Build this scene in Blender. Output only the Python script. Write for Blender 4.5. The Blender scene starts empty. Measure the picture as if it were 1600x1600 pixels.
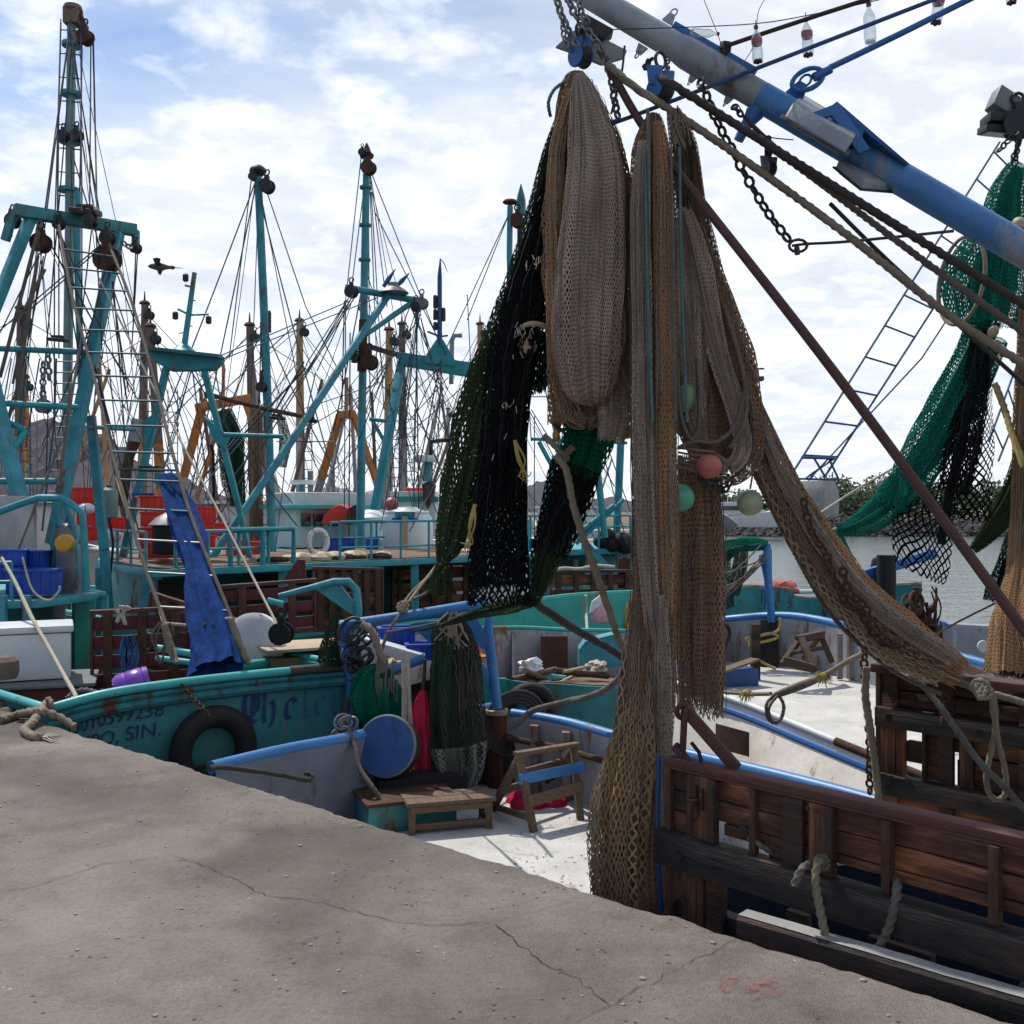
import bpy, bmesh, math, random
from mathutils import Vector as V, Matrix, noise as mnoise
random.seed(7)
sc = bpy.context.scene
col = sc.collection
HC = 1.6                      # eye height above the quay
R = math.radians
def P(px, py, Y):             # a point of the place at depth Y
    return V(((px-800)/1600*Y, Y, HC+(800-py)/1600*Y))
def PZ(px, py, z):            # the same for a known height
    return P(px, py, (HC-z)*1600/(py-800))
DQ = V((.747, -.664, 0)); NQ = V((.664, .747, 0))   # along the quay edge, and out over the water

# ------------------------------------------------------------------ mesh builder
def frames(pts):
    n = len(pts); T = []
    for i in range(n):
        t = pts[min(i+1, n-1)]-pts[max(i-1, 0)]
        T.append(t.normalized() if t.length > 1e-9 else V((0, 0, 1)))
    a = V((0, 0, 1)) if abs(T[0].z) < .9 else V((1, 0, 0))
    N = (a-T[0]*a.dot(T[0])).normalized(); out = []
    for t in T:
        N = N-t*N.dot(t)
        N = N.normalized() if N.length > 1e-6 else t.orthogonal().normalized()
        out.append((t, N, t.cross(N)))
    return out
def smooth(pts, k=6):
    pts = [V(p) for p in pts]
    if len(pts) < 3: 
        return [pts[0].lerp(pts[-1], i/k) for i in range(k+1)]
    out = []
    for i in range(len(pts)-1):
        p0 = pts[max(i-1, 0)]; p1 = pts[i]; p2 = pts[i+1]; p3 = pts[min(i+2, len(pts)-1)]
        for j in range(k):
            t = j/k
            out.append(.5*((2*p1)+(p2-p0)*t+(2*p0-5*p1+4*p2-p3)*t*t+(3*p1-p0-3*p2+p3)*t**3))
    out.append(pts[-1]); return out
def sag(a, b, s, n=14):
    return [a.lerp(b, i/n)-V((0, 0, 4*s*(i/n)*(1-i/n))) for i in range(n+1)]
class MB:
    def __init__(s): s.v = []; s.f = []; s.uv = []
    def add(s, vs, fs, uv=None):
        o = len(s.v); s.v += [V(x) for x in vs]; s.f += [tuple(i+o for i in f) for f in fs]
        s.uv += list(uv) if uv else [(x[0], x[2]) for x in vs]
        return s
    def tube(s, pts, r, n=8, cap=True):
        pts = [V(p) for p in pts]; m = len(pts)
        rs = r if isinstance(r, (list, tuple)) else [r]*m
        if len(rs) != m: rs = [rs[0]+(rs[-1]-rs[0])*i/(m-1) for i in range(m)]
        vs = []; fs = []; uv = []; L = 0
        for i, (t, N, B) in enumerate(frames(pts)):
            if i: L += (pts[i]-pts[i-1]).length
            for j in range(n):
                a = 2*math.pi*j/n
                vs.append(pts[i]+(N*math.cos(a)+B*math.sin(a))*rs[i]); uv.append((j/n, L))
        for i in range(m-1):
            for j in range(n):
                fs.append((i*n+j, i*n+(j+1) % n, (i+1)*n+(j+1) % n, (i+1)*n+j))
        if cap: fs.append(tuple(range(n-1, -1, -1))); fs.append(tuple((m-1)*n+j for j in range(n)))
        return s.add(vs, fs, uv)
    def rope(s, pts, r, lay=None, n=15):     # three-strand laid rope
        pts = [V(p) for p in pts]; lay = lay or r*7
        seg = [pts[0]]; L = [0]; step = r*1.0
        for a, b in zip(pts, pts[1:]):
            d = (b-a).length; k = max(1, min(160, int(d/step)))
            for i in range(1, k+1):
                seg.append(a.lerp(b, i/k)); L.append(L[-1]+d/k)
        vs = []; fs = []; uv = []
        for i, (t, N, B) in enumerate(frames(seg)):
            for j in range(n):
                a = 2*math.pi*j/n
                q = r*(.95+.2*math.cos(3*(a-2*math.pi*L[i]/lay)))
                vs.append(seg[i]+(N*math.cos(a)+B*math.sin(a))*q); uv.append((j/n, L[i]))
        for i in range(len(seg)-1):
            for j in range(n):
                fs.append((i*n+j, i*n+(j+1) % n, (i+1)*n+(j+1) % n, (i+1)*n+j))
        fs.append(tuple(range(n-1, -1, -1))); fs.append(tuple((len(seg)-1)*n+j for j in range(n)))
        return s.add(vs, fs, uv)
    def hexa(s, c, ax, ay, az):
        c = V(c); ax, ay, az = V(ax), V(ay), V(az); vs = []
        for k in (-1, 1):
            for (i, j) in ((-1, -1), (1, -1), (1, 1), (-1, 1)): vs.append(c+ax*i+ay*j+az*k)
        return s.add(vs, [(3, 2, 1, 0), (4, 5, 6, 7), (0, 1, 5, 4), (1, 2, 6, 5), (2, 3, 7, 6), (3, 0, 4, 7)])
    def box(s, c, sx, sy, sz, rz=0, tilt=0):
        M = Matrix.Rotation(rz, 3, 'Z') @ Matrix.Rotation(tilt, 3, 'X')
        return s.hexa(c, M @ V((sx/2, 0, 0)), M @ V((0, sy/2, 0)), M @ V((0, 0, sz/2)))
    def beam(s, a, b, w, h=None, up=(0, 0, 1)):
        a, b = V(a), V(b); h = h or w; t = (b-a).normalized(); up = V(up)
        if abs(t.dot(up)) > .98: up = V((0, 1, 0))
        sd = t.cross(up).normalized(); u = sd.cross(t)
        return s.hexa((a+b)/2, (b-a)/2, sd*w/2, u*h/2)
    def lathe(s, c, prof, n=20, ax=(0, 0, 1), sc_=(1, 1)):
        ax = V(ax).normalized(); a = ax.orthogonal().normalized() if abs(ax.z) < .99 else V((1, 0, 0)); b = ax.cross(a)
        c = V(c); vs = []; fs = []; uv = []
        for (r, z) in prof:
            for j in range(n):
                t = 2*math.pi*j/n
                vs.append(c+a*math.cos(t)*r*sc_[0]+b*math.sin(t)*r*sc_[1]+ax*z); uv.append((j/n, z))
        for i in range(len(prof)-1):
            for j in range(n): fs.append((i*n+j, i*n+(j+1) % n, (i+1)*n+(j+1) % n, (i+1)*n+j))
        fs.append(tuple(range(n-1, -1, -1))); fs.append(tuple((len(prof)-1)*n+j for j in range(n)))
        return s.add(vs, fs, uv)
    def ball(s, c, r, n=14, sz=1.0, ax=(0, 0, 1)):
        m = n//2
        return s.lathe(c, [(r*max(.02, math.sin(math.pi*i/m)), -r*sz*math.cos(math.pi*i/m)) for i in range(m+1)], n, ax)
    def torus(s, c, RR, r, ax=(0, 1, 0), n=24, m=8, st=1.0, arc=1.0, dirv=None):
        ax = V(ax).normalized(); a = V(dirv).normalized() if dirv else (ax.orthogonal().normalized()); b = ax.cross(a); c = V(c)
        pts = [c+a*math.cos(2*math.pi*arc*i/n)*RR*st+b*math.sin(2*math.pi*arc*i/n)*RR for i in range(n+(0 if arc >= 1 else 1))]
        k = len(pts); vs = []; fs = []; uv = []
        for i, p in enumerate(pts):
            e = (p-c); e = e.normalized()
            for j in range(m):
                t = 2*math.pi*j/m; vs.append(p+(e*math.cos(t)+ax*math.sin(t))*r); uv.append((i/k, j/m))
        for i in range(k if arc >= 1 else k-1):
            for j in range(m): fs.append((i*m+j, i*m+(j+1) % m, ((i+1) % k)*m+(j+1) % m, ((i+1) % k)*m+j))
        return s.add(vs, fs, uv)
    def chain(s, pts, L, r, roll=0):
        pts = [V(p) for p in pts]; d = [0]
        for a, b in zip(pts, pts[1:]): d.append(d[-1]+(b-a).length)
        pitch = L-2.4*r; n = max(2, int(d[-1]/pitch)); k = 0
        for i in range(n):
            x = (i+.5)*pitch
            while k < len(pts)-2 and d[k+1] < x: k += 1
            t = (x-d[k])/max(1e-6, d[k+1]-d[k]); c = pts[k].lerp(pts[k+1], t); T = (pts[k+1]-pts[k]).normalized()
            nn = T.orthogonal().normalized(); nn = Matrix.Rotation(roll+(math.pi/2 if i % 2 else 0)+random.uniform(-.25, .25), 3, T) @ nn
            s.torus(c, L*.32, r, nn, 10, 5, st=(L/2-r)/(L*.32), dirv=T)
        return s
    def sheet(s, rows, uv=None):
        m = len(rows); n = len(rows[0]); vs = [p for r_ in rows for p in r_]
        fs = [(i*n+j, i*n+j+1, (i+1)*n+j+1, (i+1)*n+j) for i in range(m-1) for j in range(n-1)]
        return s.add(vs, fs, uv)
    def prism(s, poly, off):       # flat polygon given thickness
        poly = [V(p) for p in poly]; off = V(off); n = len(poly)
        return s.add(poly+[p+off for p in poly], [tuple(range(n-1, -1, -1)), tuple(range(n, 2*n))]+[(i, (i+1) % n, n+(i+1) % n, n+i) for i in range(n)])
    def build(s, name, m, parent=None, bevel=0, flat=False):
        me = bpy.data.meshes.new(name)
        off = OFF.get(parent.name, V((0, 0, 0))) if parent else None
        if off is None or not parent:
            lo = V([min(p[i] for p in s.v) for i in range(3)]); hi = V([max(p[i] for p in s.v) for i in range(3)])
            off = V(((lo.x+hi.x)/2, (lo.y+hi.y)/2, lo.z))
        me.from_pydata([p-off for p in s.v], [], s.f)
        ul = me.uv_layers.new(name='UVMap')
        for l in me.loops: ul.data[l.index].uv = s.uv[l.vertex_index]
        me.materials.append(m)
        bm = bmesh.new(); bm.from_mesh(me)
        if bevel:
            es = [e for e in bm.edges if len(e.link_faces) == 2 and e.calc_face_angle(0) > .6]
            bmesh.ops.bevel(bm, geom=es, offset=bevel, segments=2, affect='EDGES', clamp_overlap=True, profile=.6)
        if not NOFIX[0]: bmesh.ops.recalc_face_normals(bm, faces=bm.faces)
        for f in bm.faces: f.smooth = not flat
        for e in bm.edges:
            if len(e.link_faces) == 2 and e.calc_face_angle(0) > .7: e.smooth = False
        bm.to_mesh(me); bm.free()
        o = bpy.data.objects.new(name, me); col.objects.link(o)
        if parent: o.parent = parent; OFF[o.name] = off
        else: o.location = off; OFF[o.name] = off
        return o
OFF = {}; NOFIX = [False]
def tag(o, label, cat, group=None, kind=None):
    if label: o['label'] = label
    if cat: o['category'] = cat
    if group: o['group'] = group
    if kind: o['kind'] = kind
    return o
def thing(name, label, cat, loc, group=None):
    o = bpy.data.objects.new(name, None); col.objects.link(o); o.location = V(loc); o.empty_display_size = .2
    OFF[o.name] = V(loc)
    return tag(o, label, cat, group)
def struct(name, mb, m): return tag(mb.build(name, m), None, None, None, 'structure')
def solo(name, mb, m, label, cat, group=None, bevel=0): return tag(mb.build(name, m, None, bevel), label, cat, group)
def dup(root, loc, rz=0, label=None, group=None, scale=None):
    r = root.copy(); col.objects.link(r); r.location = V(loc); r.rotation_euler = (0, 0, rz); OFF[r.name] = V(loc)
    if label: r['label'] = label
    if group: r['group'] = group
    if scale: r.scale = (scale,)*3
    for ch in list(root.children):
        c = ch.copy(); col.objects.link(c); c.parent = r
        for g in ch.children:
            d = g.copy(); col.objects.link(d); d.parent = c
    return r

# ------------------------------------------------------------------ materials
class NT:
    def __init__(s, name):
        s.m = bpy.data.materials.new(name); s.m.use_nodes = True; s.t = s.m.node_tree; s.t.nodes.clear()
        s.out = s.n('ShaderNodeOutputMaterial')
    def n(s, typ, **kw):
        x = s.t.nodes.new(typ)
        for k, v in kw.items():
            if k.startswith('i_'):
                key = k[2:]; key = int(key) if key.isdigit() else key.replace('_', ' ')
                s.set(x, key, v)
            else: setattr(x, k, v)
        return x
    def set(s, x, key, v):
        if hasattr(v, 'is_linked') or hasattr(v, 'links'): s.t.links.new(v, x.inputs[key])
        else: x.inputs[key].default_value = v
    def math(s, op, a, b=0.0, c=None):
        x = s.n('ShaderNodeMath', operation=op); s.set(x, 0, a); s.set(x, 1, b)
        if c is not None: s.set(x, 2, c)
        return x.outputs[0]
    def mix(s, f, a, b, typ='MIX'):
        x = s.n('ShaderNodeMix', data_type='RGBA', blend_type=typ); s.set(x, 0, f); s.set(x, 6, a); s.set(x, 7, b); return x.outputs[2]
    def ramp(s, f, a, b, ca=(0, 0, 0, 1), cb=(1, 1, 1, 1)):
        x = s.n('ShaderNodeValToRGB'); e = x.color_ramp.elements; e[0].position = a; e[1].position = b; e[0].color = ca; e[1].color = cb
        s.set(x, 0, f); return x.outputs[0]
    def noise(s, vec, scale, detail=4, rough=.6, dist=0):
        x = s.n('ShaderNodeTexNoise'); s.set(x, 'Vector', vec); s.set(x, 'Scale', scale); s.set(x, 'Detail', detail); s.set(x, 'Roughness', rough); s.set(x, 'Distortion', dist)
        return x.outputs[0]
    def scaled(s, vec, sx, sy, sz):
        x = s.n('ShaderNodeMapping'); s.set(x, 'Vector', vec); x.inputs['Scale'].default_value = (sx, sy, sz); return x.outputs[0]
    def pos(s): return s.n('ShaderNodeNewGeometry').outputs['Position']
    def uv(s): return s.n('ShaderNodeUVMap').outputs[0]
    def done(s, sh): s.t.links.new(sh, s.out.inputs[0]); return s.m
def c4(c, k=1.0): return (min(1, c[0]*k), min(1, c[1]*k), min(1, c[2]*k), 1)
def mat(name, c, var=.25, rust=0.0, rc=(.10, .035, .015), rough=.6, metal=0.0, sc_=3.0, bump=.15, grain=None, c2=None, spec=.4, fine=0.0):
    t = NT(name); p = t.pos()
    q = t.scaled(p, *grain) if grain else p
    n1 = t.noise(q, sc_, 6, .65)
    colr = t.mix(t.ramp(n1, .3, .7), c4(c, 1-var), c4(c2 or c, 1+var*.7))
    n3 = t.noise(q, sc_*14, 3, .7)
    colr = t.mix(t.math('MULTIPLY', t.ramp(n3, .35, .75), .35), colr, c4(c, .55))
    h = t.math('ADD', t.math('MULTIPLY', n1, .5), t.math('MULTIPLY', n3, .5))
    rg = rough
    if rust > 0:
        n2 = t.noise(t.scaled(p, 1, 1, .35), 2.6, 8, .72, .3)
        f = t.ramp(n2, .66-rust*.3, .72-rust*.3+.03)
        n4 = t.noise(p, 22, 4, .7)
        rcol = t.mix(n4, c4(rc, .5), c4(rc, 1.7))
        colr = t.mix(f, colr, rcol)
        h = t.math('ADD', h, t.math('MULTIPLY', f, .6)); rg = t.math('ADD', rough, t.math('MULTIPLY', f, .3))
    b = t.n('ShaderNodeBsdfPrincipled'); t.set(b, 'Base Color', colr); t.set(b, 'Roughness', rg); t.set(b, 'Metallic', metal); t.set(b, 'Specular IOR Level', spec)
    if bump:
        bp = t.n('ShaderNodeBump'); t.set(bp, 'Strength', bump); t.set(bp, 'Distance', .02); t.set(bp, 'Height', h); t.set(b, 'Normal', bp.outputs[0])
    return t.done(b.outputs[0])
def netmat(name, c1, c2, s=.03, asp=2.0, w=.16, vary=.5, streak=30., thru=0.0):
    """open diamond mesh of twine laid out in the cloth's own metres"""
    t = NT(name); uv = t.uv(); p = t.pos()
    nz = t.n('ShaderNodeTexNoise'); t.set(nz, 'Vector', uv); t.set(nz, 'Scale', 2.2); t.set(nz, 'Detail', 3.0)
    off = t.n('ShaderNodeVectorMath', operation='MULTIPLY_ADD'); t.set(off, 0, nz.outputs[1]); off.inputs[1].default_value = (s*3, s*5, 0); t.set(off, 2, uv)
    sep = t.n('ShaderNodeSeparateXYZ'); t.set(sep, 0, off.outputs[0])
    x = t.math('DIVIDE', sep.outputs[0], s); y = t.math('DIVIDE', sep.outputs[1], s*asp)
    a = t.math('PINGPONG', t.math('ADD', x, y), .5); b = t.math('PINGPONG', t.math('SUBTRACT', x, y), .5)
    d = t.math('MINIMUM', a, b)
    nd = t.noise(uv, 1.3, 4, .6)
    ww = t.math('MULTIPLY', w, t.math('ADD', 1-vary*.5, t.math('MULTIPLY', t.ramp(nd, .3, .75), vary*1.6)))
    al = t.math('LESS_THAN', d, ww)
    n1 = t.noise(t.scaled(uv, streak, .8, 1), 1.0, 3, .6); n2 = t.noise(p, 2.5, 3, .6)
    colr = t.mix(t.ramp(t.math('ADD', t.math('MULTIPLY', n1, .65), t.math('MULTIPLY', n2, .35)), .35, .65), c4(c1), c4(c2))
    ht = t.math('SUBTRACT', .5, d)
    bp = t.n('ShaderNodeBump'); t.set(bp, 'Strength', .8); t.set(bp, 'Distance', s*.4); t.set(bp, 'Height', ht)
    df = t.n('ShaderNodeBsdfDiffuse'); t.set(df, 'Color', colr); t.set(df, 'Normal', bp.outputs[0])
    sh = df.outputs[0]
    if thru:
        tl = t.n('ShaderNodeBsdfTranslucent'); t.set(tl, 'Color', colr); ms = t.n('ShaderNodeMixShader'); t.set(ms, 0, thru); t.t.links.new(sh, ms.inputs[1]); t.t.links.new(tl.outputs[0], ms.inputs[2]); sh = ms.outputs[0]
    tr = t.n('ShaderNodeBsdfTransparent'); ms = t.n('ShaderNodeMixShader'); t.set(ms, 0, al); t.t.links.new(tr.outputs[0], ms.inputs[1]); t.t.links.new(sh, ms.inputs[2])
    return t.done(ms.outputs[0])

TEAL = (.034, .24, .30); TEALD = (.010, .13, .15)
M = {}
M['teal'] = mat('teal_paint', TEAL, .42, .33, rc=(.11, .065, .04), rough=.55, bump=.35)
M['teal_clean'] = mat('teal_paint_newer', (.022, .255, .305), .32, .22, rc=(.12, .075, .045), rough=.5, bump=.3)
M['teal_old'] = mat('teal_paint_old', (.03, .19, .205), .35, .42, rough=.6)
M['teal_hull'] = mat('teal_hull_paint', (.012, .15, .17), .3, .26, rc=(.05, .03, .02), rough=.6, sc_=1.2)
M['stern'] = mat('faded_stern_paint', (.03, .255, .275), .35, .38, rc=(.11, .15, .155), rough=.6, sc_=1.4, c2=(.05, .20, .21))
M['teal_light'] = mat('teal_rail_paint', (.05, .38, .38), .2, .2, rough=.4)
M['mint'] = mat('mint_green_paint', (.03, .32, .27), .25, .3, rc=(.16, .10, .03), rough=.55)
M['greymast'] = mat('grey_green_mast_paint', (.16, .25, .24), .25, .25, rough=.6)
M['blue'] = mat('blue_paint', (.022, .125, .36), .22, .2, rc=(.12, .10, .09), rough=.45)
M['blue_rail'] = mat('blue_rail_paint', (.035, .175, .42), .25, .22, rc=(.14, .09, .05), rough=.42)
M['bluepole'] = mat('blue_boom_paint', (.055, .19, .43), .38, .42, rc=(.22, .25, .29), rough=.5, sc_=2, bump=.3)
M['greypole'] = mat('bare_grey_metal', (.27, .30, .32), .3, .3, rc=(.10, .08, .07), rough=.5)
M['deckwhite'] = mat('white_deck', (.50, .49, .46), .22, .27, rc=(.27, .235, .195), rough=.8, sc_=2.2)
M['white'] = mat('white_paint', (.62, .63, .63), .15, .13, rough=.5)
M['dirtywhite'] = mat('dirty_white_hull', (.80, .73, .64), .25, .24, rc=(.24, .11, .055), rough=.75, sc_=1.8)
M['greywall'] = mat('grey_bulwark_paint', (.33, .335, .36), .22, .30, rc=(.14, .06, .025), rough=.6)
M['rust'] = mat('rusty_steel', (.075, .035, .022), .5, 0, rough=.9, sc_=9, bump=.4)
M['rustred'] = mat('red_oxide_steel', (.09, .032, .028), .3, .15, rc=(.04, .02, .015), rough=.75)
M['rustrope'] = mat('rusty_wire', (.085, .04, .035), .3, 0, rough=.8, sc_=14)
M['darkmetal'] = mat('dark_greasy_metal', (.025, .026, .028), .5, .2, rc=(.07, .03, .02), rough=.6, sc_=8)
M['steel'] = mat('grey_steel', (.17, .18, .19), .3, .2, rough=.5, metal=.3)
M['wire'] = mat('rigging_wire', (.035, .04, .045), .3, 0, rough=.6)
M['tealwire'] = mat('painted_wire', (.015, .09, .13), .3, 0, rough=.6)
M['bluewire'] = mat('blue_painted_wire', (.02, .07, .2), .3, .1, rough=.5)
M['rope'] = mat('weathered_rope', (.22, .18, .13), .35, 0, rough=.9, sc_=8, bump=.5)
M['ropegrey'] = mat('grey_brown_rope', (.13, .11, .095), .35, 0, rough=.9, sc_=8, bump=.5)
M['ropedark'] = mat('tarred_rope', (.05, .04, .037), .35, 0, rough=.9, sc_=12, bump=.5)
M['ropepale'] = mat('pale_rope', (.42, .38, .31), .25, 0, rough=.9, sc_=8, bump=.4)
M['ropeyellow'] = mat('yellow_rope', (.40, .30, .10), .3, 0, rough=.9, sc_=8, bump=.4)
M['ropeblack'] = mat('black_lashed_rope', (.014, .014, .016), .5, .12, rc=(.16, .15, .15), rough=.8, sc_=9)
M['railworn'] = mat('worn_brown_rail', (.085, .072, .066), .4, .3, rc=(.03, .12, .12), rough=.8, sc_=6)
M['strake'] = mat('rust_stained_strake', (.014, .15, .165), .35, .55, rc=(.055, .032, .022), rough=.75, sc_=5)
M['ropeteal'] = mat('grey_teal_cord', (.07, .15, .16), .3, 0, rough=.9, sc_=8, bump=.4)
M['ropeblue'] = mat('blue_rope', (.03, .12, .3), .3, 0, rough=.9, sc_=8, bump=.4)
M['wood'] = mat('dark_wood', (.055, .033, .022), .55, .3, rc=(.13, .05, .018), rough=.8, sc_=5, grain=(1, 1, 12), bump=.5)
M['woodh'] = mat('dark_wood_boards', (.115, .043, .03), .8, .44, rc=(.035, .02, .017), rough=.75, sc_=3.5, grain=(1.2, 1.2, 14), bump=.5)
M['woodbeam'] = mat('black_wood_beam', (.036, .026, .023), .6, .28, rc=(.085, .036, .024), rough=.7, sc_=4, grain=(1, 1, 14), bump=.5)
M['woodpost'] = mat('orange_brown_wood', (.17, .072, .036), .5, .2, rc=(.03, .016, .012), rough=.75, sc_=5, grain=(12, 12, 1), bump=.5)
M['plank'] = mat('grey_brown_plank', (.15, .095, .06), .4, .1, rc=(.06, .04, .03), rough=.8, sc_=5, grain=(6, 2, 9), bump=.4)
M['planklight'] = mat('pale_plywood', (.42, .33, .22), .25, .1, rc=(.2, .14, .09), rough=.8)
M['maroon'] = mat('maroon_painted_wood', (.10, .016, .022), .35, .15, rc=(.05, .03, .03), rough=.7)
M['rubber'] = mat('black_rubber', (.012, .012, .013), .3, .1, rc=(.05, .045, .04), rough=.75, bump=.3)
M['black'] = mat('soot_black', (.012, .012, .014), .3, 0, rough=.8)
M['red'] = mat('red_plastic', (.72, .035, .018), .2, .08, rc=(.4, .05, .03), rough=.45)
M['orange'] = mat('orange_paint', (.48, .17, .03), .25, .2, rc=(.15, .07, .03), rough=.6)
M['tanmast'] = mat('tan_mast_paint', (.40, .24, .10), .2, .22, rc=(.16, .08, .05), rough=.6)
M['brownmast'] = mat('brown_grey_mast', (.17, .115, .09), .3, .3, rc=(.08, .04, .03), rough=.75)
M['whitemast'] = mat('dirty_white_mast', (.40, .38, .37), .2, .25, rc=(.2, .13, .09), rough=.6)
M['bluep'] = mat('blue_plastic', (.008, .062, .40), .25, .08, rc=(.03, .08, .25), rough=.5)
M['purple'] = mat('purple_plastic', (.20, .06, .42), .15, 0, rough=.3)
M['whitep'] = mat('white_plastic', (.62, .66, .68), .08, .05, rc=(.35, .30, .22), rough=.4)
M['pinkp'] = mat('pink_bag_plastic', (.50, .26, .32), .25, 0, rough=.4)
M['yellow'] = mat('yellow_paint', (.55, .30, .02), .25, .2, rough=.55)
M['greyblue'] = mat('shaded_blue_grey_paint', (.15, .165, .22), .25, .26, rc=(.10, .05, .03), rough=.65)  # shade on the left bulwark put into its paint colour
M['bluedrum'] = mat('blue_drum_paint', (.018, .075, .24), .35, .28, rc=(.03, .028, .03), rough=.55)
M['tarp'] = mat('blue_tarpaulin', (.010, .052, .21), .6, .14, rc=(.06, .14, .32), rough=.8, sc_=6, grain=(2, 2, .9), bump=.8, spec=.08)
M['glass'] = mat('dark_window_glass', (.02, .03, .035), .2, 0, rough=.12, spec=.8)
M['lampglass'] = mat('floodlight_glass', (.32, .34, .32), .2, .1, rc=(.2, .18, .15), rough=.25)
def flaky(name, c, cut):
    t = NT(name); p = t.pos(); b = t.n('ShaderNodeBsdfPrincipled'); t.set(b, 'Base Color', t.mix(t.noise(p, 9, 4, .6), c4(c, .7), c4(c, 1.5))); t.set(b, 'Roughness', .65)
    tr = t.n('ShaderNodeBsdfTransparent'); ms = t.n('ShaderNodeMixShader'); t.set(ms, 0, t.ramp(t.math('ADD', t.math('MULTIPLY', t.noise(p, 34, 5, .75), .6), t.math('MULTIPLY', t.noise(t.scaled(p, 1, 1, .3), 7, 4, .6), .4)), cut, cut+.07))
    t.t.links.new(tr.outputs[0], ms.inputs[1]); t.t.links.new(b.outputs[0], ms.inputs[2]); return t.done(ms.outputs[0])
M['ink'] = flaky('navy_lettering_paint', (.010, .028, .12), .40)
M['inkfade'] = flaky('faded_lettering_paint', (.03, .075, .19), .48)
M['concrete'] = mat('rough_concrete', (.30, .29, .28), .25, .2, rc=(.18, .16, .15), rough=.9, sc_=2, bump=.4)
M['stone'] = mat('brown_stone', (.16, .12, .10), .35, 0, rough=.95, sc_=9, bump=.9)
M['leaf'] = mat('mangrove_leaves', (.055, .085, .035), .45, 0, rough=.8, sc_=.6)
M['trunk'] = mat('grey_bark', (.10, .08, .06), .3, 0, rough=.9)
M['rock'] = mat('dark_shore_rock', (.055, .05, .05), .5, 0, rough=.95, sc_=.4)
M['soil'] = mat('dry_shore_soil', (.16, .13, .09), .3, .2, rc=(.09, .10, .05), rough=.95, sc_=.05)
M['bird'] = mat('brown_grey_plumage', (.085, .075, .07), .4, 0, rough=.9, sc_=9)
# floats
M['fgreen'] = mat('sea_green_float', (.09, .36, .24), .25, .3, rc=(.2, .3, .2), rough=.4)
M['fpale'] = mat('pale_olive_float', (.34, .36, .24), .25, .3, rc=(.2, .2, .12), rough=.4)
M['fpink'] = mat('salmon_float', (.45, .12, .09), .3, .3, rc=(.3, .12, .1), rough=.5)
M['fyg'] = mat('faded_green_float', (.16, .26, .13), .15, .1, rc=(.1, .15, .08), rough=.5)
M['fcream'] = mat('cream_float', (.42, .34, .22), .15, .1, rc=(.25, .18, .1), rough=.55)
# nets
M['ntan'] = netmat('taupe_net', (.23, .175, .145), (.47, .38, .32), .017, 2.4, .23, .5, 26)
M['ntan2'] = netmat('tan_loose_net', (.20, .15, .105), (.40, .30, .20), .034, 2.2, .15, .5, 26)
M['nbrown'] = netmat('brown_net', (.13, .076, .05), (.33, .205, .125), .020, 2.6, .21, .5, 34)
M['nbrown2'] = netmat('brown_open_net', (.14, .11, .08), (.30, .235, .165), .040, 2.0, .12, .6, 20)
M['ncore'] = mat('packed_net_core', (.12, .082, .058), .5, .25, rc=(.045, .034, .028), rough=1, sc_=4, grain=(22, 22, .8), bump=.9)
M['ngcore'] = mat('packed_green_core', (.012, .028, .021), .5, 0, rough=1, sc_=4, grain=(22, 22, .8), bump=.9)
M['ngreen'] = netmat('dark_green_net', (.015, .034, .024), (.035, .075, .050), .030, 2.2, .20, .6, 22, .15)
M['nolive'] = netmat('olive_net', (.022, .038, .020), (.055, .075, .038), .028, 2.2, .22, .5, 22)
M['nbright'] = netmat('bright_green_net', (.006, .09, .055), (.012, .20, .12), .026, 2.0, .24, .5, 18, .25)
M['nteal'] = netmat('teal_green_net', (.008, .11, .085), (.022, .23, .17), .028, 2.0, .22, .5, 18, .35)
M['nblack'] = netmat('black_net', (.006, .007, .008), (.018, .018, .02), .038, 1.7, .20, .7, 14)
M['nblack2'] = netmat('black_open_net', (.006, .007, .008), (.014, .014, .016), .046, 1.4, .14, .4, 14)
M['npink'] = netmat('pink_mesh_sack', (.55, .015, .07), (.75, .06, .14), .012, 1.5, .42, .3, 12, .3)
M['ngrey'] = netmat('grey_green_net', (.022, .028, .025), (.06, .065, .055), .03, 2.2, .24, .5, 26)
M['norange'] = netmat('orange_brown_net', (.21, .11, .055), (.46, .275, .15), .021, 2.2, .23, .5, 30)
M['norange2'] = netmat('golden_open_net', (.19, .115, .06), (.40, .27, .15), .031, 2.0, .12, .6, 20)
M['npale'] = netmat('bleached_net_foot', (.16, .17, .15), (.34, .34, .31), .03, 1.6, .10, .8, 20)
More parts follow.
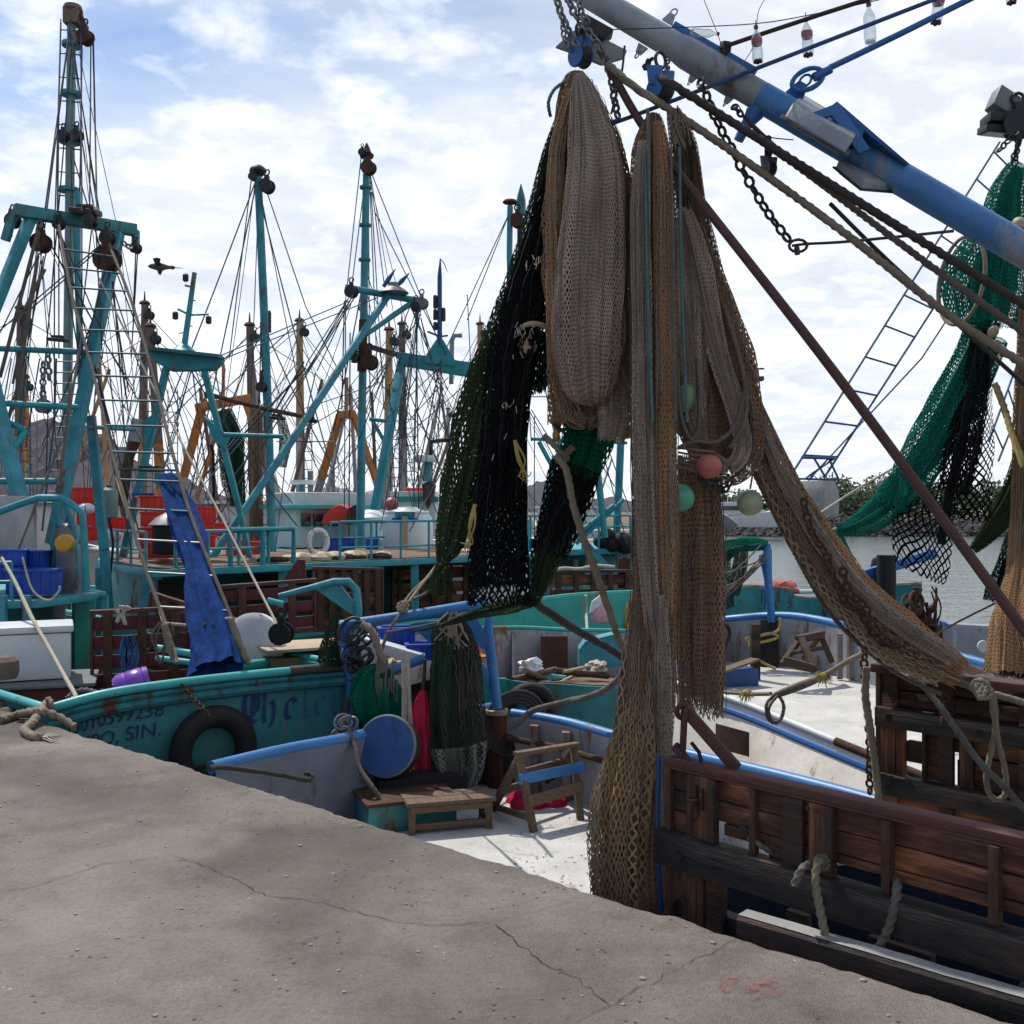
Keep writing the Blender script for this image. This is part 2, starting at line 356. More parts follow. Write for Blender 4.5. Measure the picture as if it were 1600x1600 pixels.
def woodmat(name, cols, gx, gz, seed):
    t = NT(name); p = t.pos(); o = t.n('ShaderNodeVectorMath', operation='ADD'); t.set(o, 0, p); o.inputs[1].default_value = (seed, seed*2, seed*3)
    g = t.noise(t.scaled(o.outputs[0], gx, gx, gz), 1.0, 6, .65, .6); b1 = t.noise(t.scaled(o.outputs[0], gx*.8, gx*.8, gz*.22), 1.3, 4, .6, .5); f = t.noise(t.scaled(o.outputs[0], gx*5, gx*5, gz*6), 1.0, 4, .7)
    x = t.n('ShaderNodeValToRGB'); e = x.color_ramp.elements; e[0].position = .41; e[0].color = c4(cols[0]); e[1].position = .61; e[1].color = c4(cols[2]); m_ = e.new(.51); m_.color = c4(cols[1])
    t.set(x, 0, t.math('ADD', t.math('MULTIPLY', g, .45), t.math('MULTIPLY', b1, .55))); c = t.mix(t.math('MULTIPLY', t.ramp(f, .4, .7), .55), x.outputs[0], c4(cols[0], .7))
    b = t.n('ShaderNodeBsdfPrincipled'); t.set(b, 'Base Color', c); t.set(b, 'Roughness', .7); t.set(b, 'Specular IOR Level', .3); bp = t.n('ShaderNodeBump'); t.set(bp, 'Strength', .7); t.set(bp, 'Distance', .012); t.set(bp, 'Height', t.math('ADD', f, g)); t.set(b, 'Normal', bp.outputs[0])
    return t.done(b.outputs[0])
M['woodh'] = woodmat('weathered_red_boards', ((.030, .017, .014), (.11, .042, .025), (.34, .135, .05)), 1.7, 13, 1.0)
M['woodpost'] = woodmat('weathered_orange_planks', ((.030, .018, .014), (.12, .050, .026), (.27, .115, .05)), 16, 1.6, 4.0)
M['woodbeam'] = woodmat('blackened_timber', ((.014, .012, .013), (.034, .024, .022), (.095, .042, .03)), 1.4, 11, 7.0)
# ------------------------------------------------------------------ camera, sky, sun
cam = bpy.data.cameras.new('camera'); co = bpy.data.objects.new('camera', cam); col.objects.link(co)
co.location = (0, 0, HC); co.rotation_euler = (R(90), 0, 0); cam.sensor_width = 36; cam.lens = 36; cam.clip_end = 20000; cam.clip_start = .05
sc.camera = co
SUN_EL, SUN_AZ = 57, -38       # high in front of the camera, a little to the left
w = bpy.data.worlds.new('World'); sc.world = w; w.use_nodes = True
t = NT('unused'); bpy.data.materials.remove(t.m)
t.t = w.node_tree; t.t.nodes.clear(); t.out = t.n('ShaderNodeOutputWorld')
sky = t.n('ShaderNodeTexSky'); sky.sky_type = 'NISHITA'; sky.sun_disc = False; sky.sun_elevation = R(SUN_EL); sky.sun_rotation = R(SUN_AZ)
sky.air_density = 1.0; sky.dust_density = .6; sky.ozone_density = 2.0
dirv = t.n('ShaderNodeTexCoord').outputs['Generated']
sp = t.n('ShaderNodeSeparateXYZ'); t.set(sp, 0, dirv)
# project the direction on a cloud layer overhead
zz = t.math('ADD', t.math('MAXIMUM', sp.outputs[2], 0.0), .16)
cx = t.math('DIVIDE', sp.outputs[0], zz); cy = t.math('DIVIDE', sp.outputs[1], zz)
cb = t.n('ShaderNodeCombineXYZ'); t.set(cb, 0, cx); t.set(cb, 1, cy)
shf = t.n('ShaderNodeVectorMath', operation='ADD'); t.set(shf, 0, cb.outputs[0]); shf.inputs[1].default_value = (3.3, 1.7, 0)
lay = t.n('ShaderNodeMapping'); t.set(lay, 'Vector', shf.outputs[0]); lay.inputs['Rotation'].default_value = (0, 0, R(-32)); lay.inputs['Scale'].default_value = (.8, 1.35, 1)
big = t.noise(shf.outputs[0], .75, 3, .5, .2)
mid = t.noise(lay.outputs[0], 2.3, 8, .58, .2)
puff = t.noise(shf.outputs[0], 7.0, 8, .58, .25)
# thin veil, thicker towards the right of the view and the horizon
veil = t.math('ADD', t.math('MULTIPLY', big, .9), t.math('MULTIPLY', mid, .75))
side = t.math('ADD', t.math('MULTIPLY', sp.outputs[0], .78), t.math('MULTIPLY', t.math('SUBTRACT', .37, sp.outputs[2]), 1.25))
veil = t.math('ADD', veil, side)
f1 = t.ramp(veil, .38, .78)
f2 = t.ramp(t.math('ADD', t.math('MULTIPLY', puff, .75), t.math('MULTIPLY', mid, .4)), .55, .70)
behind = t.ramp(t.math('MULTIPLY_ADD', sp.outputs[1], .5, .5), .15, .75)   # the half of the sky away from the sun is duller
shade = t.noise(lay.outputs[0], 1.5, 6, .6, .4)
cveil = t.mix(t.ramp(shade, .35, .62), (6.3, 6.75, 7.5, 1), (8.1, 8.4, 8.9, 1))
cpuff = (9.8, 9.9, 10.2, 1)
lt = t.mix(behind, (.74, .75, .78, 1), (1, 1, 1, 1))
cveil = t.mix(1.0, cveil, lt, 'MULTIPLY')
cp = t.mix(1.0, cpuff, lt, 'MULTIPLY')
hs = t.n('ShaderNodeHueSaturation'); t.set(hs, 'Color', sky.outputs[0]); t.set(hs, 'Saturation', 1.05); t.set(hs, 'Value', 1.08)
skyc = t.mix(t.math('MULTIPLY', f1, .93), hs.outputs[0], cveil)
skyc = t.mix(t.math('MULTIPLY', f2, .62), skyc, cp)
bg = t.n('ShaderNodeBackground'); t.set(bg, 'Color', skyc); t.set(bg, 'Strength', .09)
t.t.links.new(bg.outputs[0], t.out.inputs[0])
sun = bpy.data.lights.new('sun', 'SUN'); sun.energy = 3.1; sun.angle = R(.6); sun.color = (1, .95, .87)
so = bpy.data.objects.new('sun', sun); col.objects.link(so)
sd = V((math.sin(R(SUN_AZ))*math.cos(R(SUN_EL)), math.cos(R(SUN_AZ))*math.cos(R(SUN_EL)), math.sin(R(SUN_EL))))
so.rotation_euler = sd.to_track_quat('Z', 'Y').to_euler()
vs = sc.view_settings; vs.view_transform = 'Standard'; vs.look = 'None'; vs.gamma = 1; vs.exposure = .50
sc.cycles.transparent_max_bounces = 40; sc.cycles.max_bounces = 6; sc.cycles.diffuse_bounces = 3; sc.cycles.use_denoising = True
sc.cycles.caustics_reflective = False; sc.cycles.caustics_refractive = False

# ------------------------------------------------------------------ water
t = NT('harbour_water'); p = t.pos()
b = t.n('ShaderNodeBsdfPrincipled'); t.set(b, 'Base Color', (.06, .085, .085, 1)); t.set(b, 'Roughness', .12); t.set(b, 'IOR', 1.33)
h = t.math('ADD', t.math('MULTIPLY', t.noise(t.scaled(p, 1, 1.6, 1), 1.1, 4, .6), .7), t.math('MULTIPLY', t.noise(t.scaled(p, .25, .5, 1), 1.0, 3, .5), .8))
bp = t.n('ShaderNodeBump'); t.set(bp, 'Strength', .55); t.set(bp, 'Distance', .25); t.set(bp, 'Height', h); t.set(b, 'Normal', bp.outputs[0])
M['water'] = t.done(b.outputs[0])
WZ = -2.0
mb = MB(); S = 9000
mb.add([(-S, -60, WZ), (S, -60, WZ), (S, S, WZ), (-S, S, WZ)], [(0, 1, 2, 3)]); struct('water', mb, M['water'])

# ------------------------------------------------------------------ quay
t = NT('quay_concrete'); p = t.pos()
n1 = t.noise(p, .9, 6, .62, .2); n2 = t.noise(p, 5, 6, .7); n3 = t.noise(p, 38, 4, .75); n4 = t.noise(p, 2.2, 5, .6, .5); n5 = t.noise(p, 130, 2, .6); n0 = t.noise(p, .42, 3, .5, .6)
c = t.mix(t.ramp(n1, .34, .66), (.090, .072, .061, 1), (.225, .193, .168, 1))
c = t.mix(t.math('MULTIPLY', t.ramp(n4, .52, .70), .6), c, (.085, .066, .056, 1))
c = t.mix(t.math('MULTIPLY', t.ramp(n2, .36, .72), .45), c, (.27, .245, .225, 1))
c = t.mix(t.math('MULTIPLY', t.ramp(n3, .46, .72), .50), c, (.075, .062, .054, 1))
c = t.mix(t.math('MULTIPLY', t.ramp(n5, .5, .8), .35), c, (.36, .33, .30, 1))
c = t.mix(t.math('MULTIPLY', t.ramp(n0, .50, .60), .55), c, (.068, .057, .051, 1))
c = t.mix(t.math('MULTIPLY', t.math('SUBTRACT', 1.0, t.ramp(n0, .36, .44)), .4), c, (.245, .215, .19, 1))
vo = t.n('ShaderNodeTexVoronoi', feature='F1'); t.set(vo, 'Vector', p); t.set(vo, 'Scale', 26.0)
spk = t.math('MULTIPLY', t.math('LESS_THAN', vo.outputs[0], .10), t.math('GREATER_THAN', n2, .60))
c = t.mix(spk, c, (.50, .48, .45, 1))
vd = t.n('ShaderNodeTexVoronoi', feature='F1'); t.set(vd, 'Vector', p); t.set(vd, 'Scale', 17.0)
pit = t.math('MULTIPLY', t.math('LESS_THAN', vd.outputs[0], .13), t.math('GREATER_THAN', n4, .50))
c = t.mix(t.math('MULTIPLY', pit, .8), c, (.04, .034, .03, 1))
b = t.n('ShaderNodeBsdfPrincipled'); t.set(b, 'Base Color', c); t.set(b, 'Roughness', .88); t.set(b, 'Specular IOR Level', .25)
h = t.math('ADD', t.math('ADD', t.math('MULTIPLY', n3, .8), t.math('MULTIPLY', n2, .35)), t.math('ADD', t.math('MULTIPLY', n5, .5), t.math('MULTIPLY', pit, -.7)))
bp = t.n('ShaderNodeBump'); t.set(bp, 'Strength', .7); t.set(bp, 'Distance', .022); t.set(bp, 'Height', h); t.set(b, 'Normal', bp.outputs[0])
M['quay'] = t.done(b.outputs[0])
E0 = V((-4.2, 8.39, 0))
def edge(s): return E0+DQ*s          # s metres along the edge from the left of the view
mb = MB(); rows = []; N = 900; s0, s1 = -14.0, 20.0
offs = [0, .004, .02, .06, .25, 1.0, 3.5, 12, 45]; zs = [-.05, -.015, -.003, 0, 0, 0, 0, 0, 0]
for k, (o_, z_) in enumerate(zip(offs, zs)):
    r_ = []
    for i in range(N+1):
        s = s0+(s1-s0)*i/N
        j = .022*(mnoise.noise(V((s*1.7, 3.1, 0)))) + .022*mnoise.noise(V((s*6, 9.1, 0))) + .022*mnoise.noise(V((s*19, 5, 0))) - .05*max(0, mnoise.noise(V((s*3.3, 20, 0)))-.35)
        fall = max(0, 1-o_/.5)
        q = edge(s)-NQ*(o_+.02)+NQ*j*fall
        zz_ = z_*(1+1.6*mnoise.noise(V((s*5, 2, k*.3))))
        r_.append(q+V((0, 0, zz_+ (.002*mnoise.noise(V((q.x*.9, q.y*.9, 4))) if o_ > .1 else 0))))
    rows.append(r_)
rows = [[p_-V((0, 0, 2.6)) for p_ in rows[0]]]+rows
mb.sheet(rows); struct('quay', mb, M['quay'])
M['crack'] = mat('crack_dirt', (.035, .028, .024), .3, 0, rough=1, bump=0)
def crack(name, pix, w0, seed):
    pts = [PZ(x, y, .0) for x, y in pix]; rr = random.Random(seed); fine = []
    for a, b_ in zip(pts, pts[1:]):
        k = max(2, int((b_-a).length/.035))
        for i in range(k): fine.append(a.lerp(b_, i/k)+V((rr.uniform(-1, 1), rr.uniform(-1, 1), 0))*.011)
    L, Rr = [], []
    for i, q in enumerate(fine):
        tt = (fine[min(i+1, len(fine)-1)]-fine[max(0, i-1)]); sdv = V((-tt.y, tt.x, 0)).normalized()
        ww = w0*(.35+rr.random()*.9)*min(1, .3+i/6)
        z = .0045
        L.append(V((q.x, q.y, z))+sdv*ww); Rr.append(V((q.x, q.y, z))-sdv*ww)
    m_ = MB(); m_.sheet([L, Rr]); struct(name, m_, M['crack'])
crack('quay_crack', [(265, 1335), (330, 1358), (415, 1400), (500, 1412), (565, 1428), (640, 1445), (700, 1446), (770, 1443), (812, 1478), (860, 1512), (905, 1532), (940, 1562), (968, 1580)], .0019, 3)
crack('quay_joint', [(900, 1600), (1000, 1545), (1160, 1465)], .0014, 5)
crack('quay_joint', [(770, 1443), (840, 1425), (900, 1405)], .0009, 6)
crack('quay_crack', [(0, 1398), (80, 1378), (160, 1352), (262, 1338)], .0016, 8)
# the fender beam along the lip of the quay, at the right
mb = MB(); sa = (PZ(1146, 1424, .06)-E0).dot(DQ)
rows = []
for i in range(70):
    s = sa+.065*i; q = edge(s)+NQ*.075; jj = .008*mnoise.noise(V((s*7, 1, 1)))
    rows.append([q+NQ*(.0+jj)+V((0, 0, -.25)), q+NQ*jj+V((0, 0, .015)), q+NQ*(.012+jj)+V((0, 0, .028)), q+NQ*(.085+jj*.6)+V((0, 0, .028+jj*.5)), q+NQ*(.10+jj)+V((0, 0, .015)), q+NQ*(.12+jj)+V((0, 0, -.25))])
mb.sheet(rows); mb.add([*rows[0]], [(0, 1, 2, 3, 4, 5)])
fb = thing('fender_beam', 'long timber fender beam, lit top painted pale and shaded side dark, along the quay', 'fender beam', edge(sa)-V((0, 0, .25))); mb.build('beam', M['woodbeam'], fb)
mb = MB(); mb.sheet([[p_+V((0, 0, .004)) for p_ in r_[2:4]] for r_ in rows]); mb.build('pale_lit_top', M['concrete'], fb)  # backlit side's shade and the lit top are put into the two colours
# faded patches of old paint on the quay
t = NT('pink_paint_residue'); p = t.pos(); al = t.ramp(t.math('ADD', t.noise(p, 14, 6, .75), t.math('MULTIPLY', t.noise(p, 60, 3, .7), .35)), .66, .80)
d1 = t.n('ShaderNodeBsdfDiffuse'); t.set(d1, 'Color', (.26, .10, .09, 1)); tr = t.n('ShaderNodeBsdfTransparent'); ms = t.n('ShaderNodeMixShader'); t.set(ms, 0, t.math('MULTIPLY', al, .5))
t.t.links.new(tr.outputs[0], ms.inputs[1]); t.t.links.new(d1.outputs[0], ms.inputs[2]); M['residue'] = t.done(ms.outputs[0])
def patch(cx_, cy_, rx, name):
    c_ = PZ(cx_, cy_, 0); m_ = MB(); ring = [c_+V((math.cos(a)*rx*(1+.25*math.sin(3*a+1)), math.sin(a)*rx*.95*(1+.2*math.cos(2*a)), .010)) for a in [2*math.pi*i/24 for i in range(24)]]
    m_.add(ring, [tuple(range(24))]); struct(name, m_, M['residue'])
patch(1166, 1546, .115, 'quay_paint_stain')

# ------------------------------------------------------------------ far shore and hills
def ridge(name, prof, Y, m, base=-3, depth=300):
    mb_ = MB(); xs = []
    for (a, ya), (b_, yb) in zip(prof, prof[1:]):
        k = max(2, int(abs(b_-a)/4))
        for i in range(k): xs.append((a+(b_-a)*i/k, ya+(yb-ya)*i/k))
    xs.append(prof[-1]); top = []; rows_ = []
    for lev in range(7):
        f = lev/6; r_ = []
        for (x, y) in xs:
            q = P(x, y, Y); hgt = q.z-base
            r_.append(V((q.x+8*mnoise.noise(V((x*.03, f*3, 1))), Y-depth*(1-f)+25*mnoise.noise(V((x*.05, f*4, 7))), base+hgt*(f**.8)*(1+.10*mnoise.noise(V((x*.08, f*2, 3)))*(1 if 0 < f else 0)))))
        rows_.append(r_)
    mb_.sheet(rows_); return struct(name, mb_, m)
M['hill'] = mat('hazy_dry_hillside', (.052, .046, .060), .3, 0, rough=1, sc_=.012, bump=.0)  # distance haze is mixed into the hillside colour
M['hill2'] = mat('far_hazy_dry_hillside', (.17, .17, .21), .2, 0, rough=1, sc_=.008, bump=0)  # farther ridge, haze painted in as a paler, bluer tone
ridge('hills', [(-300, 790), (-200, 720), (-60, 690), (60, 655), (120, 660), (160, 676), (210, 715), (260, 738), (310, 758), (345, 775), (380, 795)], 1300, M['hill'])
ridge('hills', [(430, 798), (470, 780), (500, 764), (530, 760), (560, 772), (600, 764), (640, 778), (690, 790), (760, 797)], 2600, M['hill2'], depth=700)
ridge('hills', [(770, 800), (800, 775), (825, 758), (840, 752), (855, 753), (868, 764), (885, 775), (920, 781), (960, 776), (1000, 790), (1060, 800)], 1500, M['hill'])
SY = 151.0
# shore strip of the far bank with its rock revetment
mb = MB(); rows = []
for k, (dy, z) in enumerate([(-2, -2.6), (3, -1.2), (7, .1), (11, .5), (60, .9), (400, 1.4)]):
    rows.append([V((x, SY+dy+3*mnoise.noise(V((x*.05, k, 0)))+max(0, (40-x))*.25, z+.25*mnoise.noise(V((x*.08, k*3, 2))))) for x in range(-60, 420, 4)])
mb.sheet(rows); struct('shore', mb, M['soil'])
mb = MB(); rr = random.Random(4)
ico = bmesh.new(); bmesh.ops.create_icosphere(ico, subdivisions=1, radius=1); iv = [v.co.copy() for v in ico.verts]; fi = [tuple(v.index for v in f.verts) for f in ico.faces]; ico.free()
for i in range(1500):
    x = rr.uniform(20, 92); tt = rr.random(); s_ = rr.uniform(.25, .75)
    c_ = V((x, SY+max(0, 40-x)*.25-1.5+tt*8.5, -2.2+tt*2.7))
    M3 = Matrix.Rotation(rr.uniform(0, 6), 3, 'Z') @ Matrix.Rotation(rr.uniform(0, 6), 3, 'X')
    mb.add([c_+M3 @ V((v.x*s_*rr.uniform(.7, 1.3), v.y*s_, v.z*s_*.75*rr.uniform(.8, 1.2))) for v in iv], fi)
tag(mb.build('rock_revetment', M['rock'], None, 0, True), 'dark tumbled rocks armouring the far bank of the channel', 'rocks', None, 'stuff')
def tree(x, y, h, wd, lab, seed, z0=.8):
    r_ = random.Random(seed); root = thing('mangrove_tree', lab, 'tree', (x, y, z0), 'trees on the far bank')
    tk = MB(); tk.tube([(x, y, z0), (x+.1, y, z0+h*.3), (x-.1, y, z0+h*.6)], [.16, .1, .05], 6)
    for k in range(4):
        a = r_.uniform(0, 6.28); tk.tube([(x, y, z0+h*.25), (x+math.cos(a)*wd*.4, y+math.sin(a)*wd*.4, z0+h*.65)], [.08, .03], 5)
    tk.build('trunk', M['trunk'], root)
    cr = MB(); cl = [(r_.uniform(-.5, .5)*wd, r_.uniform(-.5, .5)*wd, r_.uniform(.12, .9)*h, r_.uniform(.2, .36)*wd) for _ in range(12)]
    for i in range(1000):
        a, b_, c_, q = r_.choice(cl); d = V((r_.gauss(0, 1), r_.gauss(0, 1), r_.gauss(0, .8))).normalized()*q*r_.uniform(.5, 1.05)
        o_ = V((x+a, y+b_, z0+c_))+d; e1 = V((r_.gauss(0, 1), r_.gauss(0, 1), r_.gauss(0, 1))).normalized()*r_.uniform(.16, .36); e2 = e1.orthogonal().normalized()*r_.uniform(.12, .28)
        cr.add([o_-e1-e2, o_+e1-e2, o_+e1+e2, o_-e1+e2], [(0, 1, 2, 3)])
    cr.build('crown', M['leaf'], root, 0, True)
    return root
tl = [(1218, 4.6), (1268, 5.2), (1310, 6.8), (1332, 7.6), (1352, 5.8), (1372, 7.4), (1394, 5.4), (1416, 7.2), (1450, 6.4), (1480, 7.0), (1515, 6.2), (1546, 7.0), (1580, 6.0), (1140, 5.0), (1172, 4.2), (1240, 4.0)]
wds = ['low spreading', 'rounded', 'tall dense', 'broad dark', 'sparse', 'bushy', 'small', 'full', 'wide', 'ragged', 'scrubby', 'dense', 'leaning', 'squat', 'thin', 'shrubby']
plc = ['left of the white concrete block', 'behind the white concrete block', 'just right of the white concrete block', 'second along from the white concrete block', 'third along from the white concrete block',
       'in the gap before the teal hanging net', 'partly behind the teal hanging net', 'between the teal and the black net', 'behind the black hanging net', 'right behind the black net', 'at the edge of the black net',
       'behind the pale green net sleeve', 'at the right end of the bank', 'beside the moored white yacht', 'between the yacht and the block', 'left foot of the white concrete block']
for i, (px, h) in enumerate(tl):
    y = SY+22+(i*7) % 19; q = P(px, 800, y); tree(q.x, y, h*.85, h*1.25, f'{wds[i]} green mangrove {plc[i]} on the far bank', 100+i)
for nm, lab, px in (('palm_tree', 'small palm with drooping fronds above the pale float on the far bank', 1163),):
    y = SY+16; q = P(px, 800, y); root = thing(nm, lab, 'palm', (q.x, y, .6))
    tk = MB(); tk.tube([(q.x, y, .6), (q.x+.1, y, 4.0)], [.2, .13], 7); tk.build('trunk', M['trunk'], root)
    cr = MB(); rr = random.Random(2)
    for k in range(16):
        a = k*.393+rr.uniform(-.1, .1); e = rr.uniform(-.3, .9); pr = None
        pts = [V((q.x+math.cos(a)*r_*1.7, y+math.sin(a)*r_*1.7, 4.0+math.sin(e)*r_*1.4-r_*r_*.9)) for r_ in [0, .3, .6, .9, 1.15]]
        sdv = V((-math.sin(a), math.cos(a), 0))
        cr.sheet([[p_-sdv*w_*.3-V((0, 0, w_*.25)) for p_, w_ in zip(pts, (.1, .7, 1, .8, .1))], pts, [p_+sdv*w_*.3-V((0, 0, w_*.25)) for p_, w_ in zip(pts, (.1, .7, 1, .8, .1))]])
    cr.build('crown', M['leaf'], root)
# concrete block on the bank with its steel frame
c_ = P(1278, 790, 120); mb = MB(); mb.lathe(c_, [(2.5, -1.2), (2.5, 1.6), (1.9, 2.9)], 4); root = thing('beacon_base', 'white tapered concrete block standing on the far bank below the ladder', 'concrete block', c_-V((0, 0, 1.2)))
mb.build('block', M['concrete'], root, .06)
mb = MB(); 
for dx in (-1.2, 1.2): mb.tube([c_+V((dx, 0, 2.8)), c_+V((dx*.4, 0, 3.5))], .06, 5)
mb.tube([c_+V((-1.2, 0, 3.0)), c_+V((1.2, 0, 3.0))], .05, 5); mb.build('frame', M['bluewire'], root)
# yacht and a wreck on the slip
q = P(1160, 826, 140); root = thing('moored_yacht', 'white motor yacht moored on the far bank behind the pale float', 'yacht', q)
mb = MB(); prof = [(-5.5, 0.2), (-5.5, 1.5), (-2, 1.6), (0, 2.0), (3, 2.3), (6.5, 2.8), (5, 0.2)]
mb.prism([q+V((a, -1.4, b_)) for a, b_ in prof], (0, 2.8, 0)); mb.build('hull', M['white'], root, .1)
mb = MB(); mb.prism([q+V((a, -1.0, b_)) for a, b_ in [(-4, 1.6), (-3.2, 3.6), (.6, 3.7), (3.2, 2.3)]], (0, 2.0, 0)); mb.build('cabin', M['white'], root, .1)
mb = MB(); mb.prism([q+V((a, -1.05, b_)) for a, b_ in [(-3.2, 2.5), (-2.9, 3.1), (.7, 3.1), (1.9, 2.5)]], (0, .04, 0)); mb.build('window', M['glass'], root)
mb = MB(); mb.tube([q+V((-2, 0, 3.6)), q+V((-2.1, 0, 8.5))], .06, 6); mb.build('mast', M['white'], root)
q = P(1118, 832, 128); mb = MB(); mb.prism([q+V((a, 0, b_)) for a, b_ in [(-2.4, .2), (-1.2, 3.0), (1.6, 2.0), (2.9, .9), (.4, -.6)]], (.4, 3, .3))
solo('beached_skiff', mb, M['steel'], 'grey upturned skiff leaning on the rocks beside the brown nets', 'skiff', None, .08)
# ------------------------------------------------------------------ helpers for boats
def hull_wall(path, zb, inset=.18, th=.07, inward=(0, 0, 0)):
    """bulwark plating: outer skin down to zb, inner skin to zb2; path runs along the top"""
    mb = MB(); n = len(path); rows = [[], [], [], []]
    for i, p in enumerate(path):
        t = path[min(i+1, n-1)]-path[max(i-1, 0)]; nn = V((-t.y, t.x, 0)).normalized()   # nn: left of travel = inside
        zb_ = zb
        rows[0].append(V((p.x, p.y, zb_))+nn*inset); rows[1].append(V(p)); rows[2].append(V(p)+nn*th); rows[3].append(V((p.x, p.y, zb_))+nn*(inset+th))
    mb.sheet(rows); return mb
def lines(parent, prs, m, r, name='stay', droop=0.0):
    for a, b in prs:
        L = (V(b)-V(a)).length
        mb = MB(); mb.tube(sag(V(a), V(b), droop*L, 8) if droop else [V(a), V(b)], r, 5); mb.build(name, m, parent)
def pline(parent, prs, Y, m, rpx=1.1, name='stay', droop=0.0):
    """rigging given by its ends (x, y[, depth])"""
    for q in prs:
        a, b = q[0], q[1]
        ya = a[2] if len(a) > 2 else Y; yb = b[2] if len(b) > 2 else Y
        A = P(a[0], a[1], ya); B = P(b[0], b[1], yb); L = (B-A).length
        mb = MB(); mb.tube(sag(A, B, droop*L, 8) if droop else [A, B], rpx*(ya+yb)/3200, 5); mb.build(name, m, parent)
def ptube(pts, Y, rpx, n=10):
    q = [P(p[0], p[1], p[2] if len(p) > 2 else Y) for p in pts]
    if isinstance(rpx, (list, tuple)): rr = [r_*k.y/1600 for r_, k in zip(rpx, q)]
    else: rr = [rpx*k.y/1600 for k in q]
    return MB().tube(q, rr, n)
def pulley(mb, c, s, ax=(.3, 1, 0)):
    """ship's block: two cheeks, a sheave and a shackle"""
    c = V(c); ax = V(ax).normalized()
    for k in (-1, 1): mb.lathe(c+ax*s*.26*k-ax*s*.06, [(s*.15, 0), (s*.5, .0), (s*.5, s*.12), (s*.15, s*.12)], 14, ax, (1, 1))
    mb.lathe(c-ax*s*.2, [(s*.42, 0), (s*.36, s*.2), (s*.42, s*.4)], 14, ax)
    mb.beam(c+V((0, 0, s*.3)), c+V((0, 0, s*.75)), s*.3, s*.42); mb.torus(c+V((0, 0, s*.95)), s*.2, s*.06, ax, 10, 5)
    return mb
def floodlight(px, py, Y, wpx, parent, tiltup=.5):
    c = P(px, py, Y); w_ = wpx*Y/1600
    mb = MB(); mb.hexa(c, (w_/2, 0, -.05*w_), (0, w_*.33, w_*.05), (w_*.0, -w_*.02, w_*.10)); mb.hexa(c+V((0, .0, w_*.16)), (w_*.3, 0, 0), (0, w_*.2, 0), (0, 0, w_*.08)); o = mb.build('floodlight', M['darkmetal'], parent, w_*.03)
    if parent is None or parent.parent is None:
        g = MB(); g.hexa(c-V((0, 0, w_*.112)), (w_*.42, 0, -.042*w_), (0, w_*.27, w_*.04), (0, 0, w_*.012)); g.build('lens', M['lampglass'], o)
    return o
def railing(parent, pts, h, posts, m, r=.022, mids=(.5,), name='railing', pr=None):
    """guard rail standing on the line pts"""
    mb = MB(); pts = [V(p) for p in pts]; up = V((0, 0, h))
    mb.tube([p+up for p in pts], r, 6)
    for k in mids: mb.tube([p+up*k for p in pts], r*.75, 6)
    for a, b in zip(pts, pts[1:]):
        for i in range(posts+1):
            q = a.lerp(b, i/posts); mb.tube([q, q+up], pr or r, 6)
    return mb.build(name, m, parent)
def text_mesh(s, size, ext=.004):
    cu = bpy.data.curves.new('lettering', 'FONT'); cu.body = s; cu.size = size; cu.extrude = ext; cu.space_character = 1.0
    o = bpy.data.objects.new('lettering_curve', cu); col.objects.link(o); bpy.context.view_layer.update()
    me = bpy.data.meshes.new_from_object(o.evaluated_get(bpy.context.evaluated_depsgraph_get())); vs_ = [v.co.copy() for v in me.vertices]; fs_ = [tuple(p.vertices) for p in me.polygons]
    bpy.data.objects.remove(o); bpy.data.curves.remove(cu); bpy.data.meshes.remove(me); return vs_, fs_
def pen(mb, strokes, org, ux, uz, size, off, nib=.16, ang=40):
    """broad-nib letters: each stroke is swept by a slanted pen edge"""
    nx, nz = math.cos(R(ang))*nib/2, math.sin(R(ang))*nib/2
    for st in strokes:
        pts = smooth([V((a, b, 0)) for a, b in st], 4) if len(st) > 2 else [V((a, b, 0)) for a, b in st]
        for a, b in zip(pts, pts[1:]):
            q = [(a.x-nx, a.y-nz), (a.x+nx, a.y+nz), (b.x+nx, b.y+nz), (b.x-nx, b.y-nz)]
            mb.add([org+ux*(x*size)+uz*(z*size)+off for x, z in q], [(0, 1, 2, 3)])
GL = {'C': [[(.62, .88), (.42, .98), (.16, .8), (.12, .45), (.2, .12), (.45, .02), (.66, .16)], [(.36, .9), (.36, .12)], [(.02, 1.06), (.2, .98), (.4, 1.08), (.62, .98)], [(.5, .75), (.5, .3)]],
      'h': [[(.12, 1.12), (.12, .06), (.2, 0)], [(.12, .5), (.34, .66), (.46, .5), (.46, .1), (.36, -.22)]],
      'e': [[(.14, .3), (.38, .48), (.42, .6), (.26, .68), (.12, .5), (.12, .12), (.26, 0), (.44, .12)]],
      'l': [[(.12, 1.12), (.12, .08), (.24, 0)]], 'o': [[(.26, .68), (.1, .5), (.1, .12), (.26, 0), (.42, .14), (.42, .52), (.26, .68)]],
      'J': [[(.1, 1.0), (.55, 1.0)], [(.4, 1.0), (.4, .1), (.2, -.1), (.04, .06)], [(.22, .95), (.22, .2)]], 's': [[(.4, .6), (.2, .66), (.14, .48), (.38, .3), (.34, .04), (.08, .06)]]}
def dress(mast_line, parent, m, n=1): pass

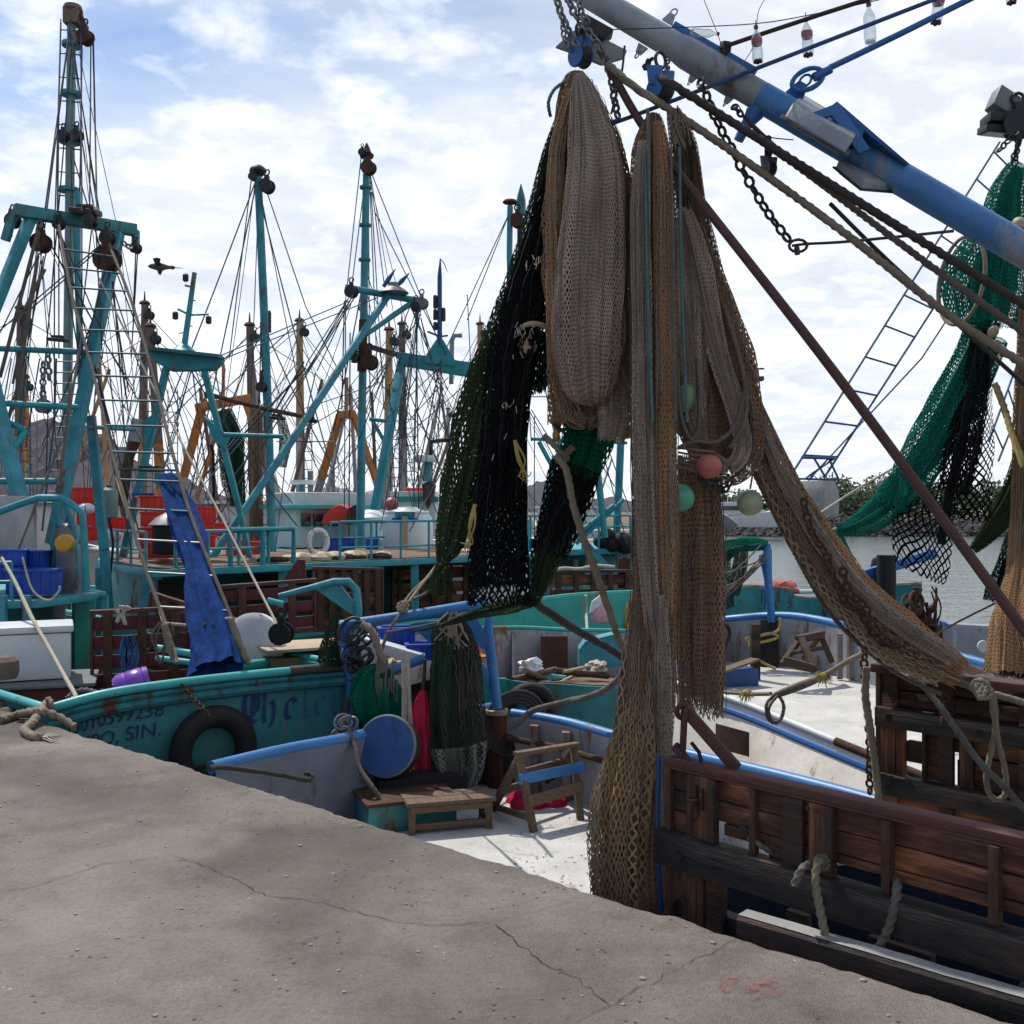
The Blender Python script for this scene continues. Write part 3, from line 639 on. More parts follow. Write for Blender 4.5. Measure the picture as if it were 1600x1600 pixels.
# ================================================================== near teal boat with its name on the stern
b3 = thing('stern_trawler', 'weathered teal trawler whose lettered stern lies across the corner of the quay', 'fishing boat', (-2.6, 9.0, WZ))
Rp = smooth([P(75, 1112, 8.3), P(170, 1087, 8.52), P(300, 1068, 8.9), P(430, 1054, 9.35), P(550, 1044, 9.8)], 6)
far = [Rp[-1]+V((-.72, .69, 0))*d+V((0, 0, .012*d)) for d in (.25, 1, 2.5, 5, 9)]
near = [Rp[0]-DQ*d+V((0, 0, .012*d)) for d in (9, 5, 2.5, 1, .3)]
path = near+Rp+far
hull_wall(path, -2.3, .30, .07).build('hull', M['stern'], b3)
rl = MB().tube([p+V((0, 0, .02)) for p in path], .040, 10); rl.build('rail', M['teal_light'], b3)
MB().tube([p+V((.0, 0, -.115))+V((.006, -.012, 0)) for p in Rp], .045, 8).build('rubbing_strake', M['strake'], b3)
MB().tube([p+V((0, 0, .022)) for p in Rp[-6:]], .0435, 10).build('worn_rail_end', M['railworn'], b3)
MB().tube([p+V((0.004, -.006, -.05)) for p in Rp], .03, 8).build('rust_line', M['strake'], b3)
st = MB().tube([p+V((.02, .03, -.98)) for p in Rp], .06, 8); st.build('rubbing_strake', M['teal_old'], b3)
mb = MB(); mb.add([V((p.x, p.y, -.62)) for p in path], [tuple(range(len(path)))]); mb.build('deck', M['plank'], b3)
# lettering follows the plating of the transom
def on_stern(u, v):        # u: pixels along (75..550), v metres below the rail
    k = (u-75)/475*(len(Rp)-1); i = int(max(0, min(len(Rp)-2, k))); f = k-i
    q = Rp[i].lerp(Rp[i+1], f); t_ = (Rp[i+1]-Rp[i]).normalized(); nn = V((-t_.y, t_.x, 0)).normalized()
    return q+nn*(.30*v/(2.3))-V((0, 0, v))-nn*.007, t_
def stern_text(s, u, v, size, m, name='lettering'):
    vs_, fs_ = text_mesh(s, size, .002); mb_ = MB(); q, t_ = on_stern(u, v); u -= max(c_.x for c_ in vs_)/(Rp[-1]-Rp[0]).length*475; nn = V((t_.y, -t_.x, 0)).normalized()
    L = (Rp[-1]-Rp[0]).length; out = []
    for c_ in vs_:
        uu = u+c_.x/L*475; q2, _ = on_stern(uu, v); out.append(q2+V((0, 0, c_.y))+nn*(c_.z+.004)-V((.0, 0, 0))+(-nn)*(.30*c_.y/2.3)*-1)
    mb_.add(out, fs_); mb_.build(name, m, b3)
stern_text('25010599238', 274, .245, .160, M['ink'])
stern_text('LOBAMPO, SIN.', 271, .415, .172, M['ink'])
mb = MB(); mb2 = MB()
for i, (chh, u0) in enumerate(zip('Chelelo', (382, 412, 444, 469, 484, 509, 522))):
    q, t_ = on_stern(u0, .42); nn = V((t_.y, -t_.x, 0)).normalized()
    pen(mb if i < 3 else mb2, GL[chh], q, t_*1.0, V((0, 0, 1))-nn*.12*-1, .33 if chh == 'C' else .27, nn*.012, .17 if i < 3 else .13)
mb.build('name_lettering', M['ink'], b3); mb2.build('name_lettering', M['inkfade'], b3)
# mast
Ym = 17.0
mk = [(112, 30, Ym), (110, 200, Ym), (108, 420, Ym), (104, 700, Ym), (102, 960, 16)]
mast = ptube(mk, Ym, [6.5, 6.8, 7, 7.5, 8], 14).build('mast', M['greymast'], b3)
ptube([(121, 300), (121, 420), (127, 600), (131, 660)], Ym-.2, [5.2, 5.2, 5.5, 6]).build('boom_pipe', M['teal'], b3)
mb = MB()
for y, hw in ((70, 15), (147, 15), (221, 16), (297, 16)): MB().lathe(P(112.5-(y-70)*.02, y, Ym), [(hw*Ym/1600, -.03), (hw*Ym/1600, .03)], 20).build('ring_plate', M['teal'], mast)
mb = MB(); mb.hexa(P(114, 27, Ym), (.12, 0, 0), (0, .12, 0), (0, 0, .13)); mb.lathe(P(114, 14, Ym), [(.1, -.08), (.16, -.02), (.14, .05)], 12); mb.build('masthead', M['brownmast'], mast)
mb = MB(); pulley(mb, P(133, 58, Ym-.1), .26); mb.tube([P(126, 22, Ym), P(131, 34, Ym-.1), P(132, 44, Ym-.1)], .03, 6); mb.build('block', M['rust'], mast)
mb = MB(); pulley(mb, P(120, 212, Ym-.25), .2); pulley(mb, P(99, 212, Ym-.2), .18); mb.build('block', M['darkmetal'], mast)
mb = MB()
lad = [(95, 35), (94, 80), (92, 150), (91, 240), (90, 330)], [(127, 35), (128, 80), (127, 150), (126, 240), (124, 330)]
for s_ in lad: mb.tube([P(x, y, Ym-.05) for x, y in s_], .014, 5)
for y in range(46, 330, 37): mb.tube([P(94-(y-35)*.014, y, Ym-.05), P(127.5-(y-35)*.01, y+3, Ym-.05)], .012, 5)
lad2 = [(88, 560), (85, 660), (73, 760), (66, 830)], [(128, 560), (126, 640), (118, 720), (100, 830)]
mb.build('ladder', M['tealwire'], mast); mb = MB()
for s_ in lad2: mb.tube([P(x, y, Ym-.6) for x, y in s_], .016, 5)
for i in range(14):
    y = 565+i*17; f = i/14; mb.tube([P(88-f*f*20, y, Ym-.6), P(128-f*f*24, y, Ym-.6)], .012, 5)
mb.build('ladder', M['tealwire'], mast)
# stern gantry
ga, gb = P(22, 328, 14.0), P(212, 360, 15.1)
mb = MB(); mb.beam(ga, gb, .15, .165); gantry = mb.build('gantry_beam', M['teal_old'], b3, .012)
MB().beam(ga, ga+V((-.12, 0, -.42)), .09, .10).build('end_bracket', M['teal_old'], gantry); MB().beam(gb, gb-V((0, 0, .30)), .09, .10).build('end_bracket', M['teal_old'], gantry)
def leg(pts, Y, wpx, m='teal'):
    q = [P(p[0], p[1], p[2] if len(p) > 2 else Y) for p in pts]; mb_ = MB()
    w_ = wpx*q[0].y/1600
    for a, b in zip(q, q[1:]): mb_.beam(a, b, w_, w_*.8)
    return mb_.build('gantry_leg', M[m], b3, .01)
leg([(184, 365, 14.9), (82, 850, 13.4)], 14, 17); leg([(48, 340, 14.2), (-40, 560, 13.6)], 14, 18)
leg([(-22, 560, 13.6), (36, 800, 13.2)], 13.5, 20); leg([(142, 650, 14.4), (163, 860, 14.2), (170, 960, 14.2)], 14, 13)
leg([(125, 560, 14.3), (158, 800, 15), (200, 700, 15)], 14, 7) if 0 else None
for pr in (((-30, 543, 13.8), (132, 550, 14.3)), ((5, 630, 13.6), (128, 637, 14.0)), ((-30, 752, 13.3), (103, 752, 13.7)), ((138, 667, 14.3), (210, 671, 15.0)), ((0, 655, 13.6), (40, 672, 13.5)), ((22, 700, 13.4), (42, 672, 13.5))):
    ptube(pr, 13.7, 5 if pr[0][0] < 100 else 3.4).build('crossbar', M['teal_clean'], b3)
floodlight(134, 331, 14.4, 42, gantry); floodlight(90, 531, 14.0, 28, gantry)
for (x, y, s_, mm) in ((168, 405, .34, 'rust'), (64, 380, .26, 'rust'), (20, 345, .2, 'darkmetal'), (168, 372, .2, 'darkmetal'), (92, 350, .16, 'darkmetal'), (142, 345, .18, 'darkmetal'), (68, 635, .2, 'steel'), (212, 388, .15, 'darkmetal')):
    pulley(MB(), P(x, y, 14.3), s_).build('block', M[mm], gantry)
for pts in ([(61, 335), (62, 358)], [(14, 352), (15, 378)], [(190, 378), (212, 392)], [(68, 565), (66, 640)], [(75, 548), (77, 600)]):
    MB().chain([P(x, y, 14.2) for x, y in pts], .12, .016).build('chain', M['steel'], gantry)
pline(b3, [((112, 20, Ym), (70, 330)), ((95, 30, Ym), (86, 345)), ((126, 30, Ym), (128, 330)), ((142, 60, Ym), (140, 345)), ((145, 60, Ym), (152, 350)), ((146, 60, Ym), (152, 350)), ((127, 215, Ym), (148, 330)), ((86, 215, Ym), (72, 328)),
           ((85, 345), (85, 640)), ((92, 345), (92, 560)), ((128, 340), (128, 560)), ((143, 360), (120, 560)), ((150, 360), (160, 560)), ((88, 350), (160, 520)), ((40, 490), (160, 385)), ((0, 516), (160, 380)),
           ((165, 420), (130, 560)), ((62, 395), (0, 520)), ((72, 395), (22, 640)), ((68, 400), (45, 530)), ((88, 352), (140, 650)), ((92, 352), (170, 660)), ((175, 440), (200, 640)), ((177, 440), (195, 680)), ((180, 420), (262, 640)),
           ((212, 395), (208, 500)), ((215, 395), (205, 560)), ((145, 560), (230, 880)), ((155, 600), (205, 860)), ((128, 560), (90, 680)), ((62, 560), (40, 700)), ((75, 640), (72, 760)), ((18, 560), (-5, 690)), ((5, 640), (-5, 560))], 14.2, M['wire'], 1.1)
pline(b3, [((125, 540), (90, 760, 12.5)), ((95, 690, 13), (20, 880, 11.8)), ((60, 400), (20, 600)), ((110, 610, 13), (95, 750, 12.6))], 14, M['ropegrey'], 2.2)
pline(b3, [((0, 590), (60, 360)), ((58, 410), (30, 590)), ((40, 480), (70, 420)), ((0, 700), (32, 590))], 13.9, M['ropegrey'], 3.0)
# arch rail, platform and winch at the quarter
ptube([(-2, 800), (30, 788), (60, 778), (95, 778), (112, 788), (129, 803), (132, 850), (135, 925)], 12.0, 5.6).build('arch_rail', M['teal_clean'], b3)
ptube([(88, 780), (84, 870), (78, 925)], 12.4, 6).build('arch_rail', M['teal'], b3); ptube([(100, 780), (118, 830), (120, 920)], 12.3, 4.5).build('arch_rail', M['teal'], b3)
pf = [P(-60, 938, 11.2), P(60, 936, 11.4), P(166, 921, 12.6), P(120, 905, 14.0), P(-60, 915, 14)]
zt = .62
MB().prism([V((p.x, p.y, zt-.09)) for p in pf], (0, 0, .09)).build('platform', M['teal_clean'], b3, .01)
for (x, yb, Y) in ((42, 1010, 11.35), (164, 965, 12.5), (5, 1010, 11.3), (118, 980, 13.8)):
    MB().beam(P(x, 930, Y), V((P(x, 930, Y).x, Y, -.7)), .07, .07).build('platform_leg', M['teal'], b3)
mb = MB(); mb.box(P(110, 890, 12.4)+V((0, 0, .0)), .24, .3, .66); mb.ball(P(108, 838, 12.4), .17, 14); mb.build('winch', M['steel'], b3, .02)
mb = MB().lathe(P(106, 848, 12.1), [(.06, 0), (.1, .02), (.1, .16), (.06, .18)], 14, (.1, -1, 0)); mb.build('winch_drum', M['yellow'], b3)
railing(b3, [V((p.x, p.y, zt)) for p in (P(-50, 930, 11.25), P(18, 937, 11.4))], .42, 2, M['teal_clean'], .018)
mb = MB(); mb.box(P(-12, 835, 12.5), .36, 1.6, .95); mb.build('wheelhouse_wall', M['greywall'], b3, .02)
mb = MB(); mb.box(V((-6.9, 13.2, -.05)), 1.4, 1.4, 1.3, R(45)); mb.build('deckhouse', M['teal_old'], b3, .02)
mb = MB(); mb.box(V((-6.2, 13.6, -.1)), .5, .08, 1.1, R(20)); mb.build('door', M['greywall'], b3, .02)
mb = MB(); mb.box(V((-5.5, 13.2, .05)), .25, .2, 1.2, R(20)); mb.build('locker', M['mint'], b3, .02)

# shroud ladder with the rolled blue tarpaulin
lroot = thing('rope_ladder', 'long rope ladder with steel rungs and a blue tarpaulin bound to it', 'ladder', P(330, 1035, 9.3))
Lp = [(92, 352, 14.0), (112, 460, 13), (150, 600, 12), (178, 720, 11.2), (225, 880, 10.2), (257, 970, 9.7), (277, 1036, 9.2)]
Rpz = [(166, 372, 14.4), (205, 470, 13), (240, 590, 12), (265, 690, 11.2), (293, 790, 10.6), (327, 880, 10.1), (361, 965, 9.7), (388, 1038, 9.35)]
la = smooth([P(*p) for p in Lp], 6); ra = smooth([P(*p) for p in Rpz], 6)
MB().tube(la, .019, 6).build('stringer', M['ropegrey'], lroot); MB().tube(ra, .019, 6).build('stringer', M['ropegrey'], lroot)
def atz(pts, z):
    for a, b in zip(pts, pts[1:]):
        if (a.z-z)*(b.z-z) <= 0: return a.lerp(b, (a.z-z)/(a.z-b.z+1e-9))
    return pts[-1]
z = 5.1
while z > .45:
    a, b = atz(la, z), atz(ra, z-.03); MB().tube([a, b], .012, 6).build('rung', M['tealwire'] if z > 1.4 else M['steel'], lroot); z -= .315
for pts in ([(257, 975), (262, 1000), (272, 1030)], [(361, 968), (372, 1000), (388, 1036)]):
    MB().rope(smooth([P(x, y, 9.4) for x, y in pts], 4), .033).build('lashing', M['rope'], lroot)
MB().rope([P(258, 974, 9.65), P(300, 978, 9.65), P(330, 970, 9.65), P(362, 966, 9.65)], .016).build('lashing', M['ropepale'], lroot)
for (x, y, n_) in ((258, 985, 3), (340, 985, 3), (318, 985, 2)):
    mb = MB()
    for k in range(n_):
        h_ = random.uniform(.18, .42); w_ = random.uniform(.03, .07); c_ = P(x+random.uniform(-10, 10), y-12, 9.55)
        mb.rope(smooth([c_, c_+V((-w_, 0, -h_*.5)), c_+V((0, 0, -h_)), c_+V((w_, 0, -h_*.5)), c_+V((.01, 0, 0))], 5), .010)
    mb.build('rope_coil', M['ropegrey'], lroot)
# tarpaulin: gathered sleeve
tp = smooth([P(*p) for p in ((260, 745, 11.0), (278, 790, 10.75), (297, 845, 10.4), (306, 885, 10.15), (313, 920, 9.95), (325, 970, 9.7), (335, 1010, 9.5), (338, 1046, 9.3))], 8)
rad = [.085, .14, .15, .10, .15, .20, .20, .22]
def sleeve(pts, rads, folds, amp, n=48, seed=0, dpt=.7, uvs=None, twist=0.0, xax=None, ragged=0.0, widen=1.0, nzamp=.35):
    """gathered cloth tube; widths given at control points, folds run lengthwise"""
    r_ = random.Random(seed); m = len(pts); k = len(rads); ph = [r_.uniform(0, 6.28) for _ in range(6)]
    rows = []; uv = []; L = 0; C = 2*math.pi*max(rads)*widen
    for i, p in enumerate(pts):
        if i: L += (p-pts[i-1]).length
        t = (pts[min(i+1, m-1)]-pts[max(0, i-1)]).normalized()
        x = V(xax) if xax else V((1, 0, 0)); x = (x-t*x.dot(t)).normalized(); y = t.cross(x)
        f = i/(m-1)*(k-1); a = int(min(k-2, f)); rr_ = rads[a]+(rads[a+1]-rads[a])*(f-a)
        row = []; drift = 1.3*mnoise.noise(V((L*.7, seed*1.7, 5)))
        for j in range(n+1):
            th = 2*math.pi*j/n
            fo = 1.1-1.7*abs(math.sin((folds*th+ph[0])/2+drift))**.75+math.sin((folds*1.7//1)*th+ph[1]-L*1.1)*.4+math.sin((folds*2.6//1)*th+ph[2]+L*1.9)*.25
            nz = mnoise.noise(V((math.cos(th)*1.6+seed, math.sin(th)*1.6, L*1.6)))+.5*mnoise.noise(V((math.cos(th)*3+seed, math.sin(th)*3, L*5)))
            q = rr_*(1+amp*fo+amp*nzamp*2*nz)
            dz = V((0, 0, 0))
            if ragged and i > m-4: dz = -t*-1*ragged*(mnoise.noise(V((j*.9, seed, 3)))*.8)*(i-(m-4))/3
            row.append(p+x*math.cos(th)*q+y*math.sin(th)*q*dpt+dz); uv.append((j/n*C, L))
        rows.append(row)
    mb_ = MB(); mb_.sheet(rows, uv); return mb_
sleeve(tp, rad, 5, .22, 64, 3, .6).build('tarpaulin', M['tarp'], lroot)

# things on and about the teal stern
def tyre(c, Ro, wd, ax, lab, group=None):
    mb_ = MB(); mb_.torus(c, Ro*.76, Ro*.25, ax, 40, 14)
    o = thing('tyre', lab, 'tyre', c-V((0, 0, Ro)), group); mb_.build('tread', M['rubber'], o)
    mb2_ = MB()
    for s_ in (-1, 1): mb2_.torus(V(c)+V(ax).normalized()*s_*Ro*.17, Ro*.62, Ro*.035, ax, 36, 6)
    mb2_.torus(c, Ro*.995, Ro*.03, ax, 40, 6)
    mb2_.build('bead_rim', M['black'], o); return o
q, t_ = on_stern(341, .60); nn = V((t_.y, -t_.x, 0)).normalized()
tc = q+nn*.11
tyre(tc, .385, .2, nn, 'big black tyre fender chained to the lettered teal stern', 'tyre fenders')
solo('chain', MB().chain(smooth([P(284, 1068, 8.80), P(300, 1090, 8.76), P(318, 1108, 8.62), P(330, 1124, 8.62)], 4), .055, .008), M['rust'], 'rusty chain holding the tyre fender to the teal stern', 'chain', 'chains')
root = thing('barrel', 'purple plastic drum with ribbed end showing above the teal stern rail', 'barrel', P(198, 1082, 9.0)-V((0, 0, .25)))
ax_ = V((.86, .35, .25)); MB().lathe(P(178, 1082, 9.2), [(.02, 0), (.115, .01), (.145, .05), (.15, .12), (.142, .13), (.15, .14), (.15, .26), (.142, .27), (.15, .28), (.14, .32)], 24, ax_).build('body', M['purple'], root)
MB().lathe(P(180, 1072, 9.15), [(.028, -.03), (.028, .02)], 10, -ax_).build('spout', M['purple'], root)
# freezer chest, its maroon base, stone
fz = thing('chest_freezer', 'white chest freezer with a lifting lid standing on a maroon plinth by the quay', 'freezer', P(10, 1058, 10.2))
M_ = Matrix.Rotation(R(24), 3, 'Z'); cfz = P(20, 1025, 10.1)
def obox(c, sx, sy, sz, rz): return MB().box(c, sx, sy, sz, rz)
obox(cfz+V((-.25, .2, -.02)), 1.35, .62, .46, R(24)).build('body', M['whitep'], fz, .025)
obox(cfz+V((-.25, .2, .25)), 1.40, .66, .07, R(24)).build('lid', M['whitep'], fz, .02)
vs_, fs_ = None, None
obox(cfz+M_ @ V((.02, -.115, .02))+V((-.0, -.04, -.02)), .035, .02, .045, R(24)).build('lock', M['steel'], fz, .004)
pl = thing('plinth', 'maroon painted plinth with a metal top under the white freezer', 'plinth', P(30, 1090, 10))
obox(cfz+V((-.2, .12, -.50)), 1.75, .9, .42, R(20)).build('body', M['maroon'], pl, .01)
obox(cfz+V((-.2, .12, -.275)), 1.83, .98, .035, R(20)).build('top_sheet', M['steel'], pl, .008)
mb = MB(); mb.lathe(P(2, 1060, 9.3), [(.13, 0), (.15, .06), (.145, .16), (.10, .20)], 16); solo('stone_stump', mb, M['stone'], 'round cut brown stump standing in front of the white freezer', 'stump')
mb = MB(); mb.ball(P(-2, 1110, 8.9), .13, 14, .8); mb.ball(P(10, 1116, 8.7), .09, 12, .7); solo('bollard', mb, M['stone'], 'rounded brown concrete knob on the quay corner by the mooring rope', 'bollard')
# ropes on the corner of the quay
def ropething(pts, r, m, lab, name='rope', grp=None, laid=True, k=8, cat='rope'):
    q_ = smooth(pts, k); mb_ = MB(); (mb_.rope(q_, r) if laid else mb_.tube(q_, r, 8)); return solo(name, mb_, M[m], lab, cat, grp)
def ztop(x, y, z=.03): return PZ(x, y, z)
r1 = [ztop(-40, 1128), ztop(0, 1125), ztop(22, 1119), ztop(45, 1113, .05), ztop(66, 1108, .07), ztop(58, 1120, .06), ztop(46, 1134, .03), ztop(38, 1141, .03), ztop(50, 1150, .025), ztop(66, 1152, .02)]
mr = thing('mooring_rope', 'thick frayed mooring rope lying over the quay corner and made fast to the teal stern', 'rope', r1[3], 'ropes on the quay')
MB().rope(smooth(r1, 8), .032).build('strand', M['rope'], mr)
MB().rope(smooth([ztop(28, 1116, .05), ztop(55, 1112, .09), ztop(75, 1114, .08), ztop(98, 1124, .03), ztop(116, 1136, -.02)], 8), .03).build('strand', M['rope'], mr)
MB().rope(smooth([ztop(64, 1108, .08), P(70, 1098, 8.3), P(76, 1092, 8.3), P(80, 1100, 8.25), P(72, 1112, 8.2), ztop(60, 1112, .1)], 6), .02).build('strand', M['rope'], mr)
mb = MB()
for k in range(16):
    a = ztop(64, 1152, .02); b = ztop(64+random.uniform(5, 34), 1152+random.uniform(-6, 10), .008); mb.tube([a, a.lerp(b, .5)+V((0, 0, random.uniform(0, .02))), b], [.008, .006, .003], 5)
mb.build('frayed_end', M['ropepale'], mr)
ropething([P(326, 1200, 7.3), P(350, 1199, 7.55), P(400, 1205, 7.8), P(450, 1213, 8.0), P(480, 1219, 8.1), P(488, 1212, 8.15), P(476, 1208, 8.15)], .018, 'ropedark', 'dark rope lying against the left blue rail beside the quay edge', 'rope', 'ropes on the quay')
ropething([P(3, 872, 11.4), P(25, 912, 10.9), P(50, 965, 10.3), P(78, 1015, 9.7), P(100, 1055, 9.2), P(118, 1087, 8.7), P(112, 1092, 8.65)], .019, 'ropepale', 'pale mooring line coming down past the white freezer to the teal rail', 'rope', None)
ropething([P(104, 1092, 8.75), P(118, 1082, 8.8), P(132, 1078, 8.8), P(150, 1082, 8.75), P(160, 1086, 8.6)], .022, 'ropegrey', 'short grey rope knotted round the teal rail near the freezer', 'rope', None)
ropething([P(35, 870, 11.2), P(50, 920, 11.2), P(75, 938, 11.2), P(92, 924, 11.2), P(93, 915, 11.2)], .012, 'ropepale', 'thin pale rope looped under the teal platform', 'rope', None, False)
# door boards stacked behind the rail
def board_door(name, lab, p0, ux, uz, Lx, Lz, th, nposts, nboards, m, mpost, grp='trawl doors', topm='rustred', rnd=False, gap=.03, shackle=True):
    """otter board: planks in a steel frame. p0: upper left corner"""
    ux = V(ux).normalized(); uz = V(uz).normalized(); nn = ux.cross(uz).normalized()
    root_ = thing(name, lab, 'trawl door', p0-uz*Lz, grp); bh = (Lz-.06)/nboards
    for k in range(nboards):
        c_ = p0+ux*Lx/2-uz*(.04+bh*(k+.5)); MB().hexa(c_, ux*(Lx/2-.03), uz*(bh/2-gap), nn*th/2).build('board', M[m], root_, .006)
    for k in range(nposts):
        f = (k+.5)/nposts if nposts > 1 else .5
        c_ = p0+ux*(Lx*f)-uz*(Lz/2)+nn*(th*.8); MB().hexa(c_, ux*.045, uz*(Lz/2-.03), nn*th*.35).build('batten', M[mpost], root_, .005)
    for s_ in (-1, 1): MB().hexa(p0+ux*(Lx/2+s_*(Lx/2-.012))-uz*Lz/2, ux*.015, uz*Lz/2, nn*(th*.85)).build('steel_edge', M[topm], root_, .003)
    MB().hexa(p0+ux*Lx/2-uz*.012, ux*(Lx/2+.01), uz*.022, nn*(th*.95)).build('top_rail', M[topm], root_, .004)
    MB().hexa(p0+ux*Lx/2-uz*(Lz-.012), ux*(Lx/2+.01), uz*.022, nn*(th*.95)).build('bottom_shoe', M[topm], root_, .004)
    return root_
up = V((0, 0, 1))
board_door('trawl_door', 'dark red trawl door with white rope ends on top, left of the blue tarpaulin', P(142, 955, 10.6), (.95, .3, .02), up, 1.0, .85, .06, 3, 4, 'maroon', 'rust')
board_door('trawl_door', 'grey weathered slatted trawl door leaning behind the foot of the rope ladder', P(236, 925, 11.4), (.95, .25, -.35), (.25, 0, 1), 1.1, .8, .06, 3, 4, 'plank', 'wood')
t1 = board_door('trawl_door', 'maroon steel trawl door standing under the teal awning right of the blue tarpaulin', P(338, 916, 12.2), (.93, .34, .05), up, 1.18, .62, .06, 2, 3, 'maroon', 'rustred')
MB().prism([P(438, 912, 12.6), P(478, 905, 12.7), P(476, 875, 12.7), P(465, 874, 12.7)], (0, .05, 0)).build('gusset', M['maroon'], t1)
solo('rope_tangle', MB().rope(smooth([P(180, 952, 10.4), P(186, 960, 10.4), P(183, 972, 10.4), P(190, 962, 10.4), P(196, 976, 10.4), P(192, 958, 10.4), P(202, 950, 10.4), P(186, 948, 10.4)], 6), .018), M['ropepale'], 'white rope ends knotted on top of the dark red trawl door', 'rope')
mb = MB()
for k in range(9):
    c_ = P(200+random.uniform(-8, 8), 993, 10.2); h_ = random.uniform(.25, .42); w_ = random.uniform(.03, .07)
    mb.tube(smooth([c_, c_+V((-w_, 0, -h_*.6)), c_+V((0, 0, -h_)), c_+V((w_, 0, -h_*.55)), c_+V((.012, 0, 0))], 5), .008, 6)
solo('rope_coil', mb, M['ropeblue'], 'blue thin rope coil hanging on the dark red trawl door', 'rope coil')
mb = MB(); mb.lathe(P(402, 1012, 10.6), [(.02, 0), (.34, .0), (.36, .03), (.36, .10), (.30, .14)], 36, (-.35, -1, .1)); solo('round_tub', mb, M['white'], 'pale round tub standing on edge right of the blue tarpaulin', 'tub')
mb = MB(); mb.box(P(476, 1008, 10.6), .95, .7, .03, R(28)); o = thing('work_table', 'low table of pale plywood on the teal stern deck', 'table', P(476, 1020, 10.6)-V((0, 0, .3)))
mb.build('table_top', M['planklight'], o, .006)
mb = MB(); mb.box(P(476, 1022, 10.6)-V((0, 0, .05)), .86, .6, .12, R(28)); mb.build('apron', M['plank'], o, .006)
for sx, sy in ((-.4, -.27), (.4, -.27), (-.4, .27), (.4, .27)):
    MB().beam(P(476, 1024, 10.6)+Matrix.Rotation(R(28), 3, 'Z') @ V((sx, sy, -.05)), P(476, 1024, 10.6)+Matrix.Rotation(R(28), 3, 'Z') @ V((sx, sy, -.7)), .06).build('leg', M['plank'], o)
mb = MB(); mb.tube([P(368, 1042, 10.0), P(470, 1030, 10.5)], .05, 10); solo('deck_pipe', mb, M['mint'], 'mint painted pipe lying along the teal stern deck', 'pipe')
mb = MB(); mb.tube([P(245, 1012, 10.2), P(305, 1022, 10.0)], .035, 10); mb.tube([P(245, 1028, 10.1), P(305, 1036, 9.9)], .03, 10); solo('deck_pipe', mb, M['teal_light'], 'two pale teal pipes lying behind the foot of the rope ladder', 'pipe')
mb = MB(); pulley(mb, P(440, 990, 10.0), .22, (.2, 1, 0)); solo('hanging_block', mb, M['ngcore'], 'mossy green hanging block on a pale line above the plywood table', 'block')
ropething([P(155, 435, 13.9), P(262, 650, 12.6), P(350, 815, 11.4), P(434, 978, 10.0)], .013, 'ropepale', 'long pale line from the stern gantry down to the mossy green block', 'rope', None, False)
ropething([P(180, 745, 13), P(225, 880, 11.8), P(260, 990, 10.2)], .010, 'ropeyellow', 'thin yellow line beside the foot of the rope ladder', 'rope', None, False)

# ================================================================== near boat with the blue rail
b1 = thing('blue_railed_boat', 'grey and white boat with blue pipe rails lying alongside the quay, white working deck', 'fishing boat', (1.0, 7.2, WZ))
DK = -1.0
left = smooth([PZ(330, 1204, -.36), PZ(365, 1195, -.36), PZ(450, 1175, -.35), PZ(555, 1155, -.34), V((-.75, 9.45, -.33)), V((-.2, 9.95, -.32))], 5)
farr = smooth([PZ(800, 1117, -.32), PZ(880, 1130, -.34), PZ(970, 1155, -.36), PZ(1060, 1178, -.38), PZ(1220, 1216, -.39), PZ(1390, 1262, -.40), PZ(1600, 1330, -.43)], 5)
farr += [farr[-1]+(farr[-1]-farr[-2]).normalized()*d for d in (1, 3)]
path = left+farr
# travel left -> right with the deck on the near side: mirror the inside
def wall2(path, z0, th, m, parent, name='bulwark', z1=None, out=0):
    mb_ = MB(); n = len(path); rows = [[], [], [], []]
    for i, p in enumerate(path):
        t = path[min(i+1, n-1)]-path[max(i-1, 0)]; nn = V((t.y, -t.x, 0)).normalized()
        rows[0].append(V((p.x, p.y, z0))+nn*out); rows[1].append(V(p)); rows[2].append(V(p)-nn*th if out else V(p)+nn*th); rows[3].append(V((p.x, p.y, z1 if z1 is not None else z0))+(-nn*th if out else nn*th))
    mb_.sheet(rows); return mb_.build(name, m, parent)
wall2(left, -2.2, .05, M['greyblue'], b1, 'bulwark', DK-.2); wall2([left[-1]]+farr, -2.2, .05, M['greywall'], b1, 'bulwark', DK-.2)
MB().tube([p+V((0, 0, .02)) for p in left], .053, 12).build('rail', M['blue_rail'], b1)
MB().tube([p+V((0, 0, .01)) for p in farr], .053, 12).build('rail', M['blue_rail'], b1)
# stanchions and lower pipe inside the far bulwark
mb = MB()
for (x, yb) in ((850, 0), (905, 0), (1018, 0), (1075, 0)):
    i = min(range(len(farr)), key=lambda k: abs(800+farr[k].x/farr[k].y*1600-x)); p = farr[i]; t_ = (farr[i+1]-farr[i]).normalized(); nn = V((t_.y, -t_.x, 0))
    mb = MB(); mb.beam(p+nn*.10-V((0, 0, .04)), V((p.x, p.y, DK))+nn*.10, .07, .09); mb.build('stanchion', mat('rust_streaked_stanchion', (.20, .17, .16), .3, .55, rc=(.15, .06, .02)) if 'stn' not in M else M['stn'], b1); M['stn'] = bpy.data.materials['rust_streaked_stanchion']
mb = MB().tube([p+V((-.05, -.10, -.20)) for p in farr[:18]], .028, 8); mb.build('lower_pipe', M['rust'], b1)
near_ = [left[0]+DQ*d for d in (.02, 2, 4, 6.5)]
dk = [V((p.x, p.y, DK)) for p in path+near_[::-1]]
MB().add(dk, [tuple(range(len(dk)))]).build('deck', M['deckwhite'], b1)
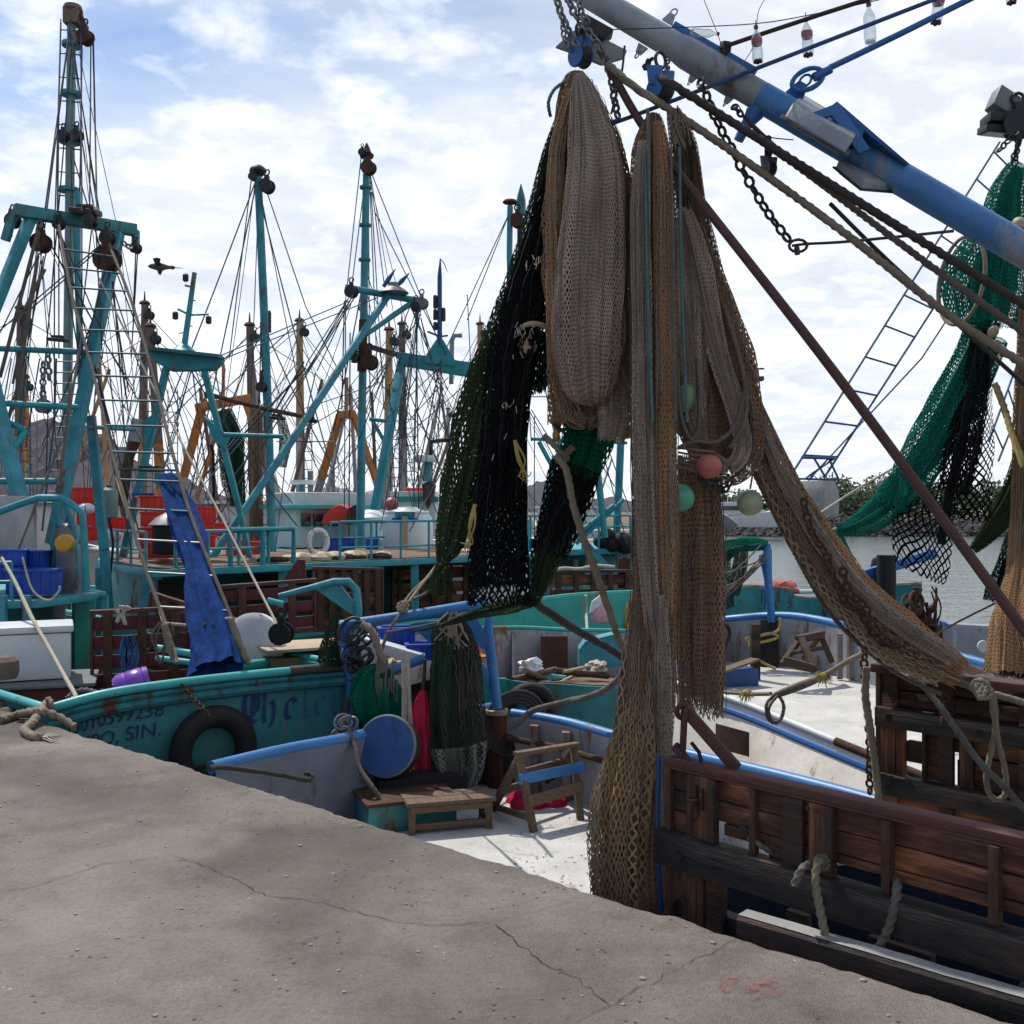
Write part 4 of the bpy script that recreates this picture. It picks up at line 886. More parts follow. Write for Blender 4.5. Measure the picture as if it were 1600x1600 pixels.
mb = MB(); mb.sheet([[V((p.x, p.y, -2.2)) for p in near_], [V((p.x, p.y, DK+.02)) for p in near_]]); mb.build('near_side', M['blue'], b1)
nb = [E0+DQ*u+NQ*o_+V((0, 0, z_)) for u, o_, z_ in ((5.5, .97, -.8), (5.75, .94, -.34), (6.2, .9, -.16), (6.9, .87, .07), (9.5, .86, .12), (12, .9, .15))]
mb = MB(); mb.sheet([[V((p.x, p.y, -2.2)) for p in nb], nb, [p+NQ*.05 for p in nb], [V((p.x, p.y, DK-.1))+NQ*.05 for p in nb]]); mb.build('near_bulwark', mat('navy_hull_side', (.012, .022, .055), .4, .25, rc=(.03, .02, .018), rough=.7), b1)
# gallows of blue pipe at the stern
Yg = 9.7
bar = MB(); bar.tube(smooth([P(531, 978, 9.45), P(640, 962, 9.6), P(760, 942, 9.8)], 5), .052, 12); bar.build('gallows_bar', M['blue_rail'], b1)
ptube([(537, 972, 9.42), (545, 1010, 9.45), (548, 1065, 9.5), (548, 1160, 9.5)], 9.5, [8.5, 8.5, 7, 6]).build('gallows_leg', M['blue'], b1)
ptube([(766, 948, 9.82), (763, 985, 9.8), (770, 1050, 9.75), (777, 1108, 9.7)], 9.75, [7.5, 7.5, 8.5, 8.5]).build('gallows_leg', M['blue_rail'], b1)
mb = MB(); mb.beam(P(690, 968, 9.68), P(768, 1068, 9.74), .05, .10); mb.build('gallows_brace', M['blue_rail'], b1, .008)
mb = MB(); mb.prism([P(640, 975, 9.6), P(655, 972, 9.62), P(745, 965, 9.74), P(770, 1010, 9.76), P(755, 1015, 9.76), P(690, 975, 9.66), P(672, 1005, 9.64)], (.0, .04, 0)); mb.build('gallows_gusset', M['blue'], b1)
mb = MB(); mb.tube(smooth([P(590, 1054, 9.3), P(625, 1042, 9.35), P(664, 1028, 9.4)], 4), .045, 10); mb.build('lower_bar', M['blue_rail'], b1)
mb = MB(); mb.tube(smooth([P(535, 1000, 9.4), P(560, 1090, 9.35), P(590, 1050, 9.3)], 4), .04, 8); mb.build('lower_bar', M['blue'], b1)
mb = MB(); mb.lathe(P(777, 1112, 9.7), [(.11, -.02), (.11, .02)], 20); mb.build('post_flange', mat('worn_flange', (.35, .27, .2), .3, .3), b1)
mb = MB(); mb.lathe(V((P(777, 1112, 9.7).x, 9.7, DK)), [(.09, 0), (.085, .68)], 16); mb.build('winch_post', M['woodpost'], b1)
for dx, r_ in ((-.22, .06), (.2, .05), (-.42, .05)):
    q = P(777, 1130, 9.75)+V((dx, .1, 0)); MB().lathe(V((q.x, q.y, DK)), [(r_, 0), (r_, .6)], 10).build('winch_post', M['darkmetal'], b1)
MB().box(V((P(760, 1180, 9.9).x, 9.9, DK+.25)), .75, .3, .5, R(-30)).build('winch', M['darkmetal'], b1, .03)
# blue steel drum and teal hatch box
q = P(606, 1166, 8.75); o = thing('steel_drum', 'blue steel drum end with a dark rim standing behind the pink mesh sack', 'drum', q-V((0, 0, .3)))
axd = V((-.25, -1, .28)); MB().lathe(q, [(.02, 0), (.235, 0), (.25, .015), (.25, .05)], 40, axd).build('face', M['bluedrum'], o)
MB().torus(q+axd.normalized()*.03, .25, .018, axd, 40, 8).build('rim', M['steel'], o)
MB().lathe(q-axd.normalized()*.14, [(.25, 0), (.25, .13)], 32, axd).build('body', M['darkmetal'], o)
q = P(655, 1262, 8.6); o = thing('hatch_box', 'rusty teal hatch box on the white deck behind the wooden bench', 'hatch', V((q.x, q.y, DK)))
MB().box(V((q.x-.12, q.y, DK+.11)), .75, .5, .22, R(22)).build('body', M['teal_old'], o, .01); MB().box(V((q.x-.12, q.y, DK+.235)), .79, .54, .03, R(22)).build('lid', M['rust'], o, .006)
MB().box(V((q.x-.05, q.y+.4, DK+.16)), .8, .4, .32, R(22)).build('winch_house', M['black'], o, .02)
# bench
bc = PZ(700, 1292, DK); rz = R(16)
o = thing('wooden_bench', 'low brown wooden bench of two planks on the white deck', 'bench', bc)
Rz = Matrix.Rotation(rz, 3, 'Z')
for k in (-1, 1): MB().hexa(bc+Rz @ V((0, k*.085, .245)), Rz @ V((.37, 0, 0)), Rz @ V((0, .08, 0)), V((0, 0, .016))).build('seat_plank', M['plank'], o, .004)
for sx in (-1, 1):
    for sy in (-1, 1): MB().beam(bc+Rz @ V((sx*.32, sy*.12, 0)), bc+Rz @ V((sx*.32, sy*.12, .225)), .055).build('leg', M['plank'], o, .004)
for sy in (-1, 1): MB().beam(bc+Rz @ V((-.34, sy*.145, .20)), bc+Rz @ V((.34, sy*.145, .20)), .02, .05).build('rail', M['plank'], o, .003)
for sx in (-1, 1): MB().beam(bc+Rz @ V((sx*.32, -.12, .06)), bc+Rz @ V((sx*.32, .12, .06)), .03, .05).build('stretcher', M['plank'], o, .003)
MB().beam(bc+Rz @ V((-.32, -.12, .06)), bc+Rz @ V((.32, -.12, .06)), .03, .05).build('stretcher', M['plank'], o, .003)
# folding A-frame stool
def A(x, y): return PZ(x, y, DK)
fl, fr = A(834, 1300), A(907, 1281); bl, brr = A(769, 1266), A(848, 1232)
tl_, tr_ = P(811, 1184, 8.45), P(896, 1168, 8.85)
o = thing('wooden_trestle', 'wooden A-frame trestle stool with one blue slat on the sunlit white deck', 'trestle', (fl+brr)/2)
def bm(a, b, w_, h_, m, n): MB().beam(a, b, w_, h_).build(n, M[m], o, .004)
bm(tl_+V((0, 0, .02)), fl, .06, .045, 'plank', 'leg'); bm(tr_+V((0, 0, .02)), fr, .06, .045, 'plank', 'leg'); bm(tl_, bl, .06, .045, 'plank', 'leg'); bm(tr_, brr, .06, .045, 'plank', 'leg')
bm(tl_+V((-.03, 0, .03)), tr_+V((.04, 0, .03)), .07, .035, 'planklight' if 0 else 'plank', 'top_bar')
bm(tl_.lerp(fl, .28)+V((-.03, -.04, 0)), tr_.lerp(fr, .25)+V((.07, -.04, 0)), .03, .085, 'blue_rail', 'slat'); bm(tl_.lerp(fl, .58)+V((-.0, -.04, 0)), tr_.lerp(fr, .52)+V((.05, -.04, 0)), .03, .09, 'plank', 'slat')
bm(tl_.lerp(bl, .35)+V((-.0, .03, 0)), tr_.lerp(brr, .35)+V((.0, .03, 0)), .03, .06, 'plank', 'slat'); bm(tl_.lerp(bl, .62), tr_.lerp(brr, .62), .03, .06, 'plank', 'slat')
bm(bl.lerp(tl_, .08), fl.lerp(tl_, .18), .03, .05, 'plank', 'stretcher')
# pink net bag on deck
q = A(836, 1256); mb = MB()
for k in range(5): mb.lathe(q+V((random.uniform(-.14, .16), random.uniform(-.1, .1), 0)), [(.13, 0), (.12, .04), (.07, .08), (.02, .10)], 12, (random.uniform(-.2, .2), 0, 1))
solo('mesh_bag', mb, M['npink'], 'crumpled pink mesh bag lying on the white deck behind the trestle', 'bag')

# ================================================================== second blue-railed boat, dirty white side
b2 = thing('rafted_boat', 'dirty white boat with an empty deck rafted outside the blue railed boat', 'fishing boat', (3.6, 11, WZ))
nr = smooth([P(1040, 1066, 11.0), P(1070, 1075, 10.8), P(1160, 1102, 10.3), P(1260, 1143, 9.6), P(1380, 1192, 8.9), P(1500, 1240, 8.4), P(1640, 1300, 8.0)], 5)
wall2(nr, -2.2, .05, M['dirtywhite'], b2, 'hull_side', -1.2, .95)
mb = MB().tube([p+V((0, 0, .02)) for p in nr[:18]], .035, 10); mb.build('rail', M['white'], b2); mb = MB().tube([p+V((0, 0, .02)) for p in nr[17:]], .04, 10); mb.build('rail', M['rust'], b2)
MB().tube([p+V((-.02, -.04, -.09)) for p in nr[8:26]], .035, 8).build('rubbing_strake', M['blue'], b2)
fw = smooth([P(1128, 972, 16.6), P(1160, 969, 16.4), P(1200, 966, 16.2), P(1245, 967, 15.8), P(1300, 977, 15.2), P(1352, 992, 14.4), P(1440, 1015, 13.4), P(1640, 1070, 12)], 5)
wall2(fw, -2.2, .06, M['greywall'], b2, 'bulwark', -1.0)
MB().tube([p+V((0, 0, .03)) for p in fw], .07, 12).build('rail', M['blue_rail'], b2)
tr2 = [nr[0], nr[0].lerp(fw[0], .5)+V((0, 0, .05)), fw[0]]
wall2(tr2[::1], -2.2, .05, M['greywall'], b2, 'transom', -1.0)
MB().tube([p+V((0, 0, .03)) for p in smooth(tr2, 5)], .06, 10).build('rail', M['blue_rail'], b2)
zd = -.78
poly = [V((p.x, p.y, zd)) for p in nr]+[V((p.x, p.y, zd-.02)) for p in fw[::-1]]
MB().add(poly, [tuple(range(len(poly)))]).build('deck', M['deckwhite'], b2)
q = nr[10]; tt = (nr[11]-nr[9]).normalized(); nn = V((tt.y, -tt.x, 0)); 
for (x0, x1, y0, y1) in ((1118, 1170, 1130, 1182), (1352, 1384, 1202, 1222)):
    def ons(x, y):
        i = min(range(len(nr)-1), key=lambda k: abs(800+nr[k].x/nr[k].y*1600-x)); return P(x, y, nr[i].y-.34)
    MB().prism([ons(x0, y1-14), ons(x0, y0), ons(x1, y0+14), ons(x1, y1)], (0, -.02, 0)).build('rusty_plate', M['rust'], b2)
for (x, y0, y1, w_) in ((1330, 990, 1045, .10), (1312, 990, 1055, .07), (1180, 975, 1040, .12)):
    a = P(x, y0, 14.6); MB().beam(a, V((a.x, a.y, zd)), w_).build('stanchion', M['stn'] if w_ != .12 else M['woodbeam'], b2)
# blue gallows of this boat
ptube([(1198, 850, 16), (1200, 900, 16), (1206, 972, 16)], 16, [6, 6.5, 6]).build('gallows_leg', M['blue_rail'], b2)
MB().prism([P(1188, 868, 16), P(1206, 858, 16), P(1207, 935, 16), P(1199, 935, 16), P(1196, 905, 16)], (0, .1, 0)).build('gallows_gusset', M['blue'], b2)
ptube([(1118, 870, 16.4), (1150, 858, 16.2), (1204, 852, 16)], 16, 5.5).build('gallows_bar', M['blue_rail'], b2)
MB().beam(P(1202, 970, 16.1), P(1202, 1042, 15.9), .28, .2).build('winch_post', M['black'], b2, .02)
mb = MB(); mb.box(P(1146, 1060, 14.2), .56, .4, .30, R(15)); o = thing('deck_locker', 'blue steel locker with a plank across it on the rafted boat deck', 'locker', P(1150, 1075, 14)); mb.build('body', M['bluedrum'], o, .01)
MB().beam(P(1118, 1052, 13.7), P(1180, 1030, 14.2), .16, .03).build('plank', M['plank'], o)
o = thing('wooden_sawhorse', 'dark triangular wooden sawhorse against the grey bulwark of the rafted boat', 'trestle', P(1260, 1048, 14))
def bm(a, b, w_, n='leg'): MB().beam(P(*a), P(*b), w_).build(n, M['wood'], o, .006)
bm((1250, 998, 14.2), (1222, 1038, 13.7), .07); bm((1252, 998, 14.1), (1273, 1048, 13.6), .08); bm((1282, 992, 14.4), (1300, 1035, 14.4), .07); bm((1282, 992, 14.4), (1255, 1030, 14.7), .06); bm((1246, 999, 14.1), (1285, 991, 14.4), .10, 'top_bar'); bm((1224, 1032, 13.7), (1272, 1045, 13.6), .11, 'stretcher'); bm((1240, 1020, 13.8), (1290, 1012, 14.4), .05, 'stretcher')
ropething([P(1218, 965, 15.7), P(1216, 985, 15.7), P(1190, 993, 15.6), P(1165, 998, 15.5), P(1180, 1005, 15.4), P(1215, 996, 15.5), P(1200, 990, 15.5), P(1170, 1003, 15.4), P(1185, 1030, 15.2), P(1212, 1045, 15)], .022, 'ropeyellow', 'yellowish rope looped over the far blue rail of the rafted boat', 'rope', None, False)
ropething([P(1095, 985, 15), P(1130, 976, 15.3), P(1140, 990, 15.3), P(1128, 1020, 15), P(1120, 1032, 14.8)], .03, 'rubber', 'black hose hanging over the left end of the rafted boat rail', 'hose', None, False, 8, 'hose')
# ================================================================== boat with the teal awning deck (behind the stern of the first)
b4 = thing('awning_boat', 'teal boat with a flat railed awning deck piled with red crates, two gantries above', 'fishing boat', P(420, 900, 18))
zt = .83
C0 = P(238, 891, 13.6); Cr = P(838, 867, 19.0); Cl = P(150, 878, 15.8)
C0.z = Cr.z = Cl.z = zt
sl = [C0, Cr, Cr+V((-3.4, 3.0, 0)), Cl+V((-.9, 2.4, 0)), Cl]
MB().prism([p-V((0, 0, .10)) for p in sl], (0, 0, .10)).build('awning_deck', M['teal_clean'], b4, .01)
MB().prism([p+V((0, 0, .004)) for p in [C0.lerp(sl[2], .02), Cr.lerp(sl[3], .02), sl[2].lerp(C0, .02), sl[3].lerp(Cr, .02), Cl.lerp(sl[2], .02)]], (0, 0, .012)).build('deck_sheet', M['plank'], b4)
for f in (.0, .28, .46, .62, .80, 1.0):
    p = C0.lerp(Cr, f)+V((-.08, .08, 0)); MB().beam(V((p.x, p.y, -.9)), p-V((0, 0, .1)), .12).build('awning_post', M['teal'], b4)
for p in (Cl+V((.05, .05, 0)),): MB().beam(V((p.x, p.y, -.9)), p-V((0, 0, .1)), .12).build('awning_post', M['teal'], b4)
# hull and house under the awning
hp = [V((-7.5, 16.0, -.35)), V((-5.0, 14.2, -.35)), V((-1.6, 16.9, -.25)), V((1.2, 19.6, -.2)), V((-1.4, 23, -.1)), V((-9, 26, .1))]
wall2(hp, -2.3, .06, M['teal_hull'], b4, 'hull'); MB().tube(hp, .06, 8).build('rail', M['teal_light'], b4)
MB().add([V((p.x, p.y, -.9)) for p in hp], [tuple(range(6))]).build('deck', M['plank'], b4)
mb = MB(); mb.box(V((-4.3, 19.2, -.05)), 5.5, 2.4, 1.6, R(40)); mb.build('deckhouse', M['teal_old'], b4, .03)
mb = MB(); mb.box(V((-.9, 20.4, -.02)), 2.4, 1.5, 1.6, R(45)); mb.build('deckhouse', M['white'], b4, .03)
for k in range(3):
    q = C0.lerp(Cr, .1+.2*k)+V((-.5, .75, -.45)); MB().box(q, .8, .06, .5, R(42)).build('window', M['black'], b4, .01)
rp = [Cl.lerp(C0, .4)+V((0, .1, 0)), C0+V((-.02, .12, 0)), C0.lerp(Cr, .28)+V((-.08, .1, 0))]
railing(b4, [C0.lerp(Cr, .05)+V((-.08, .12, 0)), C0.lerp(Cr, .245)+V((-.08, .1, 0))], .50, 3, M['teal_clean'], .028, (.5,))
mb = MB(); a, b = C0.lerp(Cr, .16)+V((-.05, .05, 0)), C0.lerp(Cr, .30)+V((-.05, .05, 0))
mb.tube([a, a+V((0, 0, .52)), b+V((0, 0, .52)), b], .042, 8); mb.build('guard_frame', M['teal_clean'], b4); 
MB().tube([a.lerp(b, .5), a.lerp(b, .5)+V((0, 0, .52))], .04, 8).build('guard_frame', M['teal_clean'], b4)
railing(b4, [C0.lerp(Cr, .42)+V((-.1, .1, 0)), C0.lerp(Cr, .99)+V((-.1, .1, 0))], .62, 7, M['teal_clean'], .02, (.34,))
railing(b4, [Cl+V((.1, .1, 0)), C0+V((-.12, .1, 0))], .5, 3, M['teal_clean'], .022)
ptube([(403, 275, 20), (407, 360, 20), (414, 520, 20), (420, 680, 20), (426, 900, 19.5)], 20, [6, 6.3, 6.6, 6.8, 7], 14).build('mast', M['teal'], b4)
mast4 = b4.children[-1]
MB().lathe(P(403, 268, 20), [(.08, -.1), (.17, 0), (.15, .06), (.07, .12)], 14).build('masthead', M['darkmetal'], mast4)
pulley(MB(), P(417, 291, 19.8), .28).build('block', M['darkmetal'], mast4); pulley(MB(), P(395, 276, 19.8), .16).build('block', M['darkmetal'], mast4)
MB().tube([P(409, 608, 19.6), P(408, 580, 19.6), P(413, 578, 19.6)], .03, 6).build('cleat', M['darkmetal'], mast4)
pulley(MB(), P(409, 605, 19.6), .2).build('block', M['darkmetal'], mast4)
mb = MB()
for k in range(6): mb.torus(P(421.5, 490+k*5, 19.7), .05, .018, (1, 0, .1), 10, 5)
mb.build('rope_turns', M['wire'], mast4)
# gantry with the small signal mast
Yg = 17.0
mb = MB(); pr = [(230, 544), (345, 558), (344, 564), (331, 577), (262, 578), (238, 562)]
mb.prism([P(x, y, Yg) for x, y in pr], (0, .28, 0)); g4 = mb.build('gantry_beam', M['teal_clean'], b4, .02)
MB().beam(P(229, 545, Yg-.05), P(346, 558, Yg-.05), .34, .05).build('top_plate', M['teal_old'], g4)
def leg4(a, b, w_, m='teal_clean', Y=Yg): 
    A_, B_ = P(a[0], a[1], Y+.1), P(b[0], b[1], Y+.1); MB().beam(A_, B_, w_*Y/1600, w_*Y/1600*.8).build('gantry_leg', M[m], b4, .012)
leg4((260, 575), (190, 880), 12); leg4((318, 575), (375, 800), 11); leg4((375, 800), (392, 880), 10)
MB().prism([P(318, 650, Yg), P(358, 682, Yg), P(350, 700, Yg), P(335, 690, Yg)], (0, .1, 0)).build('gusset', M['teal_clean'], b4)
MB().prism([P(247, 640, Yg), P(222, 660, Yg), P(228, 700, Yg)], (0, .1, 0)).build('gusset', M['teal_clean'], b4)
ptube([(350, 679), (443, 682)], Yg, 3.5).build('crossbar', M['teal_clean'], b4)
MB().tube([P(287, 548, Yg+.1), P(304, 426, Yg+.1)], [.055, .04], 8).build('signal_mast', M['teal_clean'], b4); sm = b4.children[-1]
MB().lathe(P(287, 550, Yg+.1), [(.22, 0), (.05, .14)], 12).build('mast_foot', M['teal_clean'], sm)
for (a, b, e) in (((296, 492), (278, 483), (274, 487)), ((298, 492), (326, 491), (326, 494)), ((299, 448), (289, 446), (290, 440))):
    MB().tube([P(*a, Yg+.1), P(*b, Yg+.1)], .018, 6).build('lamp_arm', M['teal_clean'], sm)
    up_ = 1 if e[1] < 445 else -1
    MB().lathe(P(e[0], e[1], Yg+.1), [(.03, 0), (.05, .02*up_), (.05, .11*up_), (.03, .13*up_)], 10).build('lamp', M['darkmetal'], sm)
for y, s_ in ((468, 1), (508, 1), (519, -1)): MB().tube([P(299-(y-440)*.12, y, Yg+.1), P(299-(y-440)*.12+s_*10, y+2, Yg+.1)], .01, 5).build('step', M['tealwire'], sm)
# long diagonal boom and third gantry bar
ptube([(330, 873, 17), (455, 690, 18), (555, 538, 19.2), (606, 462, 20)], 18, [6.2, 6, 5.8, 5.6], 12).build('boom', M['teal'], b4)
ptube([(540, 449, 19.8), (664, 472, 20.4)], 20, 5.5).build('gantry_beam', M['teal'], b4); g5 = b4.children[-1]
ptube([(572, 522, 19.6), (645, 472, 20.3)], 20, 4.5).build('gantry_brace', M['teal'], b4)
pulley(MB(), P(549, 456, 19.7), .24).build('block', M['darkmetal'], g5); pulley(MB(), P(659, 474, 20.2), .24).build('block', M['steel'], g5); pulley(MB(), P(650, 480, 20.2), .2).build('block', M['darkmetal'], g5)
MB().lathe(P(615, 458, 20), [(.3, 0), (.24, .06), (.12, .13), (.1, .2)], 16).build('lamp', M['steel'], g5)
for a, b in (((599, 448), (618, 420)), ((620, 447), (640, 426))): MB().tube([P(*a, 20), P(*a, 20).lerp(P(*b, 20), .4), P(*b, 20)], [.035, .05, .008], 6).build('whip_aerial', M['bluewire'], g5)
pline(b4, [((393, 278), (358, 560)), ((352, 576), (342, 640)), ((417, 300), (478, 480)), ((478, 480), (560, 640)), ((344, 556, 17), (547, 470)), ((346, 562, 17), (590, 465)), ((545, 465), (478, 570)), ((545, 465), (470, 600)), ((549, 465), (495, 580)), ((493, 582), (480, 640)),
           ((470, 560), (350, 705, 17)), ((480, 570), (230, 860, 15.5)), ((655, 480), (645, 560)), ((658, 480), (620, 700)), ((640, 475), (690, 600)), ((540, 470), (538, 800)), ((450, 690), (430, 862, 18.6)), ((280, 660, 17), (258, 730, 16)), ((330, 590, 17), (260, 660, 16.5)), ((305, 560), (262, 700)), ((470, 500), (318, 640)),
           ((232, 560, 17), (175, 790, 15)), ((260, 580, 17), (330, 800, 16)), ((640, 480), (560, 690)), ((336, 580, 17), (352, 660, 17)), ((432, 690, 18), (520, 690, 18))], 20, M['tealwire'], .95)
pline(b4, [((478, 575), (318, 745)), ((475, 565), (420, 660))], 19, M['wire'], 1.6)
ptube([(322, 615, 17.2), (370, 628, 18), (420, 640, 19), (470, 650, 20)], 18, 3.6).build('brail_bar', M['rust'], b4)
for (x, y, s_) in ((530, 655, .34), (738, 658, .34)):
    pass
for (x, y, Y) in ((433, 653, 18.6), (484, 657, 18.6)): floodlight(x, y, Y, 24, b4)
# white sacks and nets lying on the awning
mb = MB(); rr = random.Random(9)
for k in range(16):
    p = C0.lerp(Cr, .33+.25*rr.random())+V((-rr.uniform(.2, .7), rr.uniform(.2, .6), .05)); mb.ball(p, rr.uniform(.10, .22), 10, .5)
tag(mb.build('net_pile', M['fcream']), 'pale crumpled net pile lying on the teal awning deck', 'net pile')
mb = MB()
for k in range(14):
    p = C0.lerp(Cr, .28+.32*rr.random())+V((-rr.uniform(.1, .6), rr.uniform(.1, .5), .04)); mb.ball(p, rr.uniform(.08, .18), 10, .4)
tag(mb.build('net_pile', M['ngrey']), 'dark netting heaped along the front of the teal awning deck', 'net pile')
# crates
def crate(c, sx, sy, sz, rz, m, lab, grp):
    o = thing('fish_crate', lab, 'crate', V(c)-V((0, 0, sz/2)), grp); Rz_ = Matrix.Rotation(rz, 3, 'Z'); c = V(c)
    ex, ey, ez = Rz_ @ V((1, 0, 0)), Rz_ @ V((0, 1, 0)), V((0, 0, 1)); mb_ = MB()
    for s_ in (-1, 1):
        mb_.hexa(c+ex*s_*(sx/2-.015), ex*.012, ey*sy/2, ez*sz/2); mb_.hexa(c+ey*s_*(sy/2-.015), ex*(sx/2-.028), ey*.012, ez*sz/2)
    mb_.hexa(c-ez*(sz/2-.012), ex*(sx/2-.03), ey*(sy/2-.03), ez*.012); mb_.build('body', M[m], o, .004)
    mr_ = MB()
    for s_ in (-1, 1): mr_.hexa(c+ex*s_*(sx/2+.006)+ez*sz*.44, ex*.012, ey*(sy/2+.018), ez*sz*.06); mr_.hexa(c+ey*s_*(sy/2+.006)+ez*sz*.44, ex*(sx/2-.008), ey*.012, ez*sz*.06)
    mr_.build('rim', M[m], o, .003); rb = MB()
    for k in range(5):
        for s_ in (-1, 1): rb.hexa(c+ex*(sx*(k-2)*.2)+ey*s_*(sy/2+.002), ex*.012, ey*.008, ez*sz*.40)
    rb.build('ribs', M[m], o); return o
def cstack(x, ybot, Y, n, sz, sx, rz, m, labs, grp):
    b_ = P(x, ybot, Y)
    for k in range(n): crate(b_+V((random.uniform(-.02, .02), 0, sz*(k+.5)+.004*k)), sx, sx*.7, sz*.97, rz+random.uniform(-.08, .08), m, labs[k], grp)
on = ['bottom', 'second', 'third', 'fourth', 'top']
G1 = 'red fish crates on the awning deck'
cstack(243, 872, 15.6, 4, .235, .46, R(25), 'red', [f'red fish crate, {q} of the tall stack behind the blue tarpaulin' for q in ('lowest', 'second from bottom', 'third from bottom', 'topmost')], G1)
cstack(263, 872, 16.2, 2, .23, .40, R(20), 'red', [f'red fish crate, {q} of the short stack touching the black drum' for q in ('lower', 'upper')], G1)
cstack(146, 845, 16.5, 2, .24, .5, R(15), 'red', [f'red fish crate, {q} of the pair behind the teal gantry leg' for q in ('lower', 'upper')], G1)
cstack(178, 832, 17, 1, .26, .36, R(30), 'red', ['single red fish crate beside the grey hanging cylinder'], G1)
cstack(128, 788, 18, 1, .30, .62, R(5), 'red', ['wide red fish crate high up between two teal gantry legs'], G1)
cstack(318, 858, 16, 3, .22, .34, R(20), 'red', [f'red fish crate, {q} of the stack under the boom foot right of the tarpaulin' for q in ('lowest', 'middle', 'topmost')], G1)
cstack(345, 838, 18, 1, .24, .4, R(20), 'red', ['small red fish crate right of the thin black pole'], G1)
cstack(368, 870, 18, 1, .3, .35, R(20), 'red', ['red fish crate low behind the teal guard frame'], G1)
cstack(395, 868, 18.4, 1, .26, .3, R(20), 'red', ['red plastic tub beside the foot of the tall teal mast'], G1)
G2 = 'blue fish crates'
cstack(55, 928, 11.8, 1, .30, .52, R(12), 'bluep', ['big blue fish crate with its ribs showing on the teal platform'], G2)
cstack(48, 888, 12.2, 1, .22, .42, R(5), 'bluep', ['blue fish crate tilted behind the big blue one on the platform'], G2)
cstack(14, 912, 11.9, 2, .2, .34, R(20), 'bluep', ['lower blue fish crate by the platform railing', 'upper blue fish crate by the platform railing'], G2)
cstack(222, 782, 17, 1, .12, .34, R(20), 'bluep', ['flat blue tray beside the top of the tall red crate stack'], G2)
o = thing('drum', 'black drum with a metal cone lid behind the blue tarpaulin', 'drum', P(268, 862, 15.0)); MB().lathe(P(268, 866, 15.0), [(.26, 0), (.27, .02), (.27, .42), (.26, .44)], 24).build('body', M['black'], o); MB().lathe(P(265, 820, 15.0), [(.30, 0), (.2, .1), (.02, .2)], 24).build('lid', M['steel'], o)
o = thing('gas_cylinder', 'grey green cylinder hanging upright beside the teal mast stays', 'cylinder', P(171, 810, 15)); MB().lathe(P(171, 811, 15.0), [(.04, 0), (.11, .03), (.12, .06), (.12, .36), (.11, .42), (.05, .47)], 18).build('body', M['greymast'], o); MB().lathe(P(171, 765, 15), [(.05, 0), (.05, .06)], 10).build('valve', M['rust'], o)
MB().tube([P(171, 811, 15), P(177, 850, 15), P(172, 900, 15), P(165, 920, 15)], .02, 6).build('hose', M['rubber'], o)
o = thing('exhaust_pipe', 'brown leaning exhaust funnel with a grey cap behind the stays', 'funnel', P(194, 760, 17)); ptube([(190, 790, 17), (200, 715, 17), (213, 682, 17)], 17, [8, 9, 9], 14).build('pipe', M['rust'], o); ptube([(210, 690, 17), (216, 655, 17)], 17, [11, 10], 14).build('cap', M['greypole'], o)
ptube([(330, 695, 18), (333, 705, 18), (334, 760, 18), (334, 830, 18)], 18, 2.4).build('pole', M['black'], b4)
mb = MB(); mb.ball(P(135, 795, 16), .13, 14, .7); mb.ball(P(175, 838, 15.6), .14, 14, .8); solo('buoy', mb, M['whitep'], 'two white oval buoys tied together behind the teal gantry leg', 'buoy')
o = thing('navigation_lamp', 'small teal lamp housing on a bracket above the blue tarpaulin', 'lamp', P(258, 752, 15)); mb = MB(); mb.box(P(262, 748, 15), .3, .3, .16); mb.build('housing', M['teal_clean'], o, .02); MB().box(P(236, 733, 15), .3, .2, .08).build('lens', M['darkmetal'], o)
ptube([(184, 733, 14.5), (278, 735, 14.8)], 14.6, 1.8).build('bracket_bar', M['tealwire'], o)
# nets drying over the gantry (behind)
THR = {'ntan': 'rope', 'nbrown': 'ropegrey', 'norange': 'rope', 'nbrown2': 'rope', 'ngrey': 'ropegrey', 'nblack': 'ropeblack', 'norange2': 'rope'}
def loose(parent, q, rads, m, seed, dp):
    r_ = random.Random(seed+500); mb_ = MB(); n = len(q)
    for k in range(26):
        i0 = r_.randrange(1, max(2, n-8)); ln = r_.randrange(5, 22); th = r_.uniform(math.pi, 2*math.pi); out = r_.uniform(1.0, 1.12); pts = []
        for i in range(i0, min(n, i0+ln)):
            f = i/(n-1)*(len(rads)-1); a = int(min(len(rads)-2, f)); rr_ = (rads[a]+(rads[a+1]-rads[a])*(f-a))*out; th += r_.uniform(-.10, .10); out += r_.uniform(-.03, .035)
            pts.append(q[i]+V((math.cos(th)*rr_, math.sin(th)*rr_*dp-.012, r_.uniform(-.012, .012))))
        if len(pts) > 2: mb_.tube(smooth(pts, 2), r_.choice((.0016, .002, .0028)), 4)
    if mb_.v: mb_.build('net_thread', M[m], parent)
def pathm(pts, k=8): return smooth([P(*p) for p in pts], k)
